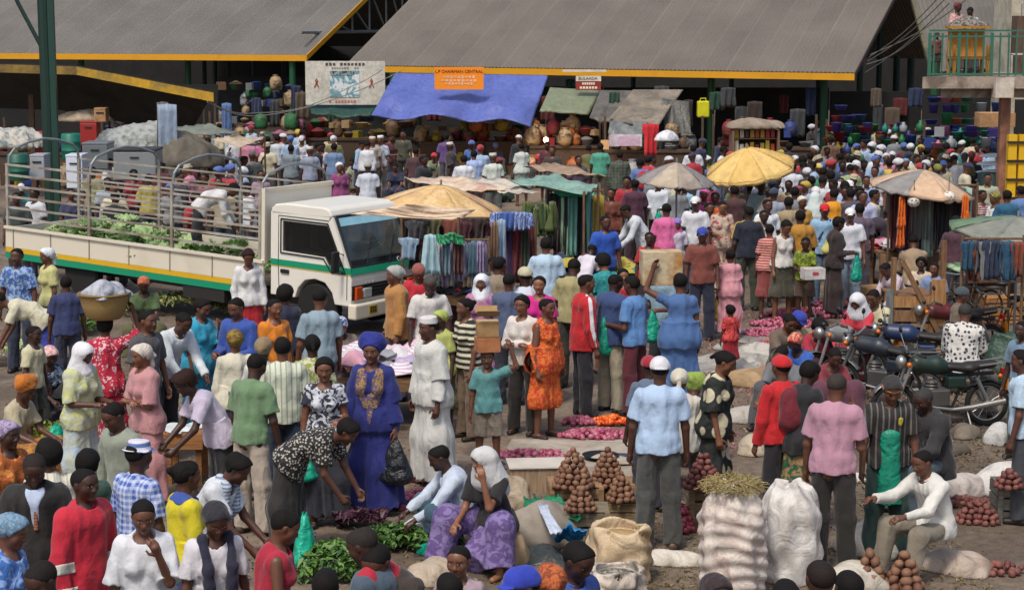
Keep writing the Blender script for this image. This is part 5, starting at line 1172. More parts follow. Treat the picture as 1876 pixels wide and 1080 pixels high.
# left background: drums, freezers, covered heaps
def drum(u, v, Y, r, h, c, label, name='barrel', cat='barrel'):
    p = AT(u, v, Y); t = thing(name, label, cat, (p.x, Y, 0) if v > 400 else p); MB().lathe([(r * .96, 0), (r, .02), (r, h * .33), (r * 1.04, h * .35), (r, h * .37), (r, h * .66), (r * 1.04, h * .68), (r, h * .7), (r, h - .02), (r * .9, h)], (0, 0, 0), 18).obj('body', mat('plain', c, rough=.45), t, True); return t
def cabinet(u0, v0, u1, v1, Y, d_, m, label, lid=None, name='freezer'):
    a, b_ = AT(u0, v0, Y), AT(u1, v1, Y); h_ = a.z - b_.z; t = thing(name, label, name, ((a.x + b_.x) / 2, Y + d_ / 2, b_.z)); MB().box((0, 0, h_ / 2), (b_.x - a.x, d_, h_)).obj('body', m, t, bevel=.02)
    MB().box((0, 0, h_ + .03), ((b_.x - a.x) * 1.02, d_ * 1.02, .06)).obj('lid', lid or m, t, bevel=.01); MB().box((0, -d_ / 2 - .015, h_ * .8), (.2, .02, .03)).obj('handle', DARK, t); return t
drum(131, 292, 43, .22, .6, '12705a', 'teal plastic drum behind the rear rails of the truck, right of the mast'); drum(34, 330, 42, .24, .6, '155c4a', 'dark teal drum behind the rear corner of the truck')
WFZ = mat('paint', 'a4aab0', '8c9298', rough=.4); cabinet(120, 288, 152, 345, 42, .6, mat('paint', 'd3dbe8', 'b8c0cc'), 'tall white cabinet beside the teal drum behind the truck'); cabinet(54, 288, 82, 330, 42.5, .6, WFZ, 'small grey white cabinet left of the mast')
cabinet(207, 278, 286, 330, 42, .9, mat('paint', '84898b', '6c7072'), 'grey chest freezer with a dark lid behind the truck rails', BLK); cabinet(150, 266, 198, 310, 44, .8, mat('paint', '70777b', '5c6266'), 'low grey freezer left of the chest freezer')
cabinet(146, 226, 178, 262, 50, .5, mat('paint', '9c2a26', '7c201e'), 'red metal cabinet in the shade under the left shed', name='cabinet'); cabinet(62, 246, 80, 286, 46, .4, mat('paint', 'a81f2a', '8a1820'), 'narrow bright red cabinet beside the mast', name='cabinet'); cabinet(172, 202, 194, 224, 50, .4, mat(*CARD), 'tan box high on a stack under the left shed', name='box')
lump(0, 0, 1.15, .9, .72, 'heap wrapped in pale grey plastic sheeting behind the truck', mat('sack', 'a0a49f', '707470'), 4, pos=AT(262, 276, 47), ridge=.05)
lump(0, 0, 1.0, .8, .85, 'heap under a brown grey canvas behind the truck', mat('stain', '6e675a', '544e44'), 5, pos=AT(338, 306, 46), ridge=.04)
lump(0, 0, .8, .5, .3, 'flat cream bundle on top of the red cabinet', mat('stain', 'b5a48e', '94846f'), 6, pos=AT(155, 222, 51))
lump(0, 0, 1.0, .6, .5, 'pale sacks and cloth heaped at the left edge behind the truck', mat('sack', 'b8b4a8', '6a7a80'), 7, pos=AT(14, 270, 46), ridge=.05)
garment(306, 190, .5, 1.55, 45.5, cl('8fa0b4'), 'tall pale blue cloth hanging over the canvas heap', 'cloth'); garment(298, 186, .3, 1.1, 45.6, cl('5f5c5e'), 'narrow dark grey cloth hanging beside the pale blue one', 'cloth')
garment(415, 188, .28, 1.0, 52, cl('5b78a8'), 'faded blue cloth hanging from the wire at the tip of the shed roof', 'cloth')
# produce and ground cloths in the middle
PALEC = mat('stain', 'b5ab9c', '978b7b'); 
def groundcloth(u, v, w_, d_, label, m=None, rz=0, h_=.012, name='ground_sheet'):
    p = G(u, v); f = lambda a, b: Vector(((a - .5) * w_ + .05 * math.sin(b * 6 + u), (b - .5) * d_ + .04 * math.sin(a * 7 + u), .012 + h_ * (1 + math.sin(a * 17 + 4 * b + u)) * math.sin(math.pi * a) * math.sin(math.pi * b)))
    o = MB().sheet(f, 22, 16, .008).obj(name, m or PALEC, None, True); o.location = p; o.rotation_euler = (0, 0, R(rz)); return tag(o, label, 'sheet')
groundcloth(1075, 838, 1.7, 1.9, 'pale ground sheet under the red onions and potato pyramids', h_=.02); groundcloth(985, 842, .9, .5, 'small dusty sheet under the front heap of red onions', rz=20)
groundcloth(745, 925, 1.0, .7, 'dusty sheet under the onions beside the bending woman', mat('stain', '8a8478', '6e685c')); groundcloth(1440, 612, 2.2, 1.6, 'grey ground sheet under the onions right of the path', mat('stain', '8f8a84', '75706a'), 30)
groundcloth(1350, 668, 1.5, 1.2, 'crumpled pale cloths spread left of the red capped seller', mat('sack', 'a8a49c', '8a867e'), 10, .09); groundcloth(1400, 655, 1.3, 1.0, 'crumpled grey cloth behind the red capped man', mat('sack', 'b5b0a6', '77746e'), 40, .12)
groundcloth(1010, 1030, 1.5, .55, 'black plastic sheet lying behind the bottom row of heads', mat('tarp', '3c403e', sc=3, rough=.4), -8, .08)
heap('onion', 978, 838, .44, .20, .05, 95, 'red onion in the front heap left of the white topped box'); heap('onion', 1090, 801, .42, .22, .07, 110, 'red onion on the pale sheet in front of the tomatoes'); heap('onion', 1062, 777, .22, .12, .06, 50, 'red onion in the small heap left of the tomatoes')
heap('onion', 1133, 742, .2, .16, .1, 60, 'red onion in the heap behind the tomatoes'); heap('tomato', 1120, 778, .26, .12, .09, 95, 'orange red tomato in the heap beside the blue shirted man', m='tomato')
heap('onion', 728, 928, .40, .2, .1, 150, 'red onion in the heap the bending woman reaches for'); heap('onion', 780, 910, .28, .1, .06, 50, 'red onion in the long row beside the crouching person'); heap('onion', 783, 882, .18, .12, .08, 45, 'red onion in the small pile behind the crouching person')
heap('onion', 1245, 968, .14, .22, .22, 90, 'dark red onion in the steep pile beside the tall sack', m='onionr'); heap('onion', 1275, 800, .12, .10, .1, 35, 'dark red onion behind the man in the white cap', m='onionr')
for i, (u, v, rx, ry, n) in enumerate(((1485, 578, .8, .35, 330), (1440, 597, .6, .3, 230), (1408, 614, .4, .3, 130), (1520, 562, .35, .2, 100), (1398, 640, .28, .2, 80), (1465, 622, .4, .2, 110))): heap('onion', u, v, rx, ry, .1, n, 'red onion in the long heap right of the path', seed=i)
heap('tomato', 1543, 562, .14, .1, .1, 28, 'red tomato at the far end of the onion heap', m='tomato'); heap('tomato', 1428, 628, .2, .1, .1, 28, 'orange tomato near the seated sellers right of the path', m='tomato')
crate(1052, 948, .52, .45, .36, 'wooden crate under the tall left potato pyramid', rz=4); pyramid(1050, 892, .18, 8, 'brown potato in the tall pyramid on the left crate', z0=.37, sc=1.05)
crate(1116, 935, .50, .42, .3, 'wooden crate under the right potato pyramid'); pyramid(1113, 888, .165, 8, 'brown potato in the pyramid on the right crate', z0=.31)
crate(1074, 985, .42, .36, .3, 'grey wooden crate in front under a small potato pile', c=('8c8068', '6a5f4c')); pyramid(1064, 934, .13, 5, 'brown potato in the small front pile on the grey crate', z0=.31, sc=.95)
crate(1145, 948, .46, .36, .2, 'low wooden crate beside the grey trousers', c=('94805f', '6f5c42')); pyramid(1137, 916, .13, 5, 'brown potato in the pile beside the grey trousers', z0=.21); heap('potato', 1160, 915, .14, .1, .06, 18, 'brown potato spilled beside the grey trousers', z0=.21)
crate(1303, 960, .46, .4, .42, 'wooden box under the potato pile left of the tall sack', c=('8c7c60', '6b5c44')); pyramid(1288, 893, .17, 7, 'reddish potato in the pile left of the tall white sack', z0=.43, m='potatod')
t = thing('box', 'low box with a white cardboard top behind the potato pyramids', 'box', G(985, 893), R(5)); MB().box((0, 0, .13), (.62, .42, .26)).obj('box', mat('wood', 'a58d72', '8a735a'), t); MB().box((.0, 0, .268), (.64, .46, .012)).obj('top', mat('plain', 'ccc5b8'), t)
pyramid(1592, 1076, .13, 5, 'large brown potato in the left heap at the bottom edge', sc=1.45); pyramid(1655, 1080, .14, 5, 'large brown potato in the right heap at the bottom edge', sc=1.45)
heap('potato', 1752, 925, .36, .16, .06, 60, 'dark potato in the wide heap right of the white shirted seller', m='potatod'); pyramid(1776, 956, .12, 4, 'dark potato in the small twin pile on the path, left one', m='potatod'); pyramid(1806, 958, .12, 4, 'dark potato in the small twin pile on the path, right one', m='potatod')
heap('potato', 1835, 1050, .26, .12, .06, 34, 'dark potato near the bottom right corner', m='potatod'); crate(1856, 950, .4, .35, .38, 'grey metal box under the potatoes at the right edge', c=('77746a', '5a574e')); pyramid(1848, 893, .12, 4, 'dark potato on the grey box at the right edge', z0=.39, m='potatod')
# greens
GRA = mat('leaf', '2c5220', '6a9040'); GRB = mat('leaf', '2f5a2a', '6b8f3c')
leaves('leafy_greens', (-.5, -.26, .5, .22), 1700, GRA, .10, 3, z=lambda x, y: .11 * max(0, 1 - (x / .55) ** 2 - (y / .36) ** 2), M=Matrix.Translation(G(748, 1000)), label='heap of loose green leaves in front of the seated woman with the white veil', cat='greens', lift=.1)
leaves('leafy_greens', (-.28, -.3, .28, .3), 900, GRA, .11, 4, z=lambda x, y: .2 * max(0, 1 - (x / .35) ** 2 - (y / .35) ** 2), M=Matrix.Translation(G(610, 1052)), label='heap of light green leaves behind the woman in the red vest', cat='greens', lift=.1)
leaves('leafy_greens', (-.25, -.15, .25, .15), 350, mat('leaf', '3a1f2c', '5c3040'), .1, 5, z=lambda x, y: .08, M=Matrix.Translation(G(662, 965)), label='dark purple leaves where the bending woman reaches', cat='greens', lift=.08)
leaves('leafy_greens', (-.5, -.3, .5, .3), 600, mat('leaf', '8a9c3c', 'b9c060'), .12, 6, z=lambda x, y: .12 * max(0, 1 - (x / .6) ** 2), M=Matrix.Translation(G(98, 812)), label='yellow green vegetables heaped left of the woman in the pale floral dress', cat='greens', lift=.1)
leaves('leafy_greens', (-.6, -.5, .6, .4), 700, mat('leaf', '9ab070', 'c5cf98'), .12, 7, z=lambda x, y: .2 * max(0, 1 - (x / .7) ** 2), M=Matrix.Translation(G(15, 665)), label='pale green cabbages and leaves at the left edge', cat='greens', lift=.12)
leaves('leafy_greens', (-.5, -.4, .5, .4), 600, GRB, .16, 8, z=lambda x, y: .25 * max(0, 1 - (x / .6) ** 2), M=Matrix.Translation(G(120, 610)), label='dark green leaves piled behind the women at the left', cat='greens', lift=.12)
leaves('leafy_greens', (-.9, -.4, .9, .4), 700, mat('leaf', '6a8044', 'a09a60'), .15, 9, z=lambda x, y: .22 * max(0, 1 - (x / 1.0) ** 2), M=Matrix.Translation(G(330, 575)), label='dry and green leaves heaped beside the truck chassis', cat='greens', lift=.12)
# sacks in front
sack(1340, 1092, .27, .98, 'tall ridged white sack topped with straw at the bottom centre right', mat('sack', 'd3c8bc', 'b09a90'), seed=2, folds=8, straw=True, z0=0)
sack(1445, 1060, .262, .86, 'smooth white sack standing right of the straw topped one', mat('sack', 'd6d2cc', 'b0a8a0'), seed=3, folds=2.2)
sack(1134, 1062, .27, .50, 'open beige sack with folded rim behind the bottom row of heads', POLYB, openm=mat('stain', 'b79a66', '93784c'), seed=4, folds=5)
sack(1130, 1110, .23, .34, 'short crumpled cream sack in front of the open beige one', mat('sack', 'cdc0b0', '6a645c'), openm=mat('leafy', '5c5a52', 'a09888'), seed=5)
lump(985, 990, .48, .33, .36, 'grey cloth covered bundle behind the black plastic sheet', mat('stain', '9c9284', '7d7468'), 11)
sheetpx('cloth', 'dark green net draped over the grey bundle', 'cloth', ((960, 912, .32), (1020, 905, .4), (1072, 950, .25), (960, 940, .3)), mat('tarp', '157a50', sc=4), 0, .02, (14, 10)); 
sheetpx('cloth', 'white paper strip lying on the grey bundle', 'cloth', ((984, 922, .42), (1000, 920, .42), (1030, 972, .34), (1008, 976, .34)), mat('tarp', 'c3cddc', sc=3), 0, .008, (8, 8)); sheetpx('cloth', 'bright blue plastic sheet at the front of the grey bundle', 'cloth', ((1012, 985, .14), (1040, 960, .34), (1076, 972, .3), (1060, 990, .12)), mat('tarp', '1a84c8', sc=4), 0, .02, (12, 10))
lump(912, 1030, .3, .25, .32, 'brown canvas bundle behind the seated woman with the veil', mat('stain', 'b49c7c', '8f785a'), 12); lump(880, 1000, .2, .2, .5, 'patched brown sack leaning behind the black topped woman', mat('sack', 'a8906e', '77603f'), 13) if 0 else None
lump(935, 950, .22, .2, .48, 'tan and grey sack standing right of the woman with the white veil', mat('sack', 'b5a48c', '7c6a50'), 14)
lump(1245, 1032, .42, .14, .12, 'flattened white sack on the ground left of the tall sack', POLY, 15, name='sack', cat='sack', rz=-8)
lump(1600, 1010, .40, .3, .3, 'slumped white sack the seated seller leans on', mat('sack', 'c9c2b4', 'a59a8a'), 16, name='sack', cat='sack'); lump(1560, 1075, .36, .25, .22, 'white sack on the ground behind the shaved heads', mat('sack', 'c5beb0', 'a59a8a'), 17, name='sack', cat='sack')
lump(1752, 1045, .38, .2, .18, 'pale pinkish sack under the legs of the white shirted seller', mat('sack', 'b5a596', '8e7c6c'), 18, name='sack', cat='sack', rz=-25)
lump(1762, 905, .3, .2, .22, 'striped white sack behind the wide potato heap', mat('sack', 'c2b8b0', '998c84'), 19, name='sack', cat='sack'); lump(1832, 900, .42, .26, .3, 'large white sack lying at the right edge', mat('sack', 'cfcbc4', 'aca49a'), 20, name='sack', cat='sack', rz=15)
lump(1833, 812, .2, .18, .24, 'crumpled pale bag on the dirt at the right', mat('sack', 'c5c3be', '8f8a84'), 21, name='sack', cat='sack')
lump(1575, 880, .10, .1, .1, 'small crumpled white plastic on the dirt between the men', mat('sack', 'c9c5c0', '9a9690'), 22, name='sack', cat='bag'); lump(775, 965, .2, .1, .1, 'crumpled white plastic on top of the green leaves', mat('sack', 'cdd3d8', 'a0a8ae'), 23, z0=.16, name='plastic_sheet', cat='sheet')
lump(790, 1012, .17, .12, .12, 'small bright teal plastic bag at the edge of the leaves', mat('tarp', '18b090', sc=4, rough=.4), 24, name='plastic_bag', cat='bag'); lump(800, 1062, .3, .25, .2, 'dusty cream sack between the leaves and the bottom heads', mat('sack', 'b5a692', '94836c'), 25, name='sack', cat='sack')
lump(1380, 830, .2, .2, .2, 'crumpled paper and sacking behind the woman in the spotted dress', mat('sack', 'b8aa94', '8c7a60'), 26); lump(1375, 700, .55, .4, .16, 'tan sacking spread behind the spotted dress', mat('stain', 'b09470', '8f7452'), 27); lump(1370, 770, .3, .26, .2, 'grey and white bundle beside the red sweater', mat('sack', 'b0aaa0', '77726a'), 28)
lump(1850, 700, .35, .3, .75, 'dark green net bundle hanging at the right edge beside the number plate', mat('tarp', '2f4a3a', sc=4), 29)
for i_, (u_, v_, c_, w_) in enumerate(((1330, 640, 'a09c94', 'behind the cornrowed woman'), (1300, 610, '8c8478', 'on the path edge by the toddler'), (1395, 745, '8c7a64', 'between the red sweater and the spotted dress'), (1500, 780, '9a948a', 'beyond the pink shirted man'), (1590, 800, '6c6454', 'beyond the green apron'), (1740, 830, '5c5444', 'in the straw by the jeans'), (1770, 800, '74695a', 'in the straw below the exhaust pipe'), (1410, 690, 'a8785c', 'right of the red cap'))): lump(u_, v_, .2 + .03 * (i_ % 3), .16, .10 + .03 * (i_ % 4), 'small crumpled cloth heap ' + w_, mat('sack', c_, '5a5048'), 80 + i_, rz=i_ * 40)
t = thing('basin', 'shallow black basin on the ground sheet between the pyramids', 'basin', G(1100, 842)); MB().lathe([(.12, 0), (.2, .06), (.21, .065), (.19, .062), (.11, .012)], (0, 0, 0), 20).obj('bowl', BLK, t, True)
t = thing('basin', 'dark blue grey bowl behind the man in the light blue shirt', 'basin', G(1140, 848)); MB().lathe([(.15, 0), (.26, .05), (.27, .055), (.25, .05), (.14, .012)], (0, 0, 0), 20).obj('bowl', mat('plain', '3d4450', rough=.4), t, True)
t = thing('basin', 'wide dark green basin beside the seated woman at the left', 'basin', G(112, 735, .25)); MB().lathe([(.2, 0), (.3, .1), (.31, .11), (.28, .1), (.18, .015)], (0, 0, 0), 20).obj('bowl', mat('plain', '1f5a44', rough=.4), t, True)
bag(G(103, 778, .3), 'green plastic bag lying beside the seated woman in the beige blouse', s=.4, hh=.26, seed=7)
# tables with clothes
LP = [('pink', cl('d8a0b0')), ('white', cl('d8d5d8')), ('lilac', cl('b9a8cc')), ('grey', cl('9a9aa0')), ('pale pink', cl('dcc0c8')), ('striped', cl('c8b0c0', 'hstripe', 'e8e4e8', 3))]
t, w_, d_ = table(612, 800, 692, .62, 1.1, 'long wooden table of folded clothes behind the woman in blue'); clothes_on(t, w_, d_, .63, LP, 46, 3, 'folded garment', 'on the long table behind the woman in blue', .12)
t, w_, d_ = table(1010, 1178, 512, .7, 1.3, 'low stall table of shoes and clothes left of the cardboard box'); clothes_on(t, w_, d_, .71, [('white', cl('cdd0d2')), ('navy', cl('22304a')), ('dark', cl('2a2a2e')), ('teal', cl('2f7f7c')), ('maroon', cl('6a2434')), ('yellow', cl('b8a83c')), ('grey', cl('8f9296'))], 46, 4, 'folded garment', 'on the stall table left of the cardboard box', .1)
t, w_, d_ = table(775, 880, 540, .7, .9, 'low table of mixed clothes in front of the hanging trousers'); clothes_on(t, w_, d_, .71, [('red', cl('b02030')), ('dark', cl('2c2830')), ('white', cl('c8c4c0')), ('pink', cl('c87088')), ('green', cl('3c6a50')), ('blue', cl('4a6494'))], 34, 5, 'folded garment', 'on the table under the hanging trousers', .12)
t, w_, d_ = table(1610, 1730, 462, .75, 1.0, 'stall table under the peach and grey umbrella'); clothes_on(t, w_, d_, .76, [('red', cl('b02838')), ('white', cl('d0cccc')), ('black', cl('222226')), ('navy', cl('1f2a48')), ('pink', cl('c88898'))], 30, 6, 'folded garment', 'on the table under the peach and grey umbrella', .1)
t, w_, d_ = table(1768, 1890, 500, .7, 1.0, 'dark wooden stall under the grey green umbrella', c=('6a4a34', '4c3526')); clothes_on(t, w_, d_, .71, [('red', cl('a83040')), ('salmon', cl('c0705c')), ('dark', cl('2a2428'))], 16, 8, 'folded garment', 'on the stall under the grey green umbrella', .08)
t, w_, d_ = table(296, 372, 795, .55, .5, 'small wooden table by the woman in the lilac blouse', c=('a87242', '7f5430')); lump(0, 0, .28, .2, .05, 'flat white papers on the small wooden table', mat('plain', 'cfd6d8'), 31, pos=t.location + Vector((0, 0, .55)))
lump(700, 700, .16, .14, .16, 'white round bundle at the left end of the long clothes table', mat('sack', 'd0d2d6', 'a8aab0'), 32, z0=.64); lump(640, 665, .3, .2, .16, 'bright red cloth heap at the left of the clothes table', cl('b01c2c'), 33, z0=.6)
# hanging clothes racks
rg = random.Random(21)
def rack(u0, u1, v, Y, n, w_, h_, cols, where, kind='trouser', bar=True, jit=4):
    for k in range(n):
        u = u0 + (u1 - u0) * (k + .5) / n; cn, c = rg.choice(cols); garment(u, v + rg.uniform(-jit, jit), w_ * rg.uniform(.85, 1.2), round(h_ * rg.choice((.85, 1.0, 1.1)), 2), Y + rg.uniform(-.12, .12), c, '%s %s' % (cn, where), kind, rg.uniform(-25, 25), '%s %s' % (cn, where))
    if bar:
        a, b_ = AT(u0 - 6, v - 3, Y), AT(u1 + 6, v - 3, Y); t = thing('clothes_rail', 'wooden rail carrying the ' + where, 'rail', ((a.x + b_.x) / 2, Y, a.z)); hw = (b_.x - a.x) / 2
        MB().tube([(-hw, 0, 0), (hw, 0, 0)], .018, 6).obj('bar', mat('wood', '7a5f45', '5c4632'), t)
        for s in (-1, 1): MB().tube([(s * hw, 0, -a.z), (s * hw, 0, .05)], .022, 6).obj('pole', mat('wood', '7a5f45', '5c4632'), t)
dk = [('black', cl('1c1c20')), ('dark brown', cl('33241e')), ('dark grey', cl('3c3c40')), ('maroon', cl('4a1c26'))]
rack(800, 890, 442, 28.2, 13, .2, .62, [('grey blue', cl('7a94a4')), ('white', cl('d2d0d0')), ('brown', cl('5c3a34')), ('lilac', cl('9a8cae')), ('slate', cl('4c6a7c')), ('cream', cl('cbb8a0'))], 'trousers hanging in a row under the orange umbrella'); 
rack(742, 900, 436, 29.25, 12, .3, .42, dk + [('pale blue', cl('8aa4bc')), ('red', cl('8c2430'))], 'small garment in the lower row under the orange umbrella', 'shirt', False, 5); rack(742, 900, 402, 29.3, 14, .3, .42, dk + [('olive', cl('5c5a3c')), ('rust', cl('7a4030'))], 'garment hanging in the dark under the orange umbrella', 'shirt')
garment(788, 428, .32, .62, 27.9, cl('a3c3cc'), 'pale blue child outfit hanging beside the truck cab', 'dress'); 
for k in range(9): garment(802 + 5.2 * k, 428 + 3 * math.sin(k), .12, .13, 28.0, cl('37a06c'), 'green plastic hanger cluster above the hanging trousers', 'shirt', k * 30, 'green hangers above the hanging trousers', 'clothes_hanger', 'hanger')
rack(900, 925, 402, 28.5, 2, .2, .75, [('light blue', cl('9ab0c8')), ('tan', cl('8a6a54'))], 'garment hanging right of the orange umbrella', bar=False)
rack(905, 970, 388, 29.2, 9, .2, .28, [('blue patterned', cl('5a78b8', 'floral', 'dfe4ee', 2)), ('blue', cl('4a6ab0'))], 'cloth in the fringe of blue patterned cloths', 'cloth', False, 1); rack(900, 975, 410, 29.5, 9, .22, 1.0, [('purple', cl('3a2450')), ('dark red', cl('6a2028')), ('brown', cl('50382c')), ('dark green', cl('2f4030'))], 'garment hanging under the blue patterned cloths', 'dress', jit=8)
rack(1010, 1100, 352, 32, 15, .2, 1.15, [('black', cl('1e1e24')), ('rose', cl('a8606c')), ('teal', cl('6fa898')), ('mustard', cl('a08828')), ('lilac', cl('a890b8')), ('pale green', cl('a0c8a0')), ('blue', cl('5070a8')), ('dark', cl('26262c'))], 'towel hanging under the teal awning', 'cloth')
for k in range(7): garment(965 + 8 * k, 368 + 5 * (k % 3), .26, .5, 31.5, [cl('5c6a34'), cl('38501f')][k % 2], 'olive green leafy strings hanging left of the rose towels', 'dress', k * 40, 'leafy strings left of the towels')
rack(1636, 1785, 342, 32.0, 17, .17, 1.1, [('grey', cl('7c7c78')), ('dark', cl('2a2a30')), ('brown', cl('5a3a32')), ('pale green', cl('9ab8a8')), ('navy', cl('22305a')), ('maroon', cl('6a2830'))], 'garment hanging under the peach and grey umbrella', 'cloth')
for u, v in ((1652, 358), (1650, 395), (1768, 355), (1770, 385)): garment(u, v, .16, .55, 31.4, mat('cloth', 'e06a10'), 'bright orange %s string bag hanging on the %s side of the ball stall' % ('upper' if v < 380 else 'lower', 'left' if u < 1700 else 'right'), 'dress', 10)
for u, v in ((1674, 368), (1738, 362)):
    t = thing('football', 'white ball hanging at the %s under the peach and grey umbrella' % ('left' if u < 1700 else 'right'), 'ball', AT(u, v, 31.3)); MB().ball((0, 0, 0), .11, 14).obj('ball', mat('dots', 'dcd8cc', 'a08a7a', 2.0), t, True); MB().tube([(0, 0, .1), (0, 0, .35)], .006, 5).obj('string', DARK, t)
rack(1770, 1870, 440, 25.6, 12, .22, .5, [('navy', cl('25304a')), ('grey', cl('7a7a7c')), ('striped', cl('50506a', 'hstripe', 'b0b0b8', 3)), ('rust', cl('80402c')), ('teal blue', cl('1f4a66'))], 'garment hanging under the grey green umbrella', 'shirt')
# wooden stall, crates at right
st = thing('wooden_stall', 'tall rough wooden stall frame with plank sides beside the motorcycles', 'stall', G(1668, 668)); WD = mat('wood', '8e6a48', '6a4c34'); WL = mat('wood', 'b48656', '8f6740')
for x, y, h_ in ((-.28, 0, 1.55), (.28, 0, 1.2), (-.28, .8, 1.5), (.6, .75, 1.7)): MB().box((x, y, h_ / 2), (.07, .07, h_)).obj('post', WD, st)
for k in range(5): MB().box((.0, -.045, .12 + .2 * k), (.56, .025, .16)).obj('plank', WD if k % 2 else WL, st)
MB().box((-.34, -.06, .55), (.1, .03, 1.1)).obj('grey_plank', mat('wood', '77807f', '5a6060'), st); MB().box((.36, -.05, .62), (.2, .03, 1.24)).obj('side_plank', WL, st)
for z in (.3, 1.0): MB().box((0, .4, z), (.62, .8, .03)).obj('shelf', WD, st)
b_ = MB().box((0, 0, 0), (.07, .05, 1.3)).obj('brace', WD, st); b_.location = (.12, -.09, .95); b_.rotation_euler = (0, R(-28), 0)
crate(1785, 556, .9, .6, .5, 'large plank crate under the light green cloth', c=('a07a50', '7c5a3a')); crate(1842, 590, .8, .5, .42, 'orange brown wooden box below the bicycles', c=('b07a3c', '8a5a2a')); crate(1745, 585, .5, .5, .3, 'small plank crate left of the large one', c=('a88458', '7a5c3c'))
carton(1600, 560, .5, .4, .35, 'tan cardboard carton leaning on the wooden stall', rz=20); carton(1592, 668, .3, .28, .55, 'flattened tan cardboard standing beside the stall', rz=15)
lump(1815, 570, .3, .3, .5, 'tan wicker sack under the light green cloth', mat('sack', 'a88c68', '7c6446'), 41)
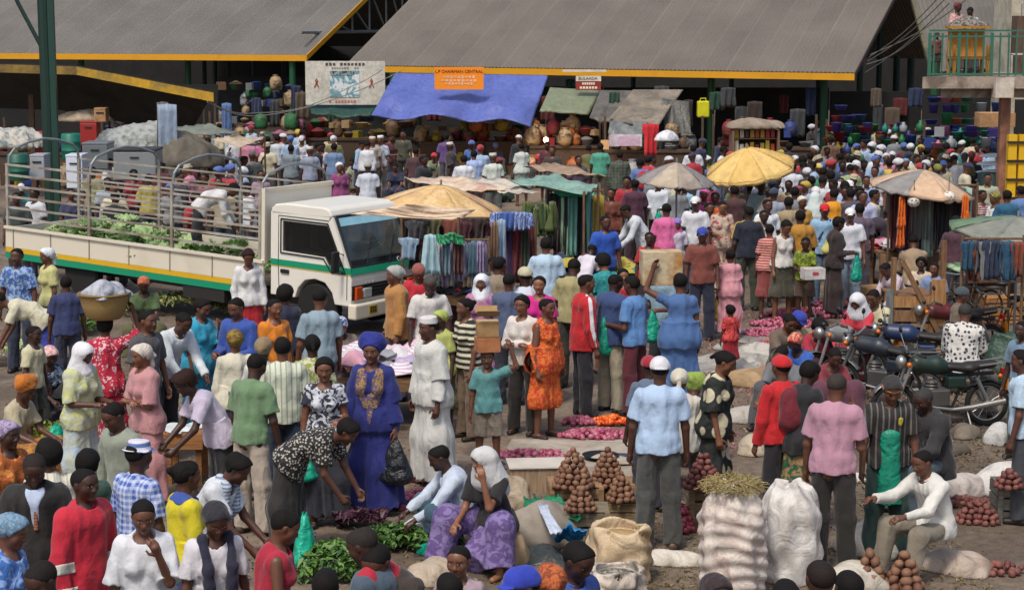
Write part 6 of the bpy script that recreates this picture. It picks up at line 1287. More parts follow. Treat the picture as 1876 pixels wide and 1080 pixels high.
# ---------------------------------------------------------------- motorcycles
def motorcycle(label, u, v, rz, tank, seatc='23201e'):
    p = G(u, v); t = thing('motorcycle', label, 'motorcycle', p, R(rz), 'motorcycles parked on the dirt', .94); CH_ = mat('plain', 'a8a6a0', rough=.38, metal=.8); ENG = mat('plain', '6a6864', rough=.4, metal=.6)
    for x in (-.64, .62):      # front at -x
        def torus(R0, r0, nm, m, par=t, sx=1.0):
            mb = MB(); n, k = 28, 8
            for i in range(n):
                a = 6.2832 * i / n
                for j in range(k): b2 = 6.2832 * j / k; q = R0 + r0 * math.cos(b2); mb.v.append((q * math.cos(a), r0 * sx * math.sin(b2), q * math.sin(a)))
            for i in range(n):
                for j in range(k): mb.f.append((i * k + j, i * k + (j + 1) % k, ((i + 1) % n) * k + (j + 1) % k, ((i + 1) % n) * k + j))
            return mb.obj(nm, m, par, True)
        wl = torus(.265, .038, 'wheel', RB); wl.location = (x, 0, .30); torus(.225, .013, 'rim', CH_, wl); sp = MB()
        for k in range(12): a = 6.2832 * k / 12; sp.tube([(0, .01 * (-1) ** k, 0), (.22 * math.cos(a), 0, .22 * math.sin(a))], .003, 4)
        sp.obj('spokes', CH_, wl); MB().tube([(0, -.06, 0), (0, .06, 0)], .045, 10).obj('hub', ENG, wl)
        f = MB(); f.sheet(lambda a, b, x=x: Vector((x + .325 * math.cos(R(35 + 110 * a) if x < 0 else R(20 + 110 * a)), (b - .5) * .12, .30 + .325 * math.sin(R(35 + 110 * a) if x < 0 else R(20 + 110 * a)))), 10, 2, .008); f.obj('mudguard', CH_ if x < 0 else mat('plain', tank, rough=.3), t, True)
    for s in (-1, 1): MB().tube([(-.64, s * .085, .30), (-.44, s * .085, .84)], .024, 8).obj('fork', CH_, t); MB().tube([(.6, s * .12, .32), (.42, s * .13, .66)], .028, 8).obj('shock_absorber', CH_, t)
    MB().tube([(-.43, 0, .86), (-.3, 0, .62), (-.25, 0, .3), (.15, 0, .25), (.25, 0, .5), (.62, 0, .62)], .024, 8).obj('frame', BLK, t); MB().tube([(-.43, 0, .86), (-.1, 0, .72), (.25, 0, .68), (.7, 0, .7)], .024, 8).obj('frame', BLK, t)
    MB().box((-.06, 0, .40), (.3, .22, .24)).obj('engine', ENG, t, bevel=.03); MB().lathe([(.08, 0), (.095, .02), (.075, .04), (.095, .06), (.075, .08), (.095, .1), (.06, .13)], (-.14, 0, .5), 12).obj('cylinder', ENG, t)
    tk = MB(); pts = []
    V, F = nets(union([Cap((-.34, 0, .84), (-.08, 0, .82), .11, .12), Cap((-.08, 0, .82), (.08, 0, .78), .12, .07)], .04)[0], (-.5, -.2, .6), (.25, .2, 1.05), .016); o = bpy.data.objects.new('fuel_tank', npmesh('fuel_tank', V, F, mat('paint', tank, '5a5040', rough=.42))); C.objects.link(o); o.parent = t
    V, F = nets(union([Cap((.08, 0, .80), (.36, 0, .77), .055, .065, q=1.9, side=(0, 1, 0)), Cap((.36, 0, .79), (.68, 0, .82), .065, .05, q=1.9, side=(0, 1, 0))], .04)[0], (-.1, -.25, .6), (.85, .25, .95), .018); o = bpy.data.objects.new('seat', npmesh('seat', V, F, mat('plain', seatc, rough=.6))); C.objects.link(o); o.parent = t
    MB().tube([(-.44, -.34, 1.02), (-.40, -.24, 1.03), (-.44, -.08, .95), (-.44, .08, .95), (-.40, .24, 1.03), (-.44, .34, 1.02)], .014, 8).obj('handlebar', CH_, t)
    for s in (-1, 1):
        MB().tube([(-.44, s * .34, 1.02), (-.38, s * .42, 1.0)], .02, 8).obj('grip', BLK, t); m_ = MB().tube([(-.42, s * .24, 1.03), (-.46, s * .3, 1.2)], .006, 5).obj('mirror_stem', CH_, t); MB().ball((-.46, s * .3, 1.24), .055, 10, (.35, 1, .75)).obj('mirror', BLK, m_, True)
        MB().ball((-.5, s * .17, .86), .035, 8).obj('indicator', mat('plain', 'd86a18', rough=.2), t, True); MB().ball((.74, s * .12, .68), .03, 8).obj('indicator', mat('plain', 'd86a18', rough=.2), t, True)
    MB().ball((-.55, 0, .87), .09, 14, (.8, 1, 1)).obj('headlight', CH_, t, True); MB().ball((-.48, 0, .99), .05, 10, (.7, 1, .7)).obj('speedometer', BLK, t, True)
    MB().tube([(-.2, -.13, .3), (.1, -.15, .26), (.35, -.15, .28), (.8, -.16, .36)], [.018, .022, .038, .042], 10).obj('exhaust', CH_, t); MB().box((.18, 0, .6), (.25, .2, .16)).obj('side_cover', mat('plain', tank, rough=.25), t, bevel=.03)
    MB().box((.82, 0, .72), (.04, .1, .07)).obj('tail_light', mat('plain', 'a01818', rough=.2), t); pl = MB().box((.86, 0, .56), (.012, .19, .15)).obj('number_plate', mat('plain', 'e08a10'), t); lt = MB()
    for a in range(3):
        for b2 in range(2): lt.box((.868, -.055 + .055 * a, .59 - .06 * b2), (.004, .03, .035))
    lt.obj('lettering', BLK, pl); MB().tube([(.3, -.1, .28), (.34, -.24, .01)], .012, 6).obj('kickstand', CH_, t)
    for a in (.45, .6, .78): pass
    MB().tube([(.45, .14, .82), (.85, .14, .86), (.85, -.14, .86), (.45, -.14, .82)], .012, 6).obj('luggage_rack', CH_, t)
    return t
motorcycle('dark green motorcycle with orange plate beside the man in the printed white shirt', 1722, 782, 8, '20332c')
motorcycle('motorcycle with long chrome forks directly behind the man with the orange hatband', 1618, 745, -35, '2a3038')
motorcycle('motorcycle with blue tank wedged between two others near the wooden stall', 1672, 715, -12, '1f3458')
motorcycle('grey motorcycle nearest the pink shirted man, front wheel toward the dirt', 1555, 715, 28, '8a8a88')
motorcycle('maroon motorcycle behind the man in the printed white shirt', 1742, 668, 12, '5a1c22')
def bicycle(label, u, v, rz, c='4a4038'):
    p = G(u, v); t = thing('bicycle', label, 'bicycle', p, R(rz), 'bicycles at the right edge'); m = mat('plain', c, rough=.4)
    for x in (-.52, .52):
        mb = MB(); n, k = 28, 6
        for i in range(n):
            a = 6.2832 * i / n
            for j in range(k): b2 = 6.2832 * j / k; q = .31 + .018 * math.cos(b2); mb.v.append((q * math.cos(a), .018 * math.sin(b2), q * math.sin(a)))
        for i in range(n):
            for j in range(k): mb.f.append((i * k + j, i * k + (j + 1) % k, ((i + 1) % n) * k + (j + 1) % k, ((i + 1) % n) * k + j))
        wl = mb.obj('wheel', RB, t, True); wl.location = (x, 0, .33); sp = MB()
        for k in range(14): a = 6.2832 * k / 14; sp.tube([(0, 0, 0), (.3 * math.cos(a), 0, .3 * math.sin(a))], .0025, 4)
        sp.obj('spokes', STEEL, wl)
    MB().tube([(-.52, 0, .33), (-.38, 0, .85), (-.36, 0, .95)], .016, 6).obj('fork', m, t)
    f = MB(); f.tube([(-.38, 0, .82), (.16, 0, .8), (.0, 0, .3), (-.38, 0, .75)], .016, 6); f.tube([(.16, 0, .8), (.52, 0, .33), (.0, 0, .3)], .013, 6); f.obj('frame', m, t)
    MB().tube([(-.3, -.28, 1.0), (-.4, -.1, .98), (-.4, .1, .98), (-.3, .28, 1.0)], .012, 6).obj('handlebar', STEEL, t); MB().ball((.18, 0, .88), .11, 8, (1.1, .6, .35)).obj('saddle', BLK, t, True); MB().box((.5, 0, .68), (.4, .14, .02)).obj('carrier', m, t); MB().tube([(0, -.08, .3), (.08, -.1, .18)], .01, 5).obj('pedal', BLK, t)
bicycle('brown bicycle leaning nearest the right edge above the net bundle', 1838, 655, 25, '6a4630'); bicycle('dark bicycle behind the brown one at the right edge', 1812, 622, -10, '3c3c3a'); lump(1560, 700, .4, .35, .5, 'grey canvas bundle between the pink shirt and the motorcycles', mat('sack', '8c887c', '5c584e'), 71); lump(1500, 640, .35, .3, .3, 'crumpled cream sacking beside the seller in crimson', mat('sack', 'a89c88', '6c6458'), 72); lump(1590, 650, .3, .3, .35, 'pale canvas heap at the front wheels of the motorcycles', mat('sack', 'a8a294', '77705f'), 73)
bicycle('bicycle with pale handlebars in front of the plank crate', 1770, 610, 35, '54483c')
# ---------------------------------------------------------------- goods and stalls under the halls
rh = random.Random(77)
def counter(u0, u1, v, Y, z, label, c=('5a4634', '40322a')):
    x0, x1 = atx(u0, Y), atx(u1, Y); t = thing('stall_counter', label, 'counter', ((x0 + x1) / 2, Y, 0)); MB().box((0, 0, z - .04), (x1 - x0, .9, .08)).obj('counter_top', mat('woodx', *c), t); MB().box((0, -.38, z / 2 - .05), (x1 - x0, .05, z - .1)).obj('front_panel', mat('wood', *c), t)
    for s in (-1, 1): MB().box((s * (x1 - x0) / 2, .3, z / 2 + .5), (.07, .07, z + 1)).obj('post', mat('wood', *c), t)
    return t
CN = [(560, 760, 63, 'fruit counter under the white billboard and blue tarpaulin'), (770, 960, 61, 'fruit counter under the middle of the blue tarpaulin'), (970, 1100, 59, 'counter under the olive awning'), (1110, 1290, 57, 'low counter under the brown canvas'), (1310, 1500, 58, 'counter between the two green posts of the middle hall'),
      (1520, 1700, 55, 'counter of plastic wares right of the last green post'), (1700, 1850, 53, 'counter of plastic wares below the balcony'), (200, 380, 60, 'counter behind the wrapped heaps at upper left'), (390, 550, 62, 'counter left of the white billboard'), (195, 390, 66, 'rear counter behind the wrapped heaps'), (395, 560, 72, 'rear counter deep in the left hall'), (0, 180, 56, 'counter in the shade left of the mast')]
for u0, u1, Y, lb in CN: counter(u0, u1, 0, Y, 1.0, 'dark wooden ' + lb)
GC = {'red': '8a1c26', 'green': '1a6c3c', 'blue': '223a7c', 'purple': '3a2c70', 'yellow': '988424', 'white': '94989c', 'orange': '9c5420', 'teal': '1a6c66', 'brown': '6e5238', 'tan': 'a48a64', 'grey': '6c6e6c', 'pink': 'b87090'}
def gm(kind):
    mb = MB()
    if kind == 'basin': mb.lathe([(.16, 0), (.24, .16), (.26, .17), (.23, .16), (.15, .02)], (0, 0, 0), 14)
    elif kind == 'bucket': mb.lathe([(.13, 0), (.17, .3), (.18, .31), (.155, .3), (.12, .02)], (0, 0, 0), 14)
    elif kind == 'sack': mb.lathe([(.2, 0), (.26, .1), (.26, .35), (.2, .5), (.08, .58), (.12, .62)], (0, 0, 0), 12, fn=lambda th, i: 1 + .06 * math.sin(th * 5 + i))
    elif kind == 'basket': mb.lathe([(.16, 0), (.25, .2), (.27, .22), (.2, .25), (.05, .33)], (0, 0, 0), 14)
    elif kind == 'box': mb.box((0, 0, .14), (.4, .3, .28))
    elif kind == 'jug': mb.lathe([(.1, 0), (.14, .05), (.14, .22), (.06, .3), (.06, .36)], (0, 0, 0), 12)
    me = mb.mesh(kind, None, kind != 'box'); me.materials.append(None); return me
_g = {}
def good(kind, col, p, where, sc=1.0):
    if kind not in _g: _g[kind] = gm(kind)
    o = bpy.data.objects.new(dict(basin='plastic_basin', bucket='plastic_bucket', jug='plastic_jug').get(kind, kind), _g[kind]); C.objects.link(o); o.location = p; o.scale = (sc,) * 3; o.rotation_euler = (0, 0, rh.uniform(0, 6))
    o.material_slots[0].link = 'OBJECT'; o.material_slots[0].material = mat('plain', GC[col], rough=.5) if kind not in ('basket', 'sack') else mat('wicker' if kind == 'basket' else 'sack', GC[col], '3a2e20')
    lb = '%s %s %s' % (col, o.name.split('.')[0].replace('_', ' '), where); tag(o, lb, o.name.split('.')[0].split('_')[-1], lb)
AREAS = [((560, 760), 63, 'under the white billboard', ['tan', 'brown', 'green', 'red', 'yellow'], ['basket', 'sack', 'box', 'basin'], 26), ((770, 960), 61, 'under the blue tarpaulin', ['orange', 'red', 'tan', 'brown', 'green', 'yellow'], ['basket', 'box', 'basin', 'sack'], 34), ((965, 1100), 59, 'under the olive awning', ['orange', 'tan', 'white', 'red', 'brown'], ['basket', 'sack', 'box'], 20),
         ((1110, 1290), 57, 'under the brown canvas', ['brown', 'grey', 'white', 'tan'], ['box', 'sack', 'basin'], 20), ((1310, 1500), 58, 'between the two green hall posts', ['brown', 'grey', 'blue', 'red'], ['box', 'basin', 'sack'], 20),
         ((1518, 1700), 55, 'right of the last hall post', ['blue', 'green', 'purple', 'yellow', 'teal', 'red', 'white'], ['basin', 'bucket', 'jug'], 60), ((1700, 1845), 53, 'below the balcony', ['purple', 'green', 'blue', 'white', 'pink', 'teal', 'orange'], ['basin', 'bucket', 'jug', 'box'], 56),
         ((195, 390), 66, 'deep behind the wrapped heaps', ['grey', 'brown', 'red', 'blue', 'tan', 'white'], ['box', 'basket', 'bucket', 'sack'], 30), ((395, 560), 72, 'deep in the left hall', ['brown', 'green', 'tan', 'grey', 'blue', 'white'], ['basket', 'box', 'sack', 'bucket'], 34), ((200, 380), 60, 'behind the wrapped heaps', ['grey', 'brown', 'green', 'tan', 'red'], ['box', 'basket', 'bucket'], 22), ((390, 550), 62, 'left of the white billboard', ['brown', 'green', 'tan', 'grey', 'pink'], ['basket', 'box', 'sack'], 24), ((0, 180), 56, 'in the shade left of the mast', ['grey', 'blue', 'yellow', 'tan', 'red'], ['box', 'bucket', 'sack'], 18)]
for (u0, u1), Y, where, cols, kinds, n in AREAS:
    for k in range(int(n * 1.25)):
        x = atx(rh.uniform(u0, u1), Y); lv = rh.choice((0, 1, 2, 3, 4)) if 'deep' in where else rh.choice((0, 0, 0, 1, 1, 2)) if 'post' in where or 'balcony' in where else rh.choice((0, 0, 1)); good(rh.choice(kinds), rh.choice(cols), (x, Y + rh.uniform(-.35, .4), 1.0 + lv * .32), where, rh.uniform(.6, 1.05))
    for k in range(n // 3): x = atx(rh.uniform(u0, u1), Y); good(rh.choice(kinds), rh.choice(cols), (x, Y + rh.uniform(-1.4, -.8), 0), where, rh.uniform(.9, 1.3))
# tall shelf stacks of plastic wares in the dark
for (u, Y, n, cs) in ((1540, 56.5, 7, ('blue', 'yellow', 'red')), (1556, 56.3, 6, ('blue', 'purple')), (1578, 57, 6, ('green', 'blue')), (1600, 57.5, 5, ('green', 'teal')), (1640, 58, 5, ('red', 'grey')), (1712, 54.5, 8, ('purple', 'blue')), (1735, 54.5, 8, ('purple', 'pink', 'green')), (1752, 54.6, 8, ('blue', 'orange')), (1772, 55, 8, ('green', 'teal')), (1800, 55, 7, ('white', 'teal', 'white')), (1830, 55, 7, ('blue', 'red'))):
    for k in range(n): good(rh.choice(('basin', 'bucket')), cs[k % len(cs)], (atx(u, Y) + rh.uniform(-.05, .05), Y, .3 + .32 * k), 'stacked high in the %s pile' % ('balcony side' if u > 1700 else 'hall side'), rh.uniform(.75, 1.1))
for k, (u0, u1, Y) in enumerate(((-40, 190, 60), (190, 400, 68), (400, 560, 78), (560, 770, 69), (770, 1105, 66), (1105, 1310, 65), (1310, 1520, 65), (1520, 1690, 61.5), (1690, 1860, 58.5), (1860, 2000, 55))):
    x0, x1 = atx(u0, Y), atx(u1, Y); MBx = MB().box(((x0 + x1) / 2, Y, 1.3), (x1 - x0 - .05, .12, 2.6)); tag(MBx.obj('stall_partition', mat('stain', '1a1714', '0f0f10')), 'dark board added for shade behind the %s' % ('counter in the shade left of the mast', 'counter behind the wrapped heaps', 'counter left of the billboard', 'counter under the billboard', 'counters under the blue tarpaulin', 'low counter under the brown canvas', 'counter between the two green hall posts', 'plastic wares right of the last post', 'plastic wares below the balcony', 'yellow posts at the right edge')[k], 'partition')  # near-black boards added to make the halls look darker inside
# things hanging in the dark of the halls
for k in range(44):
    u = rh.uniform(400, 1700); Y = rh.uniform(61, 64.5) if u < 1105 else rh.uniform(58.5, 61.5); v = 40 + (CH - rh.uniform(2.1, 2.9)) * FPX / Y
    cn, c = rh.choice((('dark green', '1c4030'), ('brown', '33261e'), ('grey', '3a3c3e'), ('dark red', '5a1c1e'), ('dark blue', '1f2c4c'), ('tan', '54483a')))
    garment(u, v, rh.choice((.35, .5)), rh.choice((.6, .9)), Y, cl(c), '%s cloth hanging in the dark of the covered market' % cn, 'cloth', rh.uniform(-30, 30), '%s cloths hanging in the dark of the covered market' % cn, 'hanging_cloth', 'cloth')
for k, (u, v, w_) in enumerate(((1822, 212, .62),)): carton(u, 232, .95, .6, .38, 'large cardboard box held high on a stack below the balcony', Y=50)
for k in range(6): lump(0, 0, .42, .3, .085, 'white mattress layer in the stack beside the yellow posts', mat('paint', 'd5d8d4', 'b0b4b0'), 50 + k, pos=Vector((atx(1828, 44), 44, .75 + k * .19)), name='folded_mattress', cat='mattress', ridge=.004)['group'] = 'white mattresses stacked beside the yellow posts'
drum(1812, 390, 43.5, .3, .95, '24463c', 'dark green drum below the stacked white mattresses')
# litter and trodden straw
leaves('litter', (-14, 14, 14, 40), 5200, mat('leaf', '5f5240', '98907c'), .045, 31, label='scraps of paper and dry leaves trodden over the market ground', cat='litter', lift=.01)
leaves('straw_litter', (.9, 15.2, 4.2, 19.5), 3600, mat('leaf', '8c7c50', '625a3a'), .055, 32, label='dry straw and vegetable waste on the ground around the tall sacks', cat='straw', lift=.03)
leaves('straw_litter', (4.1, 18.5, 7.2, 25), 5000, mat('leaf', '54482f', '75664a'), .055, 33, label='brown husks and straw covering the dirt around the motorcycles', cat='straw', lift=.03)
leaves('straw_litter', (-6.5, 17, -3.2, 27), 2500, mat('leaf', '5a5a3c', '7c7456'), .05, 34, label='leaf waste over the ground at the left among the buyers', cat='straw', lift=.03)
leaves('onion_skins', (1.6, 20.5, 5.2, 31), 4200, mat('leaf', '7c3a50', 'b08478'), .06, 41, label='onion skins and scraps littering the ground right of the path', cat='litter', lift=.02)
leaves('vegetable_waste', (-3.0, 15.5, 2.6, 20), 1800, mat('leaf', '4c5430', '8c7c5c'), .05, 42, label='vegetable scraps on the ground between the greens and the pyramids', cat='litter', lift=.015)
flush_produce()
# ---------------------------------------------------------------- the people, nearest first
P = person; ref = {}
# bottom left
P(22, 942, 'F', 80, 'hold', 'tee leafy 3a6ab0 8aa6d8', 'wr floral 2f4f90 e0a090', 'wrap cloth2 5c7f98'.replace('cloth2', 'leafy') + ' 7f9ab0', 'woman in a blue teal headwrap and blue patterned blouse at the bottom left corner')
P(62, 835, 'M', 12, 'look', 'jacket 23211f', 'tr 2a2826', 'shaved 2a221e', 'man in a dark suit jacket over a pale blue shirt at the lower left')
P(88, 803, 'F', 200, 'stand', 'tee vstripe d8d4c0 b8b4a4', 'sk 3a3632', 'afro', 'woman with afro hair and white ribbed top behind the man in the dark suit')
P(155, 858, 'M', 55, 'stand', 'jacket c01c34', 'tr 26242a', 'shaved', 'man in a red work jacket with white patches on the sleeve', sk='c')
P(74, 1033, 'M', 330, 'look', 'tee 7a7468', 'tr 33302c', 'shaved 1e1815', 'shaven headed man cut by the bottom edge left of the red work jacket')
P(207, 740, 'M', 320, 'look', 'long 8f9686', 'tr 4a4a44', 'shaved', 'man in a grey green long shirt looking down behind the plaid shirt')
P(254, 805, 'M', 140, 'stand', 'tee plaid 3f5fae c9d3ea 1.6', 'tr 2b2e3c', 'bucket hstripe 5876ac d8d4e0', 'man in a blue plaid shirt and striped blue sun hat seen from behind')
P(262, 918, 'F', 15, 'chin', 'loose d6d8dc', 'sk 33303a', 'short', 'woman in a loose white T-shirt holding her hand to her chin at the bottom left', sk='b')
P(342, 845, 'F', 120, 'stand', 'long d8c81e', 'wr 3a4a80', 'bun', 'woman in a bright yellow top with blue collar, hair tied back')
P(435, 836, 'F', 75, 'bend1', 'tee d6dade', 'sk 1c1c20', 'crop', 'woman in a white top with a striped scarf bending to the right, black skirt')
P(395, 924, 'F', 25, 'look', 'tee d2cfd4', 'skl 2a2a38', 'wrap 1e1c24', 'woman in a black headscarf, white polo shirt and navy scarf at the bottom', sk='a')
P(522, 938, 'F', 100, 'look', 'tank a81a34', 'sk 2c4a70', 'short', 'woman in a red vest beside the teal bag at the bottom', sk='b')
P(160, 822, 'F', 180, 'stand', 'tee 2c4a40', 'sk 22201f', 'afro', 'dark haired head between the red work jacket and the grey green shirt', s=.86)
P(664, 970, 'M', 250, 'look', 'tee 4a5a6a', 'tr 2c2a28', 'shaved 2a2522', 'grey haired man with a red cloth over his shoulder at the bottom', sk='c')
P(690, 1003, 'M', 330, 'bend1', 'tee 3c302a', 'tr 2a2624', 'shaved', 'man in a dark brown T-shirt leaning forward at the bottom centre', sk='a')
P(596, 1042, 'M', 180, 'stand', 'tee 5a5248', 'tr 2c2a28', 'short', 'dark head cut by the bottom edge, left of the leaning brown shirted man', s=.95)
P(840, 1003, 'C', 345, 'stand', 'tee a8929c', 'sh 5c564c', 'shaved', 'boy in a pinkish grey shirt facing the camera at the bottom centre', s=.80, sk='d')
P(822, 1050, 'M', 200, 'stand', 'tee 5c5a58', 'tr 2c2a28', 'short', 'dark head cut by the bottom edge in front of the boy', s=.9)
P(955, 1038, 'M', 300, 'stand', 'tee 8a8478', 'tr 33302c', 'cap 2438a8', 'person in a royal blue cap cut by the bottom edge', sk='a')
P(1008, 1032, 'F', 200, 'stand', 'tee 80604a', 'skl 4a3a30', 'wrap leafy 8a4020 b86030', 'woman in a rust coloured headwrap between the blue cap and the blue shirted man')
P(1060, 997, 'M', 45, 'look', 'tee 3a58a8', 'tr 2c2e3a', 'short', 'man in a blue shirt looking down right at the bottom centre', sk='c')
P(1313, 1056, 'F', 20, 'stand', 'tee 6a5a50', 'sk 33302c', 'wrapk 2c1c1c', 'head in a dark brown headscarf cut by the bottom edge under the tall sack')
P(1504, 1026, 'M', 190, 'stand', 'tee 6c6258', 'tr 33302c', 'shaved 241c18', 'large shaven head at the bottom edge in front of the white sacks', sk='a')
P(1556, 1048, 'C', 190, 'stand', 'tee 5a5450', 'sh 33302c', 'shaved', 'small shaven head of a child beside the large one', s=.88, sk='c')
P(1440, 1062, 'M', 180, 'stand', 'tee 5a564e', 'tr 33302c', 'short', 'dark head just showing at the bottom edge left of the large shaven head', s=.97)
P(14, 770, 'F', 60, 'stand', 'loose floral a85a28 d88a40', 'wr floral 9a4a24 d09050', 'wrap leafy 7a6a8c a898b4', 'woman in an orange brown print dress and purple headwrap at the left edge')
# seated and standing at the left
P(45, 686, 'F', 65, 'sit', 'tee b5a98c', 'wr leafy b07a30 8a5a2c', 'gele c07018', 'seated woman in an orange headwrap and beige blouse at the left')
P(152, 630, 'F', 60, 'hold', 'loose floral b9bfa8 c9c86a 1.3', 'wr floral b4bcae a0b4cc', 'hijab dcdce0', 'woman in a white headscarf and pale floral dress facing the woman in pink', sk='a')
P(258, 632, 'F', 310, 'fold', 'loose c08a8c', 'wr b98284', 'wrapk cfc4b8', 'woman in a cream headscarf and pink dress with folded arms', sk='d')
ref['bask'] = P(192, 578, 'F', 185, 'carryr', 'loose floral b01e38 dcb4bc 1.2', 'wr floral b01e38 dcb4bc', 'crop', 'woman in a red floral dress with a basket of cloth on her head, from behind')
P(270, 569, 'M', 60, 'stand', 'tee 4a4b4f', 'tr 23242c', 'shaved', 'man in a charcoal shirt behind the woman in pink', sk='b')
P(336, 576, 'M', 50, 'bend1', 'long d3dade', 'tr 1e1e24', 'shaved', 'tall man in a white long sleeved shirt leaning over, left of the turquoise dress')
P(370, 548, 'F', 60, 'chin', 'loose 2a9ec0', 'wr 2a9ec0', 'crop', 'woman in a turquoise dress with her hand to her mouth', sk='b')
P(432, 547, 'M', 335, 'hold', 'long 2f4fa0', 'tr 2a2c34', 'short', 'man in a blue shirt holding a white sheet near the truck', sk='b')
P(430, 603, 'F', 195, 'stand', 'long d2cdb8', 'skl 33405c', 'wrap leafy 8a7a2c 6a4a24', 'woman in a cream blouse and olive gold headwrap from behind')
P(338, 681, 'F', 300, 'bend1', 'tee c3b8cc', 'sk 1c1a1e', 'afro 2c1812', 'woman in a lilac blouse and black skirt leaning toward the small table')
P(470, 651, 'M', 150, 'look', 'tee 6c8a64', 'tr b5a898', 'short', 'man in a sage green shirt and beige trousers from behind', shoe='4a3a2c')
P(517, 617, 'M', 190, 'stand', 'tee vstripe ccd0bc 9aa48c', 'tr 26364c', 'short', 'man in a pale striped shirt and blue jeans from behind')
ref['smile'] = P(594, 656, 'F', 5, 'waist', 'slim leafy 2c2f3c c9ccd4 1.2', 'skl 2a2c36', 'braids', 'smiling young woman in a black and white print top facing the camera', sk='d')
ref['blue'] = P(681, 609, 'F', 350, 'stand', 'loose 1c2570', 'rb 1c2570', 'gele 18247c', 'woman in a long royal blue robe with gold embroidery and blue headwrap', sk='b', s=1.01)
P(785, 579, 'M', 300, 'stand', 'loose cfcfc8', 'rb cfcfc8', 'kufi d8d4d0', 'man in a long white robe and white skullcap', sk='a', s=1.03)
P(636, 773, 'F', 75, 'bend2', 'tee dots 23211f b5b0a6 4.5', 'skl 2a2725', 'crop', 'woman in a black and white spotted blouse bending low over the leaves')
P(572, 613, 'F', 190, 'stand', 'tee leafy 8f9a3c c8c4b0', 'sk leafy 8f9a3c 5a6a2c', 'pony', 'woman in a yellow green print dress from behind, left of the smiling woman')
P(586, 530, 'M', 205, 'lookr', 'tee 8ba0ac', 'tr 3c3f48', 'shaved', 'man in a grey blue shirt from behind, in front of the truck cab', s=1.02)
P(522, 520, 'F', 175, 'stand', 'tee 1c2038', 'sk 26242c', 'afro', 'woman with a big afro and navy top from behind beside the truck wheel')
P(503, 548, 'F', 40, 'stand', 'tee d8801c', 'sk 33302c', 'short', 'woman in an orange top half hidden behind the navy top', sk='d')
P(624, 582, 'F', 15, 'sit', 'shawl 7c6e62', 'wr 5a4c44', 'wrap leafy 2c3f70 c3c8d8', 'seated woman in a blue and white headwrap and brown shawl below the truck bumper', sk='b')
P(604, 640, 'F', 10, 'low', 'tee 6a5a60', 'wr 4a3c40', 'wrap 4a1820', 'seated person in a maroon headscarf behind the clothes table')
P(482, 617, 'F', 185, 'stand', 'tee d2d0cc', 'sk 3a3632', 'wrap 8c7858', 'woman in a tan headscarf between the cream blouse and the pale striped shirt')
P(455, 458, 'F', 15, 'look', 'long d6d6d4', 'sk b01828', 'crop 2c1414', 'woman in a white blouse and red skirt standing beside the truck bed', sk='b')
P(263, 508, 'F', 10, 'sit', 'tee 4c6238', 'wr 5a5a38', 'wrap leafy 9a4c34 c07050', 'woman with a reddish headwrap sitting under the truck chassis')
P(85, 455, 'F', 305, 'stand', 'tee c9c684', 'sk 1e1e22', 'wrapk dadde0', 'woman in a white headscarf, pale yellow blouse and black skirt at the left', sk='b')
P(30, 455, 'M', 350, 'stand', 'tee leafy 3c60a0 90a8c8', 'tr 2c3448', 'short', 'young man in a blue patterned shirt by the rear of the truck')
P(-2, 540, 'F', 285, 'bend2', 'tee d0cbb0', 'wr 2c3c94', 'short', 'woman in a cream top and blue wrap bending out of the left edge')
P(120, 505, 'M', 200, 'stand', 'tee 2c3560', 'tr 23283c', 'short', 'person in dark blue behind the woman in the pale yellow blouse', s=.9)
P(62, 598, 'C', 70, 'stand', 'tee c9c3a0', 'sh 3c3a38', 'shaved', 'child in a cream T-shirt behind the seated woman in orange headwrap', s=.8)
P(92, 636, 'F', 40, 'low', 'tee leafy 2c3040 90a0b4', 'wr 23242c', 'wrap leafy c08a8c d8b8b4', 'woman with a pink headscarf and dark print dress sitting low at the left', sk='c')
P(500, 690, 'F', 180, 'low', 'tee 2c2a2c', 'wr 2c2a2c', 'short', 'x') if 0 else None
# middle group in front of the stalls
P(722, 486, 'M', 290, 'stand', 'jacket b07c40', 'tr 5c4c60', 'wrap a4a6a2', 'man in an ochre jacket and grey skullcap turned toward the truck', sk='b')
P(767, 486, 'F', 5, 'look', 'shawl b8182c', 'skl 5a2c30', 'beanie 8a4a40', 'person in a brown knitted cap with a bright red shawl', sk='d')
P(788, 507, 'M', 10, 'look', 'tee d0ccc6', 'tr 4c4c48', 'shaved 4a4642', 'grey haired man in a white T-shirt beside the red shawl', sk='c')
P(743, 566, 'F', 10, 'low', 'tee 2a2424', 'wr 26221f', 'beanie 5c6a70', 'seated person in dark clothes and a grey beanie behind the blue robe')
P(806, 568, 'F', 320, 'stand', 'tee a8b060', 'sk 5a5c3c', 'wrap a9b858', 'person in a yellow green headwrap behind the man in the white robe', s=.86)
P(882, 503, 'F', 355, 'stand', 'loose floral b07a94 8a5aa0', 'wr floral 9a6a90 70508c', 'hijab dcdfe6', 'woman in a white headscarf and pink purple dress facing the camera', sk='b')
P(851, 547, 'F', 300, 'stand', 'tee hstripe 26241f c9c2a8 1.25', 'tr 6e5a48', 'bun', 'woman in a black and cream striped T-shirt and brown trousers', sk='b')
ref['boxboy'] = P(893, 640, 'C', 355, 'carry', 'tee 5a9494', 'sh 7c7064', 'short', 'boy in a turquoise T-shirt carrying cardboard boxes on his head', s=.78, shoe='bare', sk='b')
P(956, 541, 'F', 335, 'fold', 'long d6d0c8', 'tr 1f1b1a', 'crop', 'woman in a cream sweater and black trousers', sk='d')
P(1003, 547, 'W', 50, 'stand', 'tank leafy c0401c d8702c 1.5', 'sk leafy c0401c d8702c 1.5', 'short', 'woman in a sleeveless orange patterned dress', sk='b', s=.95, shoe='33241f')
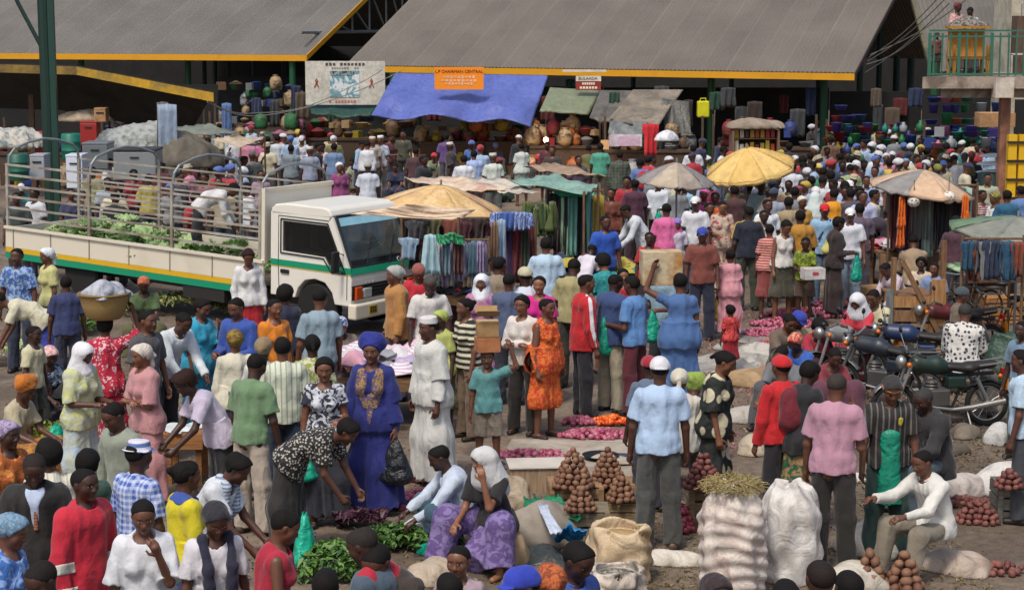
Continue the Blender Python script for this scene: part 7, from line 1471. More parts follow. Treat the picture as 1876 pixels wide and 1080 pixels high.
P(988, 506, 'F', 350, 'stand', 'tee cc1c84', 'sk 33303a', 'bun', 'woman in a magenta top behind the orange dress', sk='e')
P(962, 490, 'M', 200, 'stand', 'tee d0d6e4', 'tr 2c3448', 'beanie c3bb9c', 'man in a pale cap and white shirt behind the magenta top')
P(915, 470, 'M', 150, 'stand', 'tee 8c7c68', 'tr 3c3834', 'short', 'man in a taupe shirt from behind beside the white headscarf')
P(933, 500, 'M', 170, 'stand', 'tee 4c5a78', 'tr 2c2f3c', 'shaved', 'man in a slate blue shirt left of the pale cap', s=.97)
P(1000, 434, 'M', 185, 'stand', 'tee b4cde0', 'tr 2c3448', 'short', 'man in a light blue T-shirt from behind, in front of the stall table', s=1.02)
P(1052, 476, 'M', 160, 'look', 'tee a49a6c', 'tr 3c3a34', 'short', 'man in a khaki T-shirt from behind', s=1.0)
P(1075, 502, 'M', 105, 'stand', 'jacket b8121c', 'tr 1a1a20', 'shaved', 'man in a red tracksuit top with a white sleeve stripe and black trousers', s=1.02)
P(1105, 465, 'F', 205, 'look', 'tee leafy 1f7c80 2f9494', 'sk 26424a', 'afro', 'woman with short dark hair and a teal blouse from behind', sk='e')
P(1128, 503, 'M', 130, 'hold', 'shawl 2f4674', 'tr a39a84', 'shaved', 'man with a blue jacket over his shoulders and beige trousers', sk='c')
ref['sky'] = P(1157, 506, 'M', 235, 'waist', 'tee 5a88c0', 'tr 5a1c28', 'short', 'man in a sky blue shirt and maroon trousers among the queue', sk='a')
ref['cap1'] = P(1211, 478, 'M', 320, 'hold', 'tee 86a4b4', 'tr 22242c', 'cap 23242a', 'man in a dark cap and pale blue shirt looking into his hands', sk='b')
ref['cardb'] = P(1246, 500, 'F', 185, 'carry', 'slim 46699c', 'skl 46699c', 'short', 'woman in a long blue dress carrying a cardboard box at her head', s=1.03)
P(1287, 416, 'M', 350, 'stand', 'tee 7a3f34', 'tr 1c2238', 'cap 2c3f98', 'man in a brown shirt and blue cap with navy trousers on the path', sk='a')
ref['girl'] = P(1338, 458, 'C', 190, 'stand', 'tee cf9099', 'skl cf9099', 'short', 'girl in a long pale pink dress on the path', s=.78, shoe='bare')
P(1338, 560, 'C', 200, 'stand', 'tee leafy a8202c c85048', 'sk a01c2c', 'crop', 'toddler in a red dress beside the girl in pink', s=.54, hs=1.3, shoe='bare')
P(1371, 377, 'M', 188, 'standb', 'tee 141c30', 'tr 3a4034', 'shaved', 'man in a navy and yellow T-shirt from behind on the path', sk='c', s=1.02)
P(1324, 369, 'F', 5, 'hold', 'loose floral c0ac98 a04050', 'wr floral c0ac98 a04050', 'short', 'woman in a cream and red floral dress on the path', sk='e')
P(1274, 360, 'M', 345, 'stand', 'tee d6d8dc', 'tr 2c3a58', 'cap dcdcd8', 'man in a white cap and white T-shirt above the brown shirt', sk='a')
P(1221, 372, 'M', 185, 'stand', 'tee d8689c', 'tr 3c3a44', 'shaved', 'man in a pink polo shirt from behind', s=1.0)
P(1146, 378, 'M', 285, 'bend1', 'long d0d6dc', 'tr 26262c', 'short', 'man in a white shirt leaning over the stall table', sk='a')
ref['wg'] = P(1205, 326, 'M', 340, 'hold', 'long d3dae2', 'tr 1c1f26', 'short', 'man in a white long sleeved shirt counting in his hands, grey umbrella behind', sk='a')
P(1163, 328, 'M', 190, 'stand', 'tee 4c2438', 'tr 3c2430', 'short', 'man in a dark plum shirt from behind', s=1.0)
P(1085, 450, 'M', 150, 'bend1', 'tee d8d2dc', 'tr 2c2c34', 'short', 'person in a white shirt bent over the shoes on the stall table', s=.8)
P(1142, 492, 'F', 10, 'stand', 'tee a8141f', 'sk 33242c', 'crop', 'woman in a red top whose face shows above the blue jacket', sk='e', s=.85)
# right of the path
ref['tank'] = P(1441, 405, 'F', 20, 'look', 'tank d0ccc4', 'sk 4c4a3c', 'crop', 'woman in a white vest and olive skirt looking down', sk='d')
P(1466, 385, 'M', 190, 'stand', 'loose b07c24', 'tr 5c4424', 'short', 'man in a loose ochre shirt behind the woman in the white vest')
P(1511, 373, 'M', 355, 'stand', 'tee 8cb0cc', 'tr 5c7490', 'cap c4141f', 'person in a red cap and light blue vest with a dark sling', sk='a')
ref['scarf'] = P(1537, 398, 'F', 95, 'hold', 'shawl 2c2020', 'wr 2f201f', 'crop', 'slender woman in a black top and long dark brown skirt with a yellow scarf', sk='c')
P(1558, 381, 'M', 350, 'stand', 'tee d6d8e0', 'tr 8ca0b0', 'cap dcdcdc', 'person in a white cap, white T-shirt and pale jeans beside the yellow scarf', sk='b')
P(1632, 392, 'M', 100, 'bend2', 'long 2c2430', 'tr 8a7c68', 'short', 'person in dark clothes bent double beside the ball stall')
ref['carton'] = P(1476, 436, 'C', 350, 'hold', 'tee leafy 5c6a24 8a9a2c', 'sh 4a3a2c', 'shaved', 'child in a green print shirt holding a white carton', s=.8, sk='c')
P(1603, 347, 'M', 80, 'stand', 'long c9c2b0', 'tr 3c3a34', 'short', 'man in a cream long sleeved shirt left of the ball stall')
P(1672, 432, 'M', 185, 'sit', 'long a08a70', 'tr 3c3630', 'short', 'man in a tan shirt sitting with his back to the camera at the ball stall')
P(1688, 470, 'F', 340, 'stand', 'tee c9b8a4', 'sk 4a4038', 'afro', 'woman with bushy hair behind the wooden stall posts', s=.78)
P(1712, 482, 'M', 330, 'stand', 'tee 7c90b8', 'tr 33384a', 'short', 'man in a pale blue shirt between the wooden stall posts', s=.78, sk='b')
P(1622, 484, 'M', 300, 'bend1', 'long c8b8c4', 'tr 4c4448', 'short', 'man in a white and mauve shirt leaning on the wooden stall', s=.85, sk='a')
P(1769, 556, 'M', 160, 'ride', 'loose dots cfccc4 3c3e4c 2.4', 'tr 5c5652', 'shaved 3a3836', 'man in a white printed shirt sitting sideways on a motorcycle', sk='b')
P(1762, 528, 'M', 60, 'stand', 'tee 6a5c4c', 'tr 3c3a34', 'helmet 3c484e', 'person in a dark grey hat behind the printed white shirt', s=.8)
P(1432, 651, 'M', 205, 'stand', 'long c0141c', 'tr 1e1a1f', 'cap c4141c', 'man in a red cap and red sweater with a maroon rucksack', sk='b', s=.97)
P(1484, 664, 'F', 130, 'look', 'jacket 1d1c20', 'wr leafy 2c5c3c 9a7a54', 'crop', 'woman in a black jacket and green patterned skirt', sk='c')
P(1534, 684, 'M', 160, 'waistr', 'tee b98a9c', 'tr 26221f', 'shaved 3a332f', 'man in a faded pink shirt and black trousers from behind', sk='b', s=1.03)
P(1635, 692, 'M', 0, 'look', 'tee vstripe 2a2826 6a6460', 'tr 26403a', 'wrap 2a2624', 'man in a dark striped shirt with an orange hatband and green apron', sk='b', s=.98)
P(1692, 714, 'M', 300, 'sit', 'jacket 2c2a2c', 'tr 44525c', 'shaved 3a3836', 'seated man in a dark jacket and grey blue jeans behind the green apron', sk='c')
P(1329, 646, 'F', 70, 'look', 'loose dots 1f2420 c9c0a0 .62', 'wr dots 1f2420 c9c0a0 .62', 'pony', 'woman in a dark dress with large cream spots and cornrowed hair', sk='d')
P(1209, 655, 'M', 180, 'stand', 'tee b0c8e4', 'tr 4c4c48', 'capb dcdce0', 'man in a light blue shirt, white cap and grey trousers standing among the potatoes', sk='a', s=1.03, shoe='5c4a38')
P(1245, 680, 'M', 175, 'sit', 'tee c9c3b4', 'tr 5c5448', 'wrapk c9c3b0', 'person in a cream headscarf and pale shirt sitting right of the white cap', sk='c')
P(1190, 653, 'M', 200, 'stand', 'tee 5c6c80', 'tr 33303a', 'beanie a0182c', 'person in a crimson knitted cap left of the white cap', s=.9)
P(1272, 684, 'F', 170, 'low', 'tee 4c4c4c', 'wr 3c3a38', 'gele 8aa040', 'seated seller in a green and salmon headwrap')
P(804, 819, 'M', 285, 'squat', 'long c0ccdc', 'tr 3c5a6c', 'short', 'person in a pale blue shirt crouching beside the onions', sk='c', s=.95)
P(884, 821, 'F', 330, 'sitchin', 'tee 1e1c1e', 'wr leafy 5f4a80 8070a0', 'veil c9c9c8', 'seated woman in a white veil, black top and purple wrap, hand to face', sk='e')
P(1690, 826, 'M', 300, 'sitf', 'long d8d6ce', 'tr 857c6c', 'shaved', 'seated seller in a white shirt and grey trousers reaching out with both hands', sk='b', s=.93)
P(1874, 588, 'M', 300, 'stand', 'tee 6a8498', 'tr 2c3f3c', 'short', 'person in a grey blue shirt cut by the right edge', s=.9)
P(1872, 640, 'M', 250, 'stand', 'tee b5cde0', 'tr 3c3f44', 'short', 'person in a pale blue shirt at the right edge above the sacks', s=.98)
P(1884, 830, 'F', 300, 'low', 'tee 9ab01c', 'wr 3a2a48', 'wrap 2c1f34', 'x y z w') if 0 else None
# sellers beyond the motorcycles
for a in ((1447, 577, 'M', 20, 'low', 'tee 6a5a4c', 'tr 3c3834', 'short', 'seller in a brown shirt sitting beside the blue cap among the onions'), (1464, 572, 'M', 30, 'low', 'tee c0b078', 'tr 3c3834', 'cap 24389c', 'seller in a blue cap and straw coloured shirt among the onions'),
          (1502, 584, 'F', 25, 'low', 'tee a02438', 'wr 5c2c3c', 'afro', 'seller with dark hair and a crimson top sitting among the onions'), (1457, 612, 'F', 320, 'low', 'tee 2f5cb0', 'wr 2f5cb0', 'wrap leafy c0a080 c03030', 'seller in a blue dress with a red and tan headscarf'),
          (1432, 636, 'M', 330, 'low', 'tee 6a6c70', 'tr 4c4c50', 'shaved', 'seller in grey clothes just above the red cap'), (1570, 540, 'F', 330, 'sit', 'tee cc3444', 'wr c83c50', 'veil d8d8dc', 'seller in a long white veil and red dress at the end of the onions'),
          (1600, 532, 'F', 320, 'sit', 'tee c9c09c', 'wr 2c4038', 'short', 'seller in a cream shirt beside the long white veil'), (1530, 640, 'F', 10, 'low', 'tee 7a2c34', 'wr 5c3040', 'short', 'seller half hidden behind the motorcycles, dark red top')): P(*a)
# balcony
P(1748, -2, 'F', 30, 'stand', 'tee floral c08a84 d8c0b8', 'skl 6a4c44', 'wrap 6c2a2c', 'woman in a pink print blouse standing on the balcony behind the tall chair', pt=(atx(1748, 44.3), 44.3, zs), lodh=.028)
P(1775, 5, 'F', 330, 'look', 'tee leafy c9c9cc 6c7070', 'skl 3c4040', 'short', 'woman in a grey and white top on the balcony, right of the pink blouse', pt=(atx(1775, 44.6), 44.6, zs), lodh=.028, s=.9)
P(1715, 48, 'C', 0, 'stand', 'tee 6a3c34', 'sh 33302c', 'short', 'child in a dark top at the left end of the balcony railing', pt=(atx(1714, 43.4), 43.4, zs), lodh=.028, s=.55)
q = onbed(-3.9, .9, .69); P(345, 345, 'M', 100, 'bend2', 'long d6d4d2', 'tr 23242a', 'short', 'man in a white shirt bending over on the bed of the truck', pt=q, s=.98)
# ---------------------------------------------------------------- people farther back, listed left to right
FAR = [
 (30, 352, 'M', 0, 'stand', 'tee 3c4440', 'tr 2c2c2c', 'short', 'person in dark green seen through the rear rails of the truck'),
 (62, 345, 'M', 330, 'stand', 'tee c9ccd0', 'tr 3c3c40', 'short', 'person in a white shirt seen through the rear rails of the truck'),
 (78, 372, 'M', 100, 'low', 'tee a0aab8', 'tr 3c3c40', 'shaved', 'shaven person sitting behind the rear corner of the truck bed'),
 (130, 345, 'F', 20, 'stand', 'tee 3a3c5c', 'sk 5a2434', 'short', 'woman in dark blue behind the rear third of the truck bed'),
 (168, 305, 'M', 340, 'stand', 'tee 8a8c60', 'tr 2c2c34', 'short', 'person in an olive shirt behind the truck left of the crimson top'),
 (197, 325, 'M', 10, 'stand', 'tee 9aa8b8', 'tr 33384a', 'short', 'person in a grey blue shirt behind the truck rails'),
 (245, 310, 'F', 30, 'stand', 'tee 8a1c2c', 'sk 2c2c40', 'crop', 'woman in a crimson top behind the middle of the truck bed'),
 (272, 318, 'M', 200, 'stand', 'tee b0a04c', 'tr 33384a', 'short', 'person in a mustard shirt behind the middle of the truck bed'),
 (330, 315, 'M', 60, 'stand', 'tee 40444c', 'tr 33302c', 'short', 'person in charcoal behind the third arch of the truck'),
 (375, 318, 'F', 330, 'stand', 'tee 8c5c64', 'sk 33302c', 'short', 'woman in a dusty rose top behind the forward part of the truck bed'),
 (400, 325, 'M', 10, 'stand', 'tee 3c3c40', 'tr 33302c', 'shaved', 'shaven man in black behind the forward part of the truck bed'),
 (430, 286, 'F', 0, 'stand', 'tee c8ccd4', 'sk 5c6a80', 'hijab dcdfe8', 'woman in a white headscarf standing behind the front arch of the truck'),
 (462, 277, 'M', 180, 'stand', 'tee 7c8078', 'tr 4a4a4c', 'bucket 6a706c', 'person in a grey hat behind the truck headboard'),
 (478, 312, 'F', 20, 'stand', 'tee 9a7c8c', 'sk 33302c', 'short', 'woman in a mauve top just above the truck headboard'),
 (480, 250, 'F', 30, 'stand', 'tee c06a90', 'sk 33384a', 'wrap 5a48a0', 'woman in pink with a purple headwrap below the left hall post'),
 (508, 247, 'M', 190, 'stand', 'tee c4ccd0', 'tr 2c3038', 'short', 'man in a pale shirt from behind beside the purple headwrap'),
 (533, 265, 'M', 185, 'stand', 'tee 7c8890', 'tr 6c747c', 'short', 'man in a grey T-shirt from behind near the green hall post'),
 (567, 268, 'M', 200, 'stand', 'tee 9098ac', 'tr 4c5468', 'kufi d8d8dc', 'man in a white skullcap and grey blue shirt'),
 (552, 290, 'F', 0, 'low', 'tee b8a030', 'wr 33302c', 'short', 'person in yellow low between the grey T-shirt and the skullcap'),
 (590, 262, 'F', 340, 'stand', 'tee d0b4b0', 'sk 4c4c58', 'short', 'woman in a pale pink blouse right of the skullcap'),
 (612, 262, 'M', 185, 'stand', 'tee 6a84a8', 'tr 5a7498', 'short', 'man in a denim blue shirt from behind'),
 (605, 243, 'F', 0, 'stand', 'tee b8ac88', 'sk 33302c', 'wrap a82c38', 'woman in a red headwrap in front of the dark stalls at left'),
 (622, 298, 'F', 20, 'stand', 'tee 8a4070', 'sk 33303a', 'wrapk dcdce0', 'woman with a white headscarf and magenta top left of the white shirted man'),
 (645, 292, 'F', 330, 'low', 'tee 9a9c88', 'wr 6c6c5c', 'short', 'seated person in a greenish shawl left of the white shirted man'),
 (674, 297, 'M', 185, 'stand', 'tee c6ccd6', 'tr 4c505c', 'beanie a8a89c', 'man in a white shirt and grey cap from behind above the truck cab'),
 (697, 248, 'M', 330, 'stand', 'tee leafy b4bcc8 8890a4', 'tr 7c7c74', 'kufi dcdcdc', 'man in a printed white shirt, pale cap and grey trousers above the truck cab'),
 (682, 250, 'M', 20, 'stand', 'tee b8aa9c', 'tr 4c4844', 'kufi d0c0b0', 'man in a beige shirt beside the printed white shirt'),
 (724, 300, 'F', 350, 'sit', 'tee 232c48', 'wr 2c3048', 'short', 'seated woman in navy above the orange umbrella'),
 (762, 270, 'M', 175, 'stand', 'tee 4a2c34', 'tr 3c2a2c', 'shaved', 'man in a maroon shirt from behind above the orange umbrella'),
 (795, 281, 'F', 350, 'low', 'tee 7c8468', 'wr 4c503c', 'wrap c02438', 'person in a bright red cap above the orange umbrella'),
 (776, 285, 'M', 60, 'stand', 'tee 23262c', 'tr 2c2c30', 'short', 'person in black between the maroon shirt and the red cap', ),
 (824, 260, 'M', 250, 'walk', 'loose 3c3438', 'tr 2c3c4c', 'kufi e0dcd8', 'man in a long dark coat and white skullcap walking'),
 (850, 284, 'M', 180, 'stand', 'tee d3d6dc', 'tr 2c2c34', 'short', 'man in a white shirt from behind right of the dark coat'),
 (868, 275, 'M', 190, 'stand', 'tee a0b4dc', 'tr 2c2c34', 'short', 'man in a pale blue shirt right of the white shirt, near the pale awning'),
 (880, 292, 'F', 320, 'sit', 'tee c08c60', 'wr 8c6044', 'short', 'seated woman in a light orange top above the pale awning'),
 (893, 296, 'F', 10, 'sit', 'tee a83038', 'wr 6c2c34', 'short', 'seated woman in a coral red top above the pale awning'),
 (903, 280, 'M', 200, 'stand', 'tee ccd4c8', 'tr 5c6460', 'kufi d0d8c8', 'person in a pale greenish white shirt above the pale awning'),
 (915, 289, 'F', 30, 'sit', 'tee 1f6c4c', 'wr 1f3c30', 'wrap 7c2434', 'seated woman in green with a dark red headwrap'),
 (738, 240, 'M', 0, 'stand', 'tee 4c4c3c', 'tr 2c2c2c', 'short', 'person in dark olive in front of the fruit counter'),
 (955, 262, 'F', 200, 'stand', 'tee c4ccc4', 'sk 8c948c', 'short', 'woman in pale grey green beside the stacked sacks under the tarpaulin'),
 (985, 285, 'F', 20, 'low', 'tee a83030', 'wr 33302c', 'beanie c02028', 'person in a scarlet cap above the brown canvas awning'),
 (1012, 268, 'M', 340, 'stand', 'tee 3c342c', 'tr 2c2c2c', 'short', 'person in dark brown below the light bulb'),
 (1060, 285, 'M', 20, 'stand', 'tee 4c3c50', 'tr 2c2c2c', 'short', 'person in dusky purple left of the sea green shirt'),
 (1100, 262, 'M', 175, 'stand', 'tee 4c9c84', 'tr 4c4438', 'short', 'man in a sea green shirt from behind under the notice board'),
 (1135, 277, 'M', 185, 'stand', 'jacket plaid 3c4438 565c50', 'tr 33342c', 'short', 'man in a dark plaid jacket from behind'),
 (1172, 290, 'M', 200, 'stand', 'tee 5c74a8', 'tr 33384c', 'short', 'man with a red rucksack right of the dark plaid jacket'),
 (1186, 286, 'F', 180, 'stand', 'tee c02c40', 'sk 33302c', 'short', 'woman in a red top left of the small grey umbrella'),
 (1213, 305, 'F', 30, 'stand', 'tee b8809c', 'sk 4c2438', 'short', 'woman in a pink and plum top behind the man counting'),
 (1270, 265, 'M', 180, 'stand', 'tee d3d6dc', 'tr 3c3c40', 'short', 'person in a white shirt above the small grey umbrella'),
 (1253, 332, 'F', 330, 'stand', 'tee 94bcdc', 'sk a8a494', 'short', 'woman in a pale blue top under the yellow umbrella'),
 (1290, 345, 'F', 340, 'stand', 'tee d85ca8', 'sk 6c2c4c', 'wrap e060a8', 'woman with a hot pink shawl under the yellow umbrella'),
 (1300, 325, 'F', 10, 'stand', 'tee 8a2c4c', 'sk 4c2434', 'wrap a85030', 'woman in an orange headwrap under the left edge of the yellow umbrella'),
 (1300, 372, 'C', 20, 'stand', 'tee d0d8e4', 'sh 3c3c44', 'short', 'boy in a pale shirt right of the white cap', {'s': .9}),
 (1310, 352, 'F', 330, 'stand', 'tee d8602c', 'sk 4c2c2c', 'short', 'woman in a bright orange top behind the boy in the pale shirt'),
 (1345, 340, 'M', 200, 'stand', 'tee 4c2c2c', 'tr 2c2c30', 'short', 'man in dark maroon under the yellow umbrella'),
 (1372, 335, 'F', 175, 'stand', 'loose floral b08c6c 8c4c34', 'wr floral b08c6c 8c4c34', 'short', 'woman in a tan floral dress under the right edge of the yellow umbrella'),
 (1348, 330, 'F', 0, 'stand', 'tee b8c488', 'sk 4c4c40', 'wrap c0b080', 'woman in a lime green top under the yellow umbrella'),
 (1395, 330, 'M', 10, 'stand', 'tee b4d4d8', 'tr 5c6c7c', 'short', 'man in a pale aqua shirt beside the yellow umbrella pole'),
 (1407, 365, 'M', 20, 'stand', 'tee d8dce0', 'tr 4c5460', 'short', 'man in a white shirt right of the navy and yellow T-shirt'),
 (1418, 345, 'M', 170, 'stand', 'tee 8c94a4', 'tr 5c6478', 'beanie 2c3c54', 'man in a navy beanie and grey shirt above the white vest'),
 (1400, 385, 'F', 0, 'stand', 'tee d0d4dc', 'sk a84c4c', 'short', 'woman in white with a red wrap between the navy T-shirt and the white vest'),
 (1424, 318, 'M', 60, 'stand', 'tee d0d4dc', 'tr 4c4c50', 'bucket b0a484', 'man in a straw sun hat right of the yellow umbrella'),
 (1445, 330, 'F', 340, 'stand', 'tee b8a888', 'sk 4c4440', 'short', 'woman in a beige top below the straw sun hat'),
 (1453, 298, 'M', 165, 'stand', 'tee c9ccd4', 'tr 33384a', 'short', 'man in white left of the red sweater in the crowd'),
 (1470, 285, 'M', 190, 'stand', 'long b0142c', 'tr 2c2c34', 'crop', 'man in a red sweater above the crowd left of the hall post'),
 (1462, 340, 'F', 20, 'stand', 'tee c4a098', 'sk 5c3c3c', 'wrap 9a4058', 'woman in a rose headscarf in the crowd below the red sweater'),
 (1487, 322, 'M', 175, 'stand', 'tee 6c7480', 'tr 3c4048', 'short', 'man in a steel grey shirt below the red sweater'),
 (1500, 300, 'F', 20, 'stand', 'tee c88090', 'sk 4c3c3c', 'beanie c8b860', 'woman in a yellowish cap and pink top near the hall post'),
 (1493, 352, 'F', 185, 'stand', 'tee ccdcd8', 'sk 6c7c80', 'veil d0dcd8', 'woman in a long pale aqua veil above the red cap', ),
 (1470, 360, 'F', 10, 'stand', 'tee b08430', 'sk 5c4424', 'wrapk d0c8b4', 'woman in a cream headscarf and ochre dress left of the aqua veil'),
 (1528, 345, 'M', 180, 'stand', 'tee d8900c', 'tr 4c4438', 'short', 'man in a marigold T-shirt from behind in the crowd'),
 (1522, 312, 'M', 175, 'stand', 'tee d0d4d8', 'tr 4c4c50', 'crop', 'man in a white T-shirt from behind above the marigold one'),
 (1540, 325, 'M', 350, 'stand', 'tee d4d0d4', 'tr 3c3c44', 'shaved', 'shaven man in white facing the camera above the marigold T-shirt'),
 (1558, 300, 'M', 180, 'stand', 'tee 90a070', 'tr 3c3c34', 'shaved', 'man in a light green shirt from behind right of the hall post'),
 (1556, 330, 'F', 20, 'stand', 'tee 8c3c50', 'sk 33302c', 'cap d8d8d8', 'woman in a white cap and wine red top right of the marigold T-shirt'),
 (1558, 345, 'M', 190, 'stand', 'tee 4c4850', 'tr 33302c', 'short', 'man in dark grey with a rucksack above the white cap'),
 (1582, 350, 'M', 0, 'stand', 'tee b4b8d8', 'tr 4c5468', 'short', 'man in a lavender shirt left of the cream long sleeved shirt'),
 (1588, 322, 'M', 350, 'stand', 'tee 88a8d8', 'tr 3c4458', 'short', 'man in a cornflower blue shirt above the lavender shirt'),
 (1603, 305, 'M', 330, 'stand', 'tee d0ccd0', 'tr 3c3c40', 'short', 'man with a white collar above the cornflower blue shirt'),
 (1606, 288, 'F', 150, 'bend1', 'long d0c4cc', 'sk 4c4448', 'short', 'person in a pale pink shirt bending in the far crowd'),
 (1632, 285, 'F', 300, 'look', 'tee d0ccd4', 'sk 4c4448', 'afro 2c1818', 'woman with reddish brown hair and white top above the peach umbrella'),
 (1660, 290, 'F', 0, 'stand', 'tee 7c9c30', 'sk 4c4c30', 'wrap 6a90b0', 'woman in a blue headwrap and lime top above the peach umbrella'),
 (1700, 285, 'F', 10, 'stand', 'tee c8984c', 'sk 5c4430', 'short', 'woman in a golden yellow blouse above the peach umbrella'),
 (1718, 300, 'F', 190, 'stand', 'tee 8a8c3c', 'sk 3c3c24', 'wrap 7c8030', 'woman in an olive headwrap right of the golden blouse'),
 (1775, 275, 'M', 100, 'sit', 'tee b8b09c', 'tr 4c3c34', 'short', 'man in a beige shirt sitting below the balcony'),
 (1797, 240, 'M', 185, 'stand', 'loose 6c6c58', 'tr 3c4038', 'short', 'tall man with a grey green waistcoat over white sleeves below the balcony'),
 (1808, 290, 'M', 90, 'sit', 'tee 8c8c80', 'tr 3c3c38', 'short', 'seated man in a grey shirt beside the white mattresses'),
 (1810, 318, 'M', 350, 'stand', 'tee a0a48c', 'tr 4c4c44', 'short', 'man in a pale olive shirt right of the peach umbrella', ),
 (1822, 352, 'F', 290, 'stand', 'tee d0d0cc', 'sk 4c4c48', 'wrap leafy a89c40 4c4c30', 'woman in a white T-shirt and yellow headwrap above the grey green umbrella'),
 (1845, 348, 'M', 185, 'stand', 'tee 1c5878', 'tr 2c343c', 'short', 'man in a petrol blue shirt from behind above the grey green umbrella'),
 (1870, 340, 'M', 200, 'stand', 'tee 5c7cb0', 'tr 2c343c', 'short', 'person in a mid blue shirt at the right edge above the grey green umbrella'),
 (1800, 348, 'F', 30, 'stand', 'tee hstripe b8b0ac 8c3c44 2', 'sk 4c4038', 'short', 'woman in a pink striped top beside the ball stall'),
 (1785, 420, 'F', 340, 'sit', 'tee 2c2c3c', 'wr 33303a', 'short', 'seated woman in dark navy under the grey green umbrella'),
 (1752, 395, 'M', 190, 'stand', 'tee 4c2c38', 'tr 2c2c34', 'short', 'man in dark wine red at the right of the ball stall'),
 (1718, 400, 'F', 10, 'sit', 'tee 26345c', 'wr 2c2c44', 'short', 'seated stallholder in indigo inside the ball stall'),
 (1120, 345, 'F', 340, 'stand', 'tee 6c3424', 'sk 4c2c24', 'short', 'woman in a russet dress right of the teal awning'),
 (1110, 395, 'M', 20, 'stand', 'tee 1f50b0', 'tr 22305c', 'short', 'man in a vivid blue shirt behind the stall table'),
 (1240, 400, 'M', 20, 'stand', 'tee c9c0d0', 'tr 4c4c5c', 'beanie 8a70b8', 'child in a purple woollen cap left of the pink polo', {'s': .85}),
 (1190, 425, 'F', 0, 'stand', 'tee a8141f', 'sk 2c2028', 'short', 'woman in a crimson blouse left of the cardboard box', {'s': .9}),
 (860, 505, 'F', 330, 'low', 'tee 8a2034', 'wr 4c2430', 'wrap 9a2038', 'seated seller in a crimson headwrap under the hanging trousers'),
 (905, 470, 'F', 30, 'stand', 'tee 2c2c28', 'sk 2c2824', 'short', 'dark haired person between the hanging garments', {'s': .85}),
 (1410, 410, 'F', 180, 'stand', 'tee hstripe c8a090 a02c34 2', 'sk 8c4440', 'short', 'woman in a red and cream striped top behind the white vest', {'s': .9}),
 (1445, 360, 'M', 180, 'stand', 'tee a08c6c', 'tr 3c3830', 'short', 'man in a sandy brown shirt left of the ochre shirt'),
 (1575, 372, 'M', 180, 'stand', 'tee 5c5064', 'tr 4c4c58', 'short', 'man in a dusky violet shirt right of the white cap'),
 (1650, 350, 'F', 90, 'stand', 'tee 6a2430', 'sk 2c2028', 'short', 'woman in a dark red top at the left of the ball stall', {'s': .95}),
]
for a in FAR:
    kw = a[9] if len(a) > 9 else {}; person(*a[:9], **kw)
# unnamed rest of the dense crowd: placed on the ground of each area, never in front of the people above
rq = random.Random(11)
CN_ = {'white': 'd0d2d6', 'cream': 'c8c0a4', 'grey': '7c8084', 'black': '26262a', 'navy': '26304c', 'blue': '4468a8', 'pale blue': '9cb4d0', 'red': 'a82430', 'maroon': '5c2430', 'pink': 'c88098', 'orange': 'c8703c', 'yellow': 'c8b048', 'green': '3c7c54', 'olive': '6c6c40', 'brown': '6c4c38', 'purple': '5c4078', 'teal': '2c7878', 'beige': 'a8987c'}
HD = [('short', 'dark hair'), ('short', 'dark hair'), ('short', 'dark hair'), ('crop', 'full hair'), ('shaved', 'shaven head'), ('wrap d0d0d4', 'white headwrap'), ('cap d0d0d0', 'white cap')] + [('short', 'dark hair'), ('shaved', 'shaven head'), ('wrap d0d0d4', 'white headwrap'), ('wrap a83038', 'red headwrap'), ('cap d0d0d0', 'white cap'), ('wrap 4c68a8', 'blue headwrap'), ('crop', 'full hair'), ('bucket b0a88c', 'pale sun hat'), ('wrap c0a840', 'yellow headwrap'), ('cap 26304c', 'navy cap')]
used = set(); SPEC = []
def fill(n, u0, u1, v0, v1, where, sxs='MF', mind=9, low=.1):
    k = 0; tries = 0; grid = []
    while k < n and tries < n * 60:
        tries += 1; u = rq.uniform(u0, u1); v = v0 + (v1 - v0) * math.sqrt(rq.random())
        if any(abs(u - a) < mind and abs(v - b) < mind * .9 for a, b in grid): continue
        cn = rq.choice(list(CN_) + ['white'] * 5 + ['cream', 'pale blue', 'grey', 'black', 'navy'] * 2); hd, hl = rq.choice(HD); top = rq.choice(('tee', 'tee', 'long')); key = (cn, hl, where, top)
        if key in used: continue
        sx = rq.choice(sxs); seat = rq.random() < low; used.add(key); grid.append((u, v)); k += 1
        dark = rq.choice(('2c2c34', '3c3830', '4c4c50', '2c3448', '5c3c34', '6c6450'))
        SPEC.append((u, v, sx, rq.choice((0, 20, 340, 180, 190, 170, 90, 270, 60, 300)), 'low' if seat else rq.choice(('stand', 'standb', 'hold', 'look', 'lookl', 'lookr', 'fold', 'chest')), top + ' ' + CN_[cn], ('tr ' if sx == 'M' else 'sk ') + dark, hd, '%s in %s %s with %s %s' % ('woman' if sx == 'F' else 'man', cn, 'shirt' if top == 'tee' else 'long-sleeved top', hl, where)))
fill(34, 1385, 1640, 238, 300, 'near the right hall post', low=.15)
fill(40, 1560, 1800, 226, 300, 'between last post and balcony', low=.2)
fill(12, 1480, 1700, 205, 240, 'deep under the right end of the hall', mind=8)
fill(16, 1390, 1600, 300, 345, 'right of the yellow umbrella', low=0)
fill(14, 1190, 1400, 240, 290, 'between the brown canvas and the yellow umbrella', low=.3)
fill(11, 700, 1100, 232, 268, 'in front of the fruit counters', low=.3)
fill(14, 395, 560, 222, 250, 'deep in the left hall', low=.2)
fill(16, 180, 480, 262, 305, 'among the covered heaps behind the truck', low=.4)
fill(8, 480, 700, 236, 262, 'in front of the stalls under the billboard', low=.2)
fill(14, 20, 470, 318, 355, 'beyond the truck bed', low=.5)
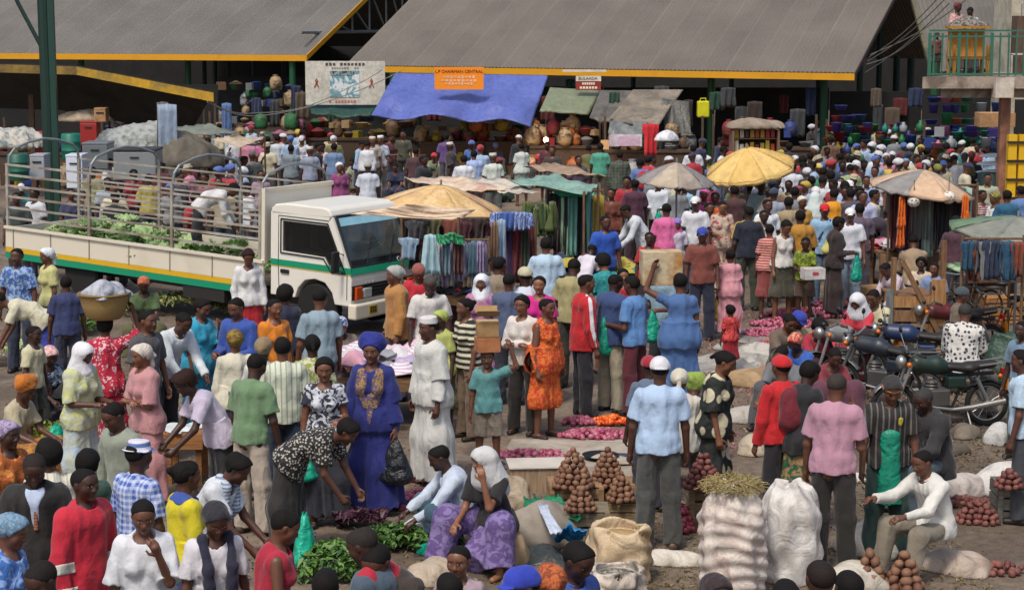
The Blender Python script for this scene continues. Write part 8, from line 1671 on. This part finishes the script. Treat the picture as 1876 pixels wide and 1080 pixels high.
fill(7, 1130, 1300, 300, 335, 'around the small grey umbrella', low=0)
fill(8, 1700, 1850, 240, 285, 'in the shade below the balcony', low=.3)

SPEC.sort(key=lambda a: -a[1]); n_ = max(0, 299 - len(persons))
for a in SPEC[:n_]: person(*a, group='people in the far crowd', lodh=.032)
mark = set(bpy.data.objects.keys()); VV, FF, MI, ms, nv_ = [], [], [], [], 0
for a in SPEC[n_:]:
    root, K, s_ = person(*a, lodh=.036); Mx = Matrix.Translation(root.location) @ Matrix.Rotation(root.rotation_euler.z, 4, 'Z') @ Matrix.Scale(s_, 4)
    for c in list(root.children):
        me = c.data; v = np.empty(len(me.vertices) * 3, np.float32); me.vertices.foreach_get('co', v); v = v.reshape(-1, 3) @ np.array(Mx.to_3x3()).T + np.array(Mx.translation)
        f = np.empty(len(me.loops), np.int32); me.loops.foreach_get('vertex_index', f); f = f.reshape(-1, 4) + nv_; m = c.material_slots[0].material
        if m not in ms: ms.append(m)
        VV.append(v); FF.append(f); MI.append(np.full(len(f), ms.index(m))); nv_ += len(v); bpy.data.objects.remove(c)
    bpy.data.objects.remove(root); persons.pop()
if VV:
    me = npmesh('crowd', np.concatenate(VV), np.concatenate(FF), None)
    for m in ms: me.materials.append(m)
    me.polygons.foreach_set('material_index', np.concatenate(MI).astype(np.int32)); at = me.attributes.new('paint', 'FLOAT_COLOR', 'POINT'); at.data.foreach_set('color', np.zeros(len(me.vertices) * 4, np.float32))
    o = bpy.data.objects.new('crowd', me); C.objects.link(o); tag(o, 'farthest shoppers of the dense crowd, tiny heads and shoulders under the hall roofs', 'crowd', None, 'stuff')
# ---------------------------------------------------------------- things carried and worn details
def ref_pt(k, f): r, K, s = ref[k]; return wpt(f(K), r, s)
def top_of(k, extra=.11): return ref_pt(k, lambda K: K['HC'] + K['u'] * extra)
def hand(k, s, dz=0): p = ref_pt(k, lambda K: K[s]['wr'] + K[s]['fd'] * .1); return Vector((p.x, p.y, p.z + dz))
GB = '12a384'
p = top_of('bask'); t = thing('basket', 'woven basket heaped with grey cloth on the head of the woman in red', 'basket', p + Vector((0, 0, -.02)))
MB().lathe([(.17, 0), (.21, .04), (.25, .16), (.275, .27), (.285, .28), (.265, .27), (.2, .05)], (0, 0, 0), 28).obj('basket', mat('wicker', 'b89a60', '8a6c3c'), t, True); MB().lathe([(.282, .262), (.292, .272), (.292, .29), (.275, .29)], (0, 0, 0), 28).obj('rim', mat('wicker', '9a7c48', '6c5230'), t, True)
lump(0, 0, .29, .27, .17, 'crumpled grey and white cloths filling the basket on the woman in red', mat('sack', 'b4b8c0', '787c88'), 61, pos=p + Vector((0, 0, .22)), name='cloth', cat='cloth', ridge=.03)
p = top_of('boxboy'); carton(0, 0, .25, .22, .16, 'lower cardboard box with printing carried by the boy in turquoise', pos=p, rz=12, m=mat('stain', 'b8784c', '9c603c')); carton(0, 0, .24, .2, .17, 'open upper cardboard box carried by the boy in turquoise', pos=p + Vector((0, 0, .165)), rz=5, m=mat('stain', 'a88458', '8a6a44'), open_=True)
p = top_of('cardb', .0); carton(0, 0, .5, .3, .42, 'large stained cardboard box held up beside the woman in the long blue dress', pos=p + Vector((-.22, .22, -.05)), rz=5, m=mat('stain', 'c8b898', 'b07c3c', 2.0))
p = hand('carton', 1); t = carton(0, 0, .34, .25, .18, 'white carton with a red mark held by the child in green', pos=p + Vector((.05, -.08, -.12)), rz=12, m=mat('stain', 'cdc8c4', 'b5b0ac')); MB().box((0, -.128, .1), (.1, .006, .05)).obj('mark', mat('plain', 'b04050'), t)
bag(hand('smile', -1, .02), 'green plastic bag held in front by the smiling woman', GB, .34, 1, hh=.30)
bag(hand('blue', 1), 'large black plastic bag carried by the woman in the royal blue robe', '1c1e24', .36, 2, hh=.46)
bag(hand('cap1', 1), 'bright green plastic bag carried by the man in the dark cap', GB, .26, 3, hh=.42)
bag(hand('sky', 1, .1), 'green plastic bag hanging beside the beige trousers in the queue', GB, .26, 4, hh=.5)
bag(hand('girl', 1), 'yellow plastic bag carried by the girl in pale pink', 'c0a83c', .2, 5, hh=.34)
bag(hand('wg', 1), 'small green bag held by the man counting in his hands', GB, .16, 6, hh=.22)
bag(hand('scarf', -1), 'green plastic bag carried by the slender woman with the yellow scarf', '169a84', .24, 8, hh=.48)
q = G(560, 1045); bag(Vector((q.x, q.y, .52)), 'big teal green carrier bag standing behind the woman in the red vest', '18b090', .34, 9, hh=.5)
t = thing('bucket', 'orange red plastic bucket on the path beside the woman in the white vest', 'bucket', G(1411, 536)); MB().lathe([(.12, 0), (.14, .3), (.15, .31), (.13, .3), (.1, .02)], (0, 0, 0), 16).obj('body', mat('plain', 'c03c14', rough=.4), t, True); MB().tube([(-.14, 0, .3), (-.1, 0, .4), (.1, 0, .4), (.14, 0, .3)], .006, 5).obj('handle', STEEL, t)
p = ref['boxboy'][0].location
# sheet of white cloth held near the truck, white garment details
def worn(lbl_sub, name, prims, m, k=.02, disp=None, h=.011):
    r = [q for q in persons if q[0]['label'].startswith(lbl_sub)][0]; root, K, s = r; V, F = nets(*union(prims(K), k, (), disp), h); o = bpy.data.objects.new(name, npmesh(name, V, F, m)); C.objects.link(o); o.parent = root; return o
X = np.array((1., 0, 0))
def onshirt(lbl, name, prims, m, h=.010, out=.007, k=.012):
    """a piece lying on the surface of the person's upper garment, where the given volumes meet it"""
    root, K, s = [q for q in persons if q[0]['label'].startswith(lbl)][0]; tf = _tf[root_top[root.name]][0]; g_, lo, hi = union(prims(K), k)
    V, F = nets(lambda P: np.maximum(tf(P) - out, g_(P)), lo, hi, h); o = bpy.data.objects.new(name, npmesh(name, V, F, m)); C.objects.link(o); o.parent = root; return o
F_ = lambda K, x, z, f=.13: K['wst'] + K['d'] * z + K['fw'] * f + X * x
onshirt('man in a dark suit', 'shirt_front', lambda K: [Cap(F_(K, 0, .30, .09), F_(K, 0, .02, .12), .075, .022)], cl('b4c4dc'), k=.03)
onshirt('man in a dark suit', 'tie', lambda K: [Cap(F_(K, 0, .27, .12), F_(K, 0, .04, .15), .016, .02)], cl('7a4a3c', 'hstripe', 'a06a4c', 4), out=.014)
onshirt('woman in a bright yellow', 'collar', lambda K: [Cap(K['nb'] + X * .07 * a - K['fw'] * .04, K['nb'] + X * .03 * a + K['fw'] * .09 - K['d'] * .05, .05, .04) for a in (-1, 1)] + [Cap(K['nb'] - X * .06 - K['fw'] * .06, K['nb'] + X * .06 - K['fw'] * .06, .05, .05)], cl('3450a0'), k=.03)
for lb, c in (('man in a red work', 'c9c9bc'),):
    for nm, t0, t1 in (('sleeve_patch', .05, .36), ('cuff_stripe', .74, .86)): onshirt(lb, nm, lambda K: [Cap(K[a]['el'] + (K[a]['wr'] - K[a]['el']) * t0, K[a]['el'] + (K[a]['wr'] - K[a]['el']) * t1, .1, .1, flat=True, flat0=True) for a in (1, -1)], cl(c))
def scarf(K): 
    q = [K['nb'] - K['fw'] * .06 - K['d'] * .005]; out = []
    for a in (-1, 1):
        A1 = K['nb'] + X * .10 * a + K['fw'] * .04 + K['d'] * .02; B1 = K['nb'] + X * .085 * a + K['fw'] * .17 - K['d'] * .16; C1 = K['nb'] + X * .08 * a + K['fw'] * .19 - K['d'] * .46
        out += [Cap(q[0], A1, .035, .035), Cap(A1, B1, .035, .04), Cap(B1, C1, .04, .05)]
    return out
worn('woman in a black headscarf', 'scarf', scarf, cl('1c1c34'), .03, fold(4, .006)); worn('woman in a white top with a striped', 'scarf', scarf, cl('7c8ca4', 'hstripe', 'c0c8d4', 3), .03, fold(4, .006))
worn('slender woman in a black', 'scarf', lambda K: [Cap(K['nb'] - K['d'] * .03 - X * .1, K['nb'] - K['d'] * .03 + X * .1, .06, .06), Cap(K['nb'] - K['d'] * .03 - K['fw'] * .06, K['nb'] - K['d'] * .3 - K['fw'] * .14, .05, .09)], cl('c0b868'), .03, fold(4, .006), .016)
worn('grey haired man with a red', 'shoulder_cloth', lambda K: [Cap(K['nb'] - K['d'] * .05 + X * .1, K['nb'] - K['d'] * .07 - X * .17, .085, .09), Cap(K['nb'] - K['d'] * .07 - X * .12 - K['fw'] * .05, K['nb'] - K['d'] * .36 - X * .08 - K['fw'] * .12, .08, .1)], cl('b01c34'), .04, fold(6, .008))
def armstripe(K):
    return [Cap(K['nb'] + X * s_ * .06 + np.array((0, 0, .02)), K[s_]['shd'] + X * s_ * .05 + np.array((0, 0, .06)), .022, .022) for s_ in (1, -1)] + [Cap(K[s_]['shd'] + X * s_ * .06 + np.array((0, 0, .04)), K[s_]['el'] + X * s_ * .08, .026, .026) for s_ in (1, -1)] + [Cap(K[s_]['el'] + X * s_ * .08, K[s_]['wr'] + X * s_ * .07, .026, .024) for s_ in (1, -1)]
def stripe(K):
    out = []
    for s_ in (1, -1):
        J = K[s_]; o_ = np.array((s_ * .6, 0, 0)) * .06; out += [Cap(K['nb'] - K['d'] * .04 + X * s_ * .09 + np.array((0, 0, .05)), J['shd'] + o_ + np.array((0, 0, .04)), .014, .014), Cap(J['shd'] + o_ + np.array((0, 0, .04)), J['el'] + X * s_ * .055, .014, .014), Cap(J['el'] + X * s_ * .055, J['wr'] + X * s_ * .045, .014, .014)]
    return out
onshirt('man in a red tracksuit', 'sleeve_stripe', armstripe, cl('d0d0d4'))
onshirt('man in a navy and yellow', 'yellow_piping', armstripe, cl('c8a838'))
worn('man in a red cap and red sweater', 'rucksack', lambda K: [Cap(K['wst'] + K['d'] * .2 - K['fw'] * .15, K['wst'] - K['d'] * .02 - K['fw'] * .17, .10, .12, q=1.2, side=(1, 0, 0))], cl('6c1424'), .03, fold(6, .006))
worn('man with a red rucksack', 'rucksack', lambda K: [Cap(K['wst'] + K['d'] * .2 - K['fw'] * .15, K['wst'] - K['d'] * .02 - K['fw'] * .17, .10, .12, q=1.2, side=(1, 0, 0))], cl('b01c34'), .03, fold(6, .006), .02)
worn('man in a dark striped shirt', 'hatband', lambda K: [Cap(K['HC'] + K['u'] * .036 - K['f'] * .005, K['HC'] + K['u'] * .056 - K['f'] * .005, .101, .101, flat=True, flat0=True)], cl('b07030'))
worn('man in a dark striped shirt', 'apron', lambda K: [Cap(K['wst'] + K['d'] * .05 + K['fw'] * .09, K['p0'] + K['fw'] * .10 - np.array((0, 0, .40)), .07, .085, q=1.3, side=(1, 0, 0), flat=True)], mat('tarp', '128c70', sc=3), .03, fold(8, .005))
onshirt('man in a dark striped shirt', 'badge', lambda K: [Cap(F_(K, .085, .17, .14), F_(K, .085, .2, .14), .03, .035)], cl('d0c030'))
worn('person in a red cap and light blue', 'sling', lambda K: [Cap(K['nb'] + X * .1 + K['fw'] * .06, K['wst'] + K['fw'] * .14 - X * .1, .02, .02)], cl('26345c'), h=.016)
def embroid(K):
    out = []
    for a in (-1, 1): out += [Cap(F_(K, .09 * a, .30, .10), F_(K, .12 * a, .12, .17), .04, .05), Cap(F_(K, .12 * a, .12, .17), F_(K, .05 * a, -.03, .16), .05, .04), Cap(F_(K, .04 * a, .26, .12), F_(K, .045 * a, .1, .19), .018, .022)]
    return out + [Cap(F_(K, 0, .05, .18), F_(K, 0, -.22, .17), .05, .02)]
onshirt('woman in a long royal blue', 'embroidery', lambda K: [p for p in embroid(K)], mat('leafy', '9a7c48', '5c4a6c', 2.0), k=.01, out=.006)
root, K, s_ = ref['blue']
# wide sleeves of the blue robe and of the white robe
for nm, c in (('woman in a long royal blue', '1c2570'), ('man in a long white robe', 'cfcfc8')):
    for a in (1, -1): worn(nm, 'sleeve', lambda K, a=a: [Cap(K[a]['shd'] + (K[a]['el'] - K[a]['shd']) * .3, K[a]['el'] + (K[a]['wr'] - K[a]['el']) * .8, .068, .085 if c[0] == '1' else .07, flat=True)], cl(c), .02, fold(3, .008))
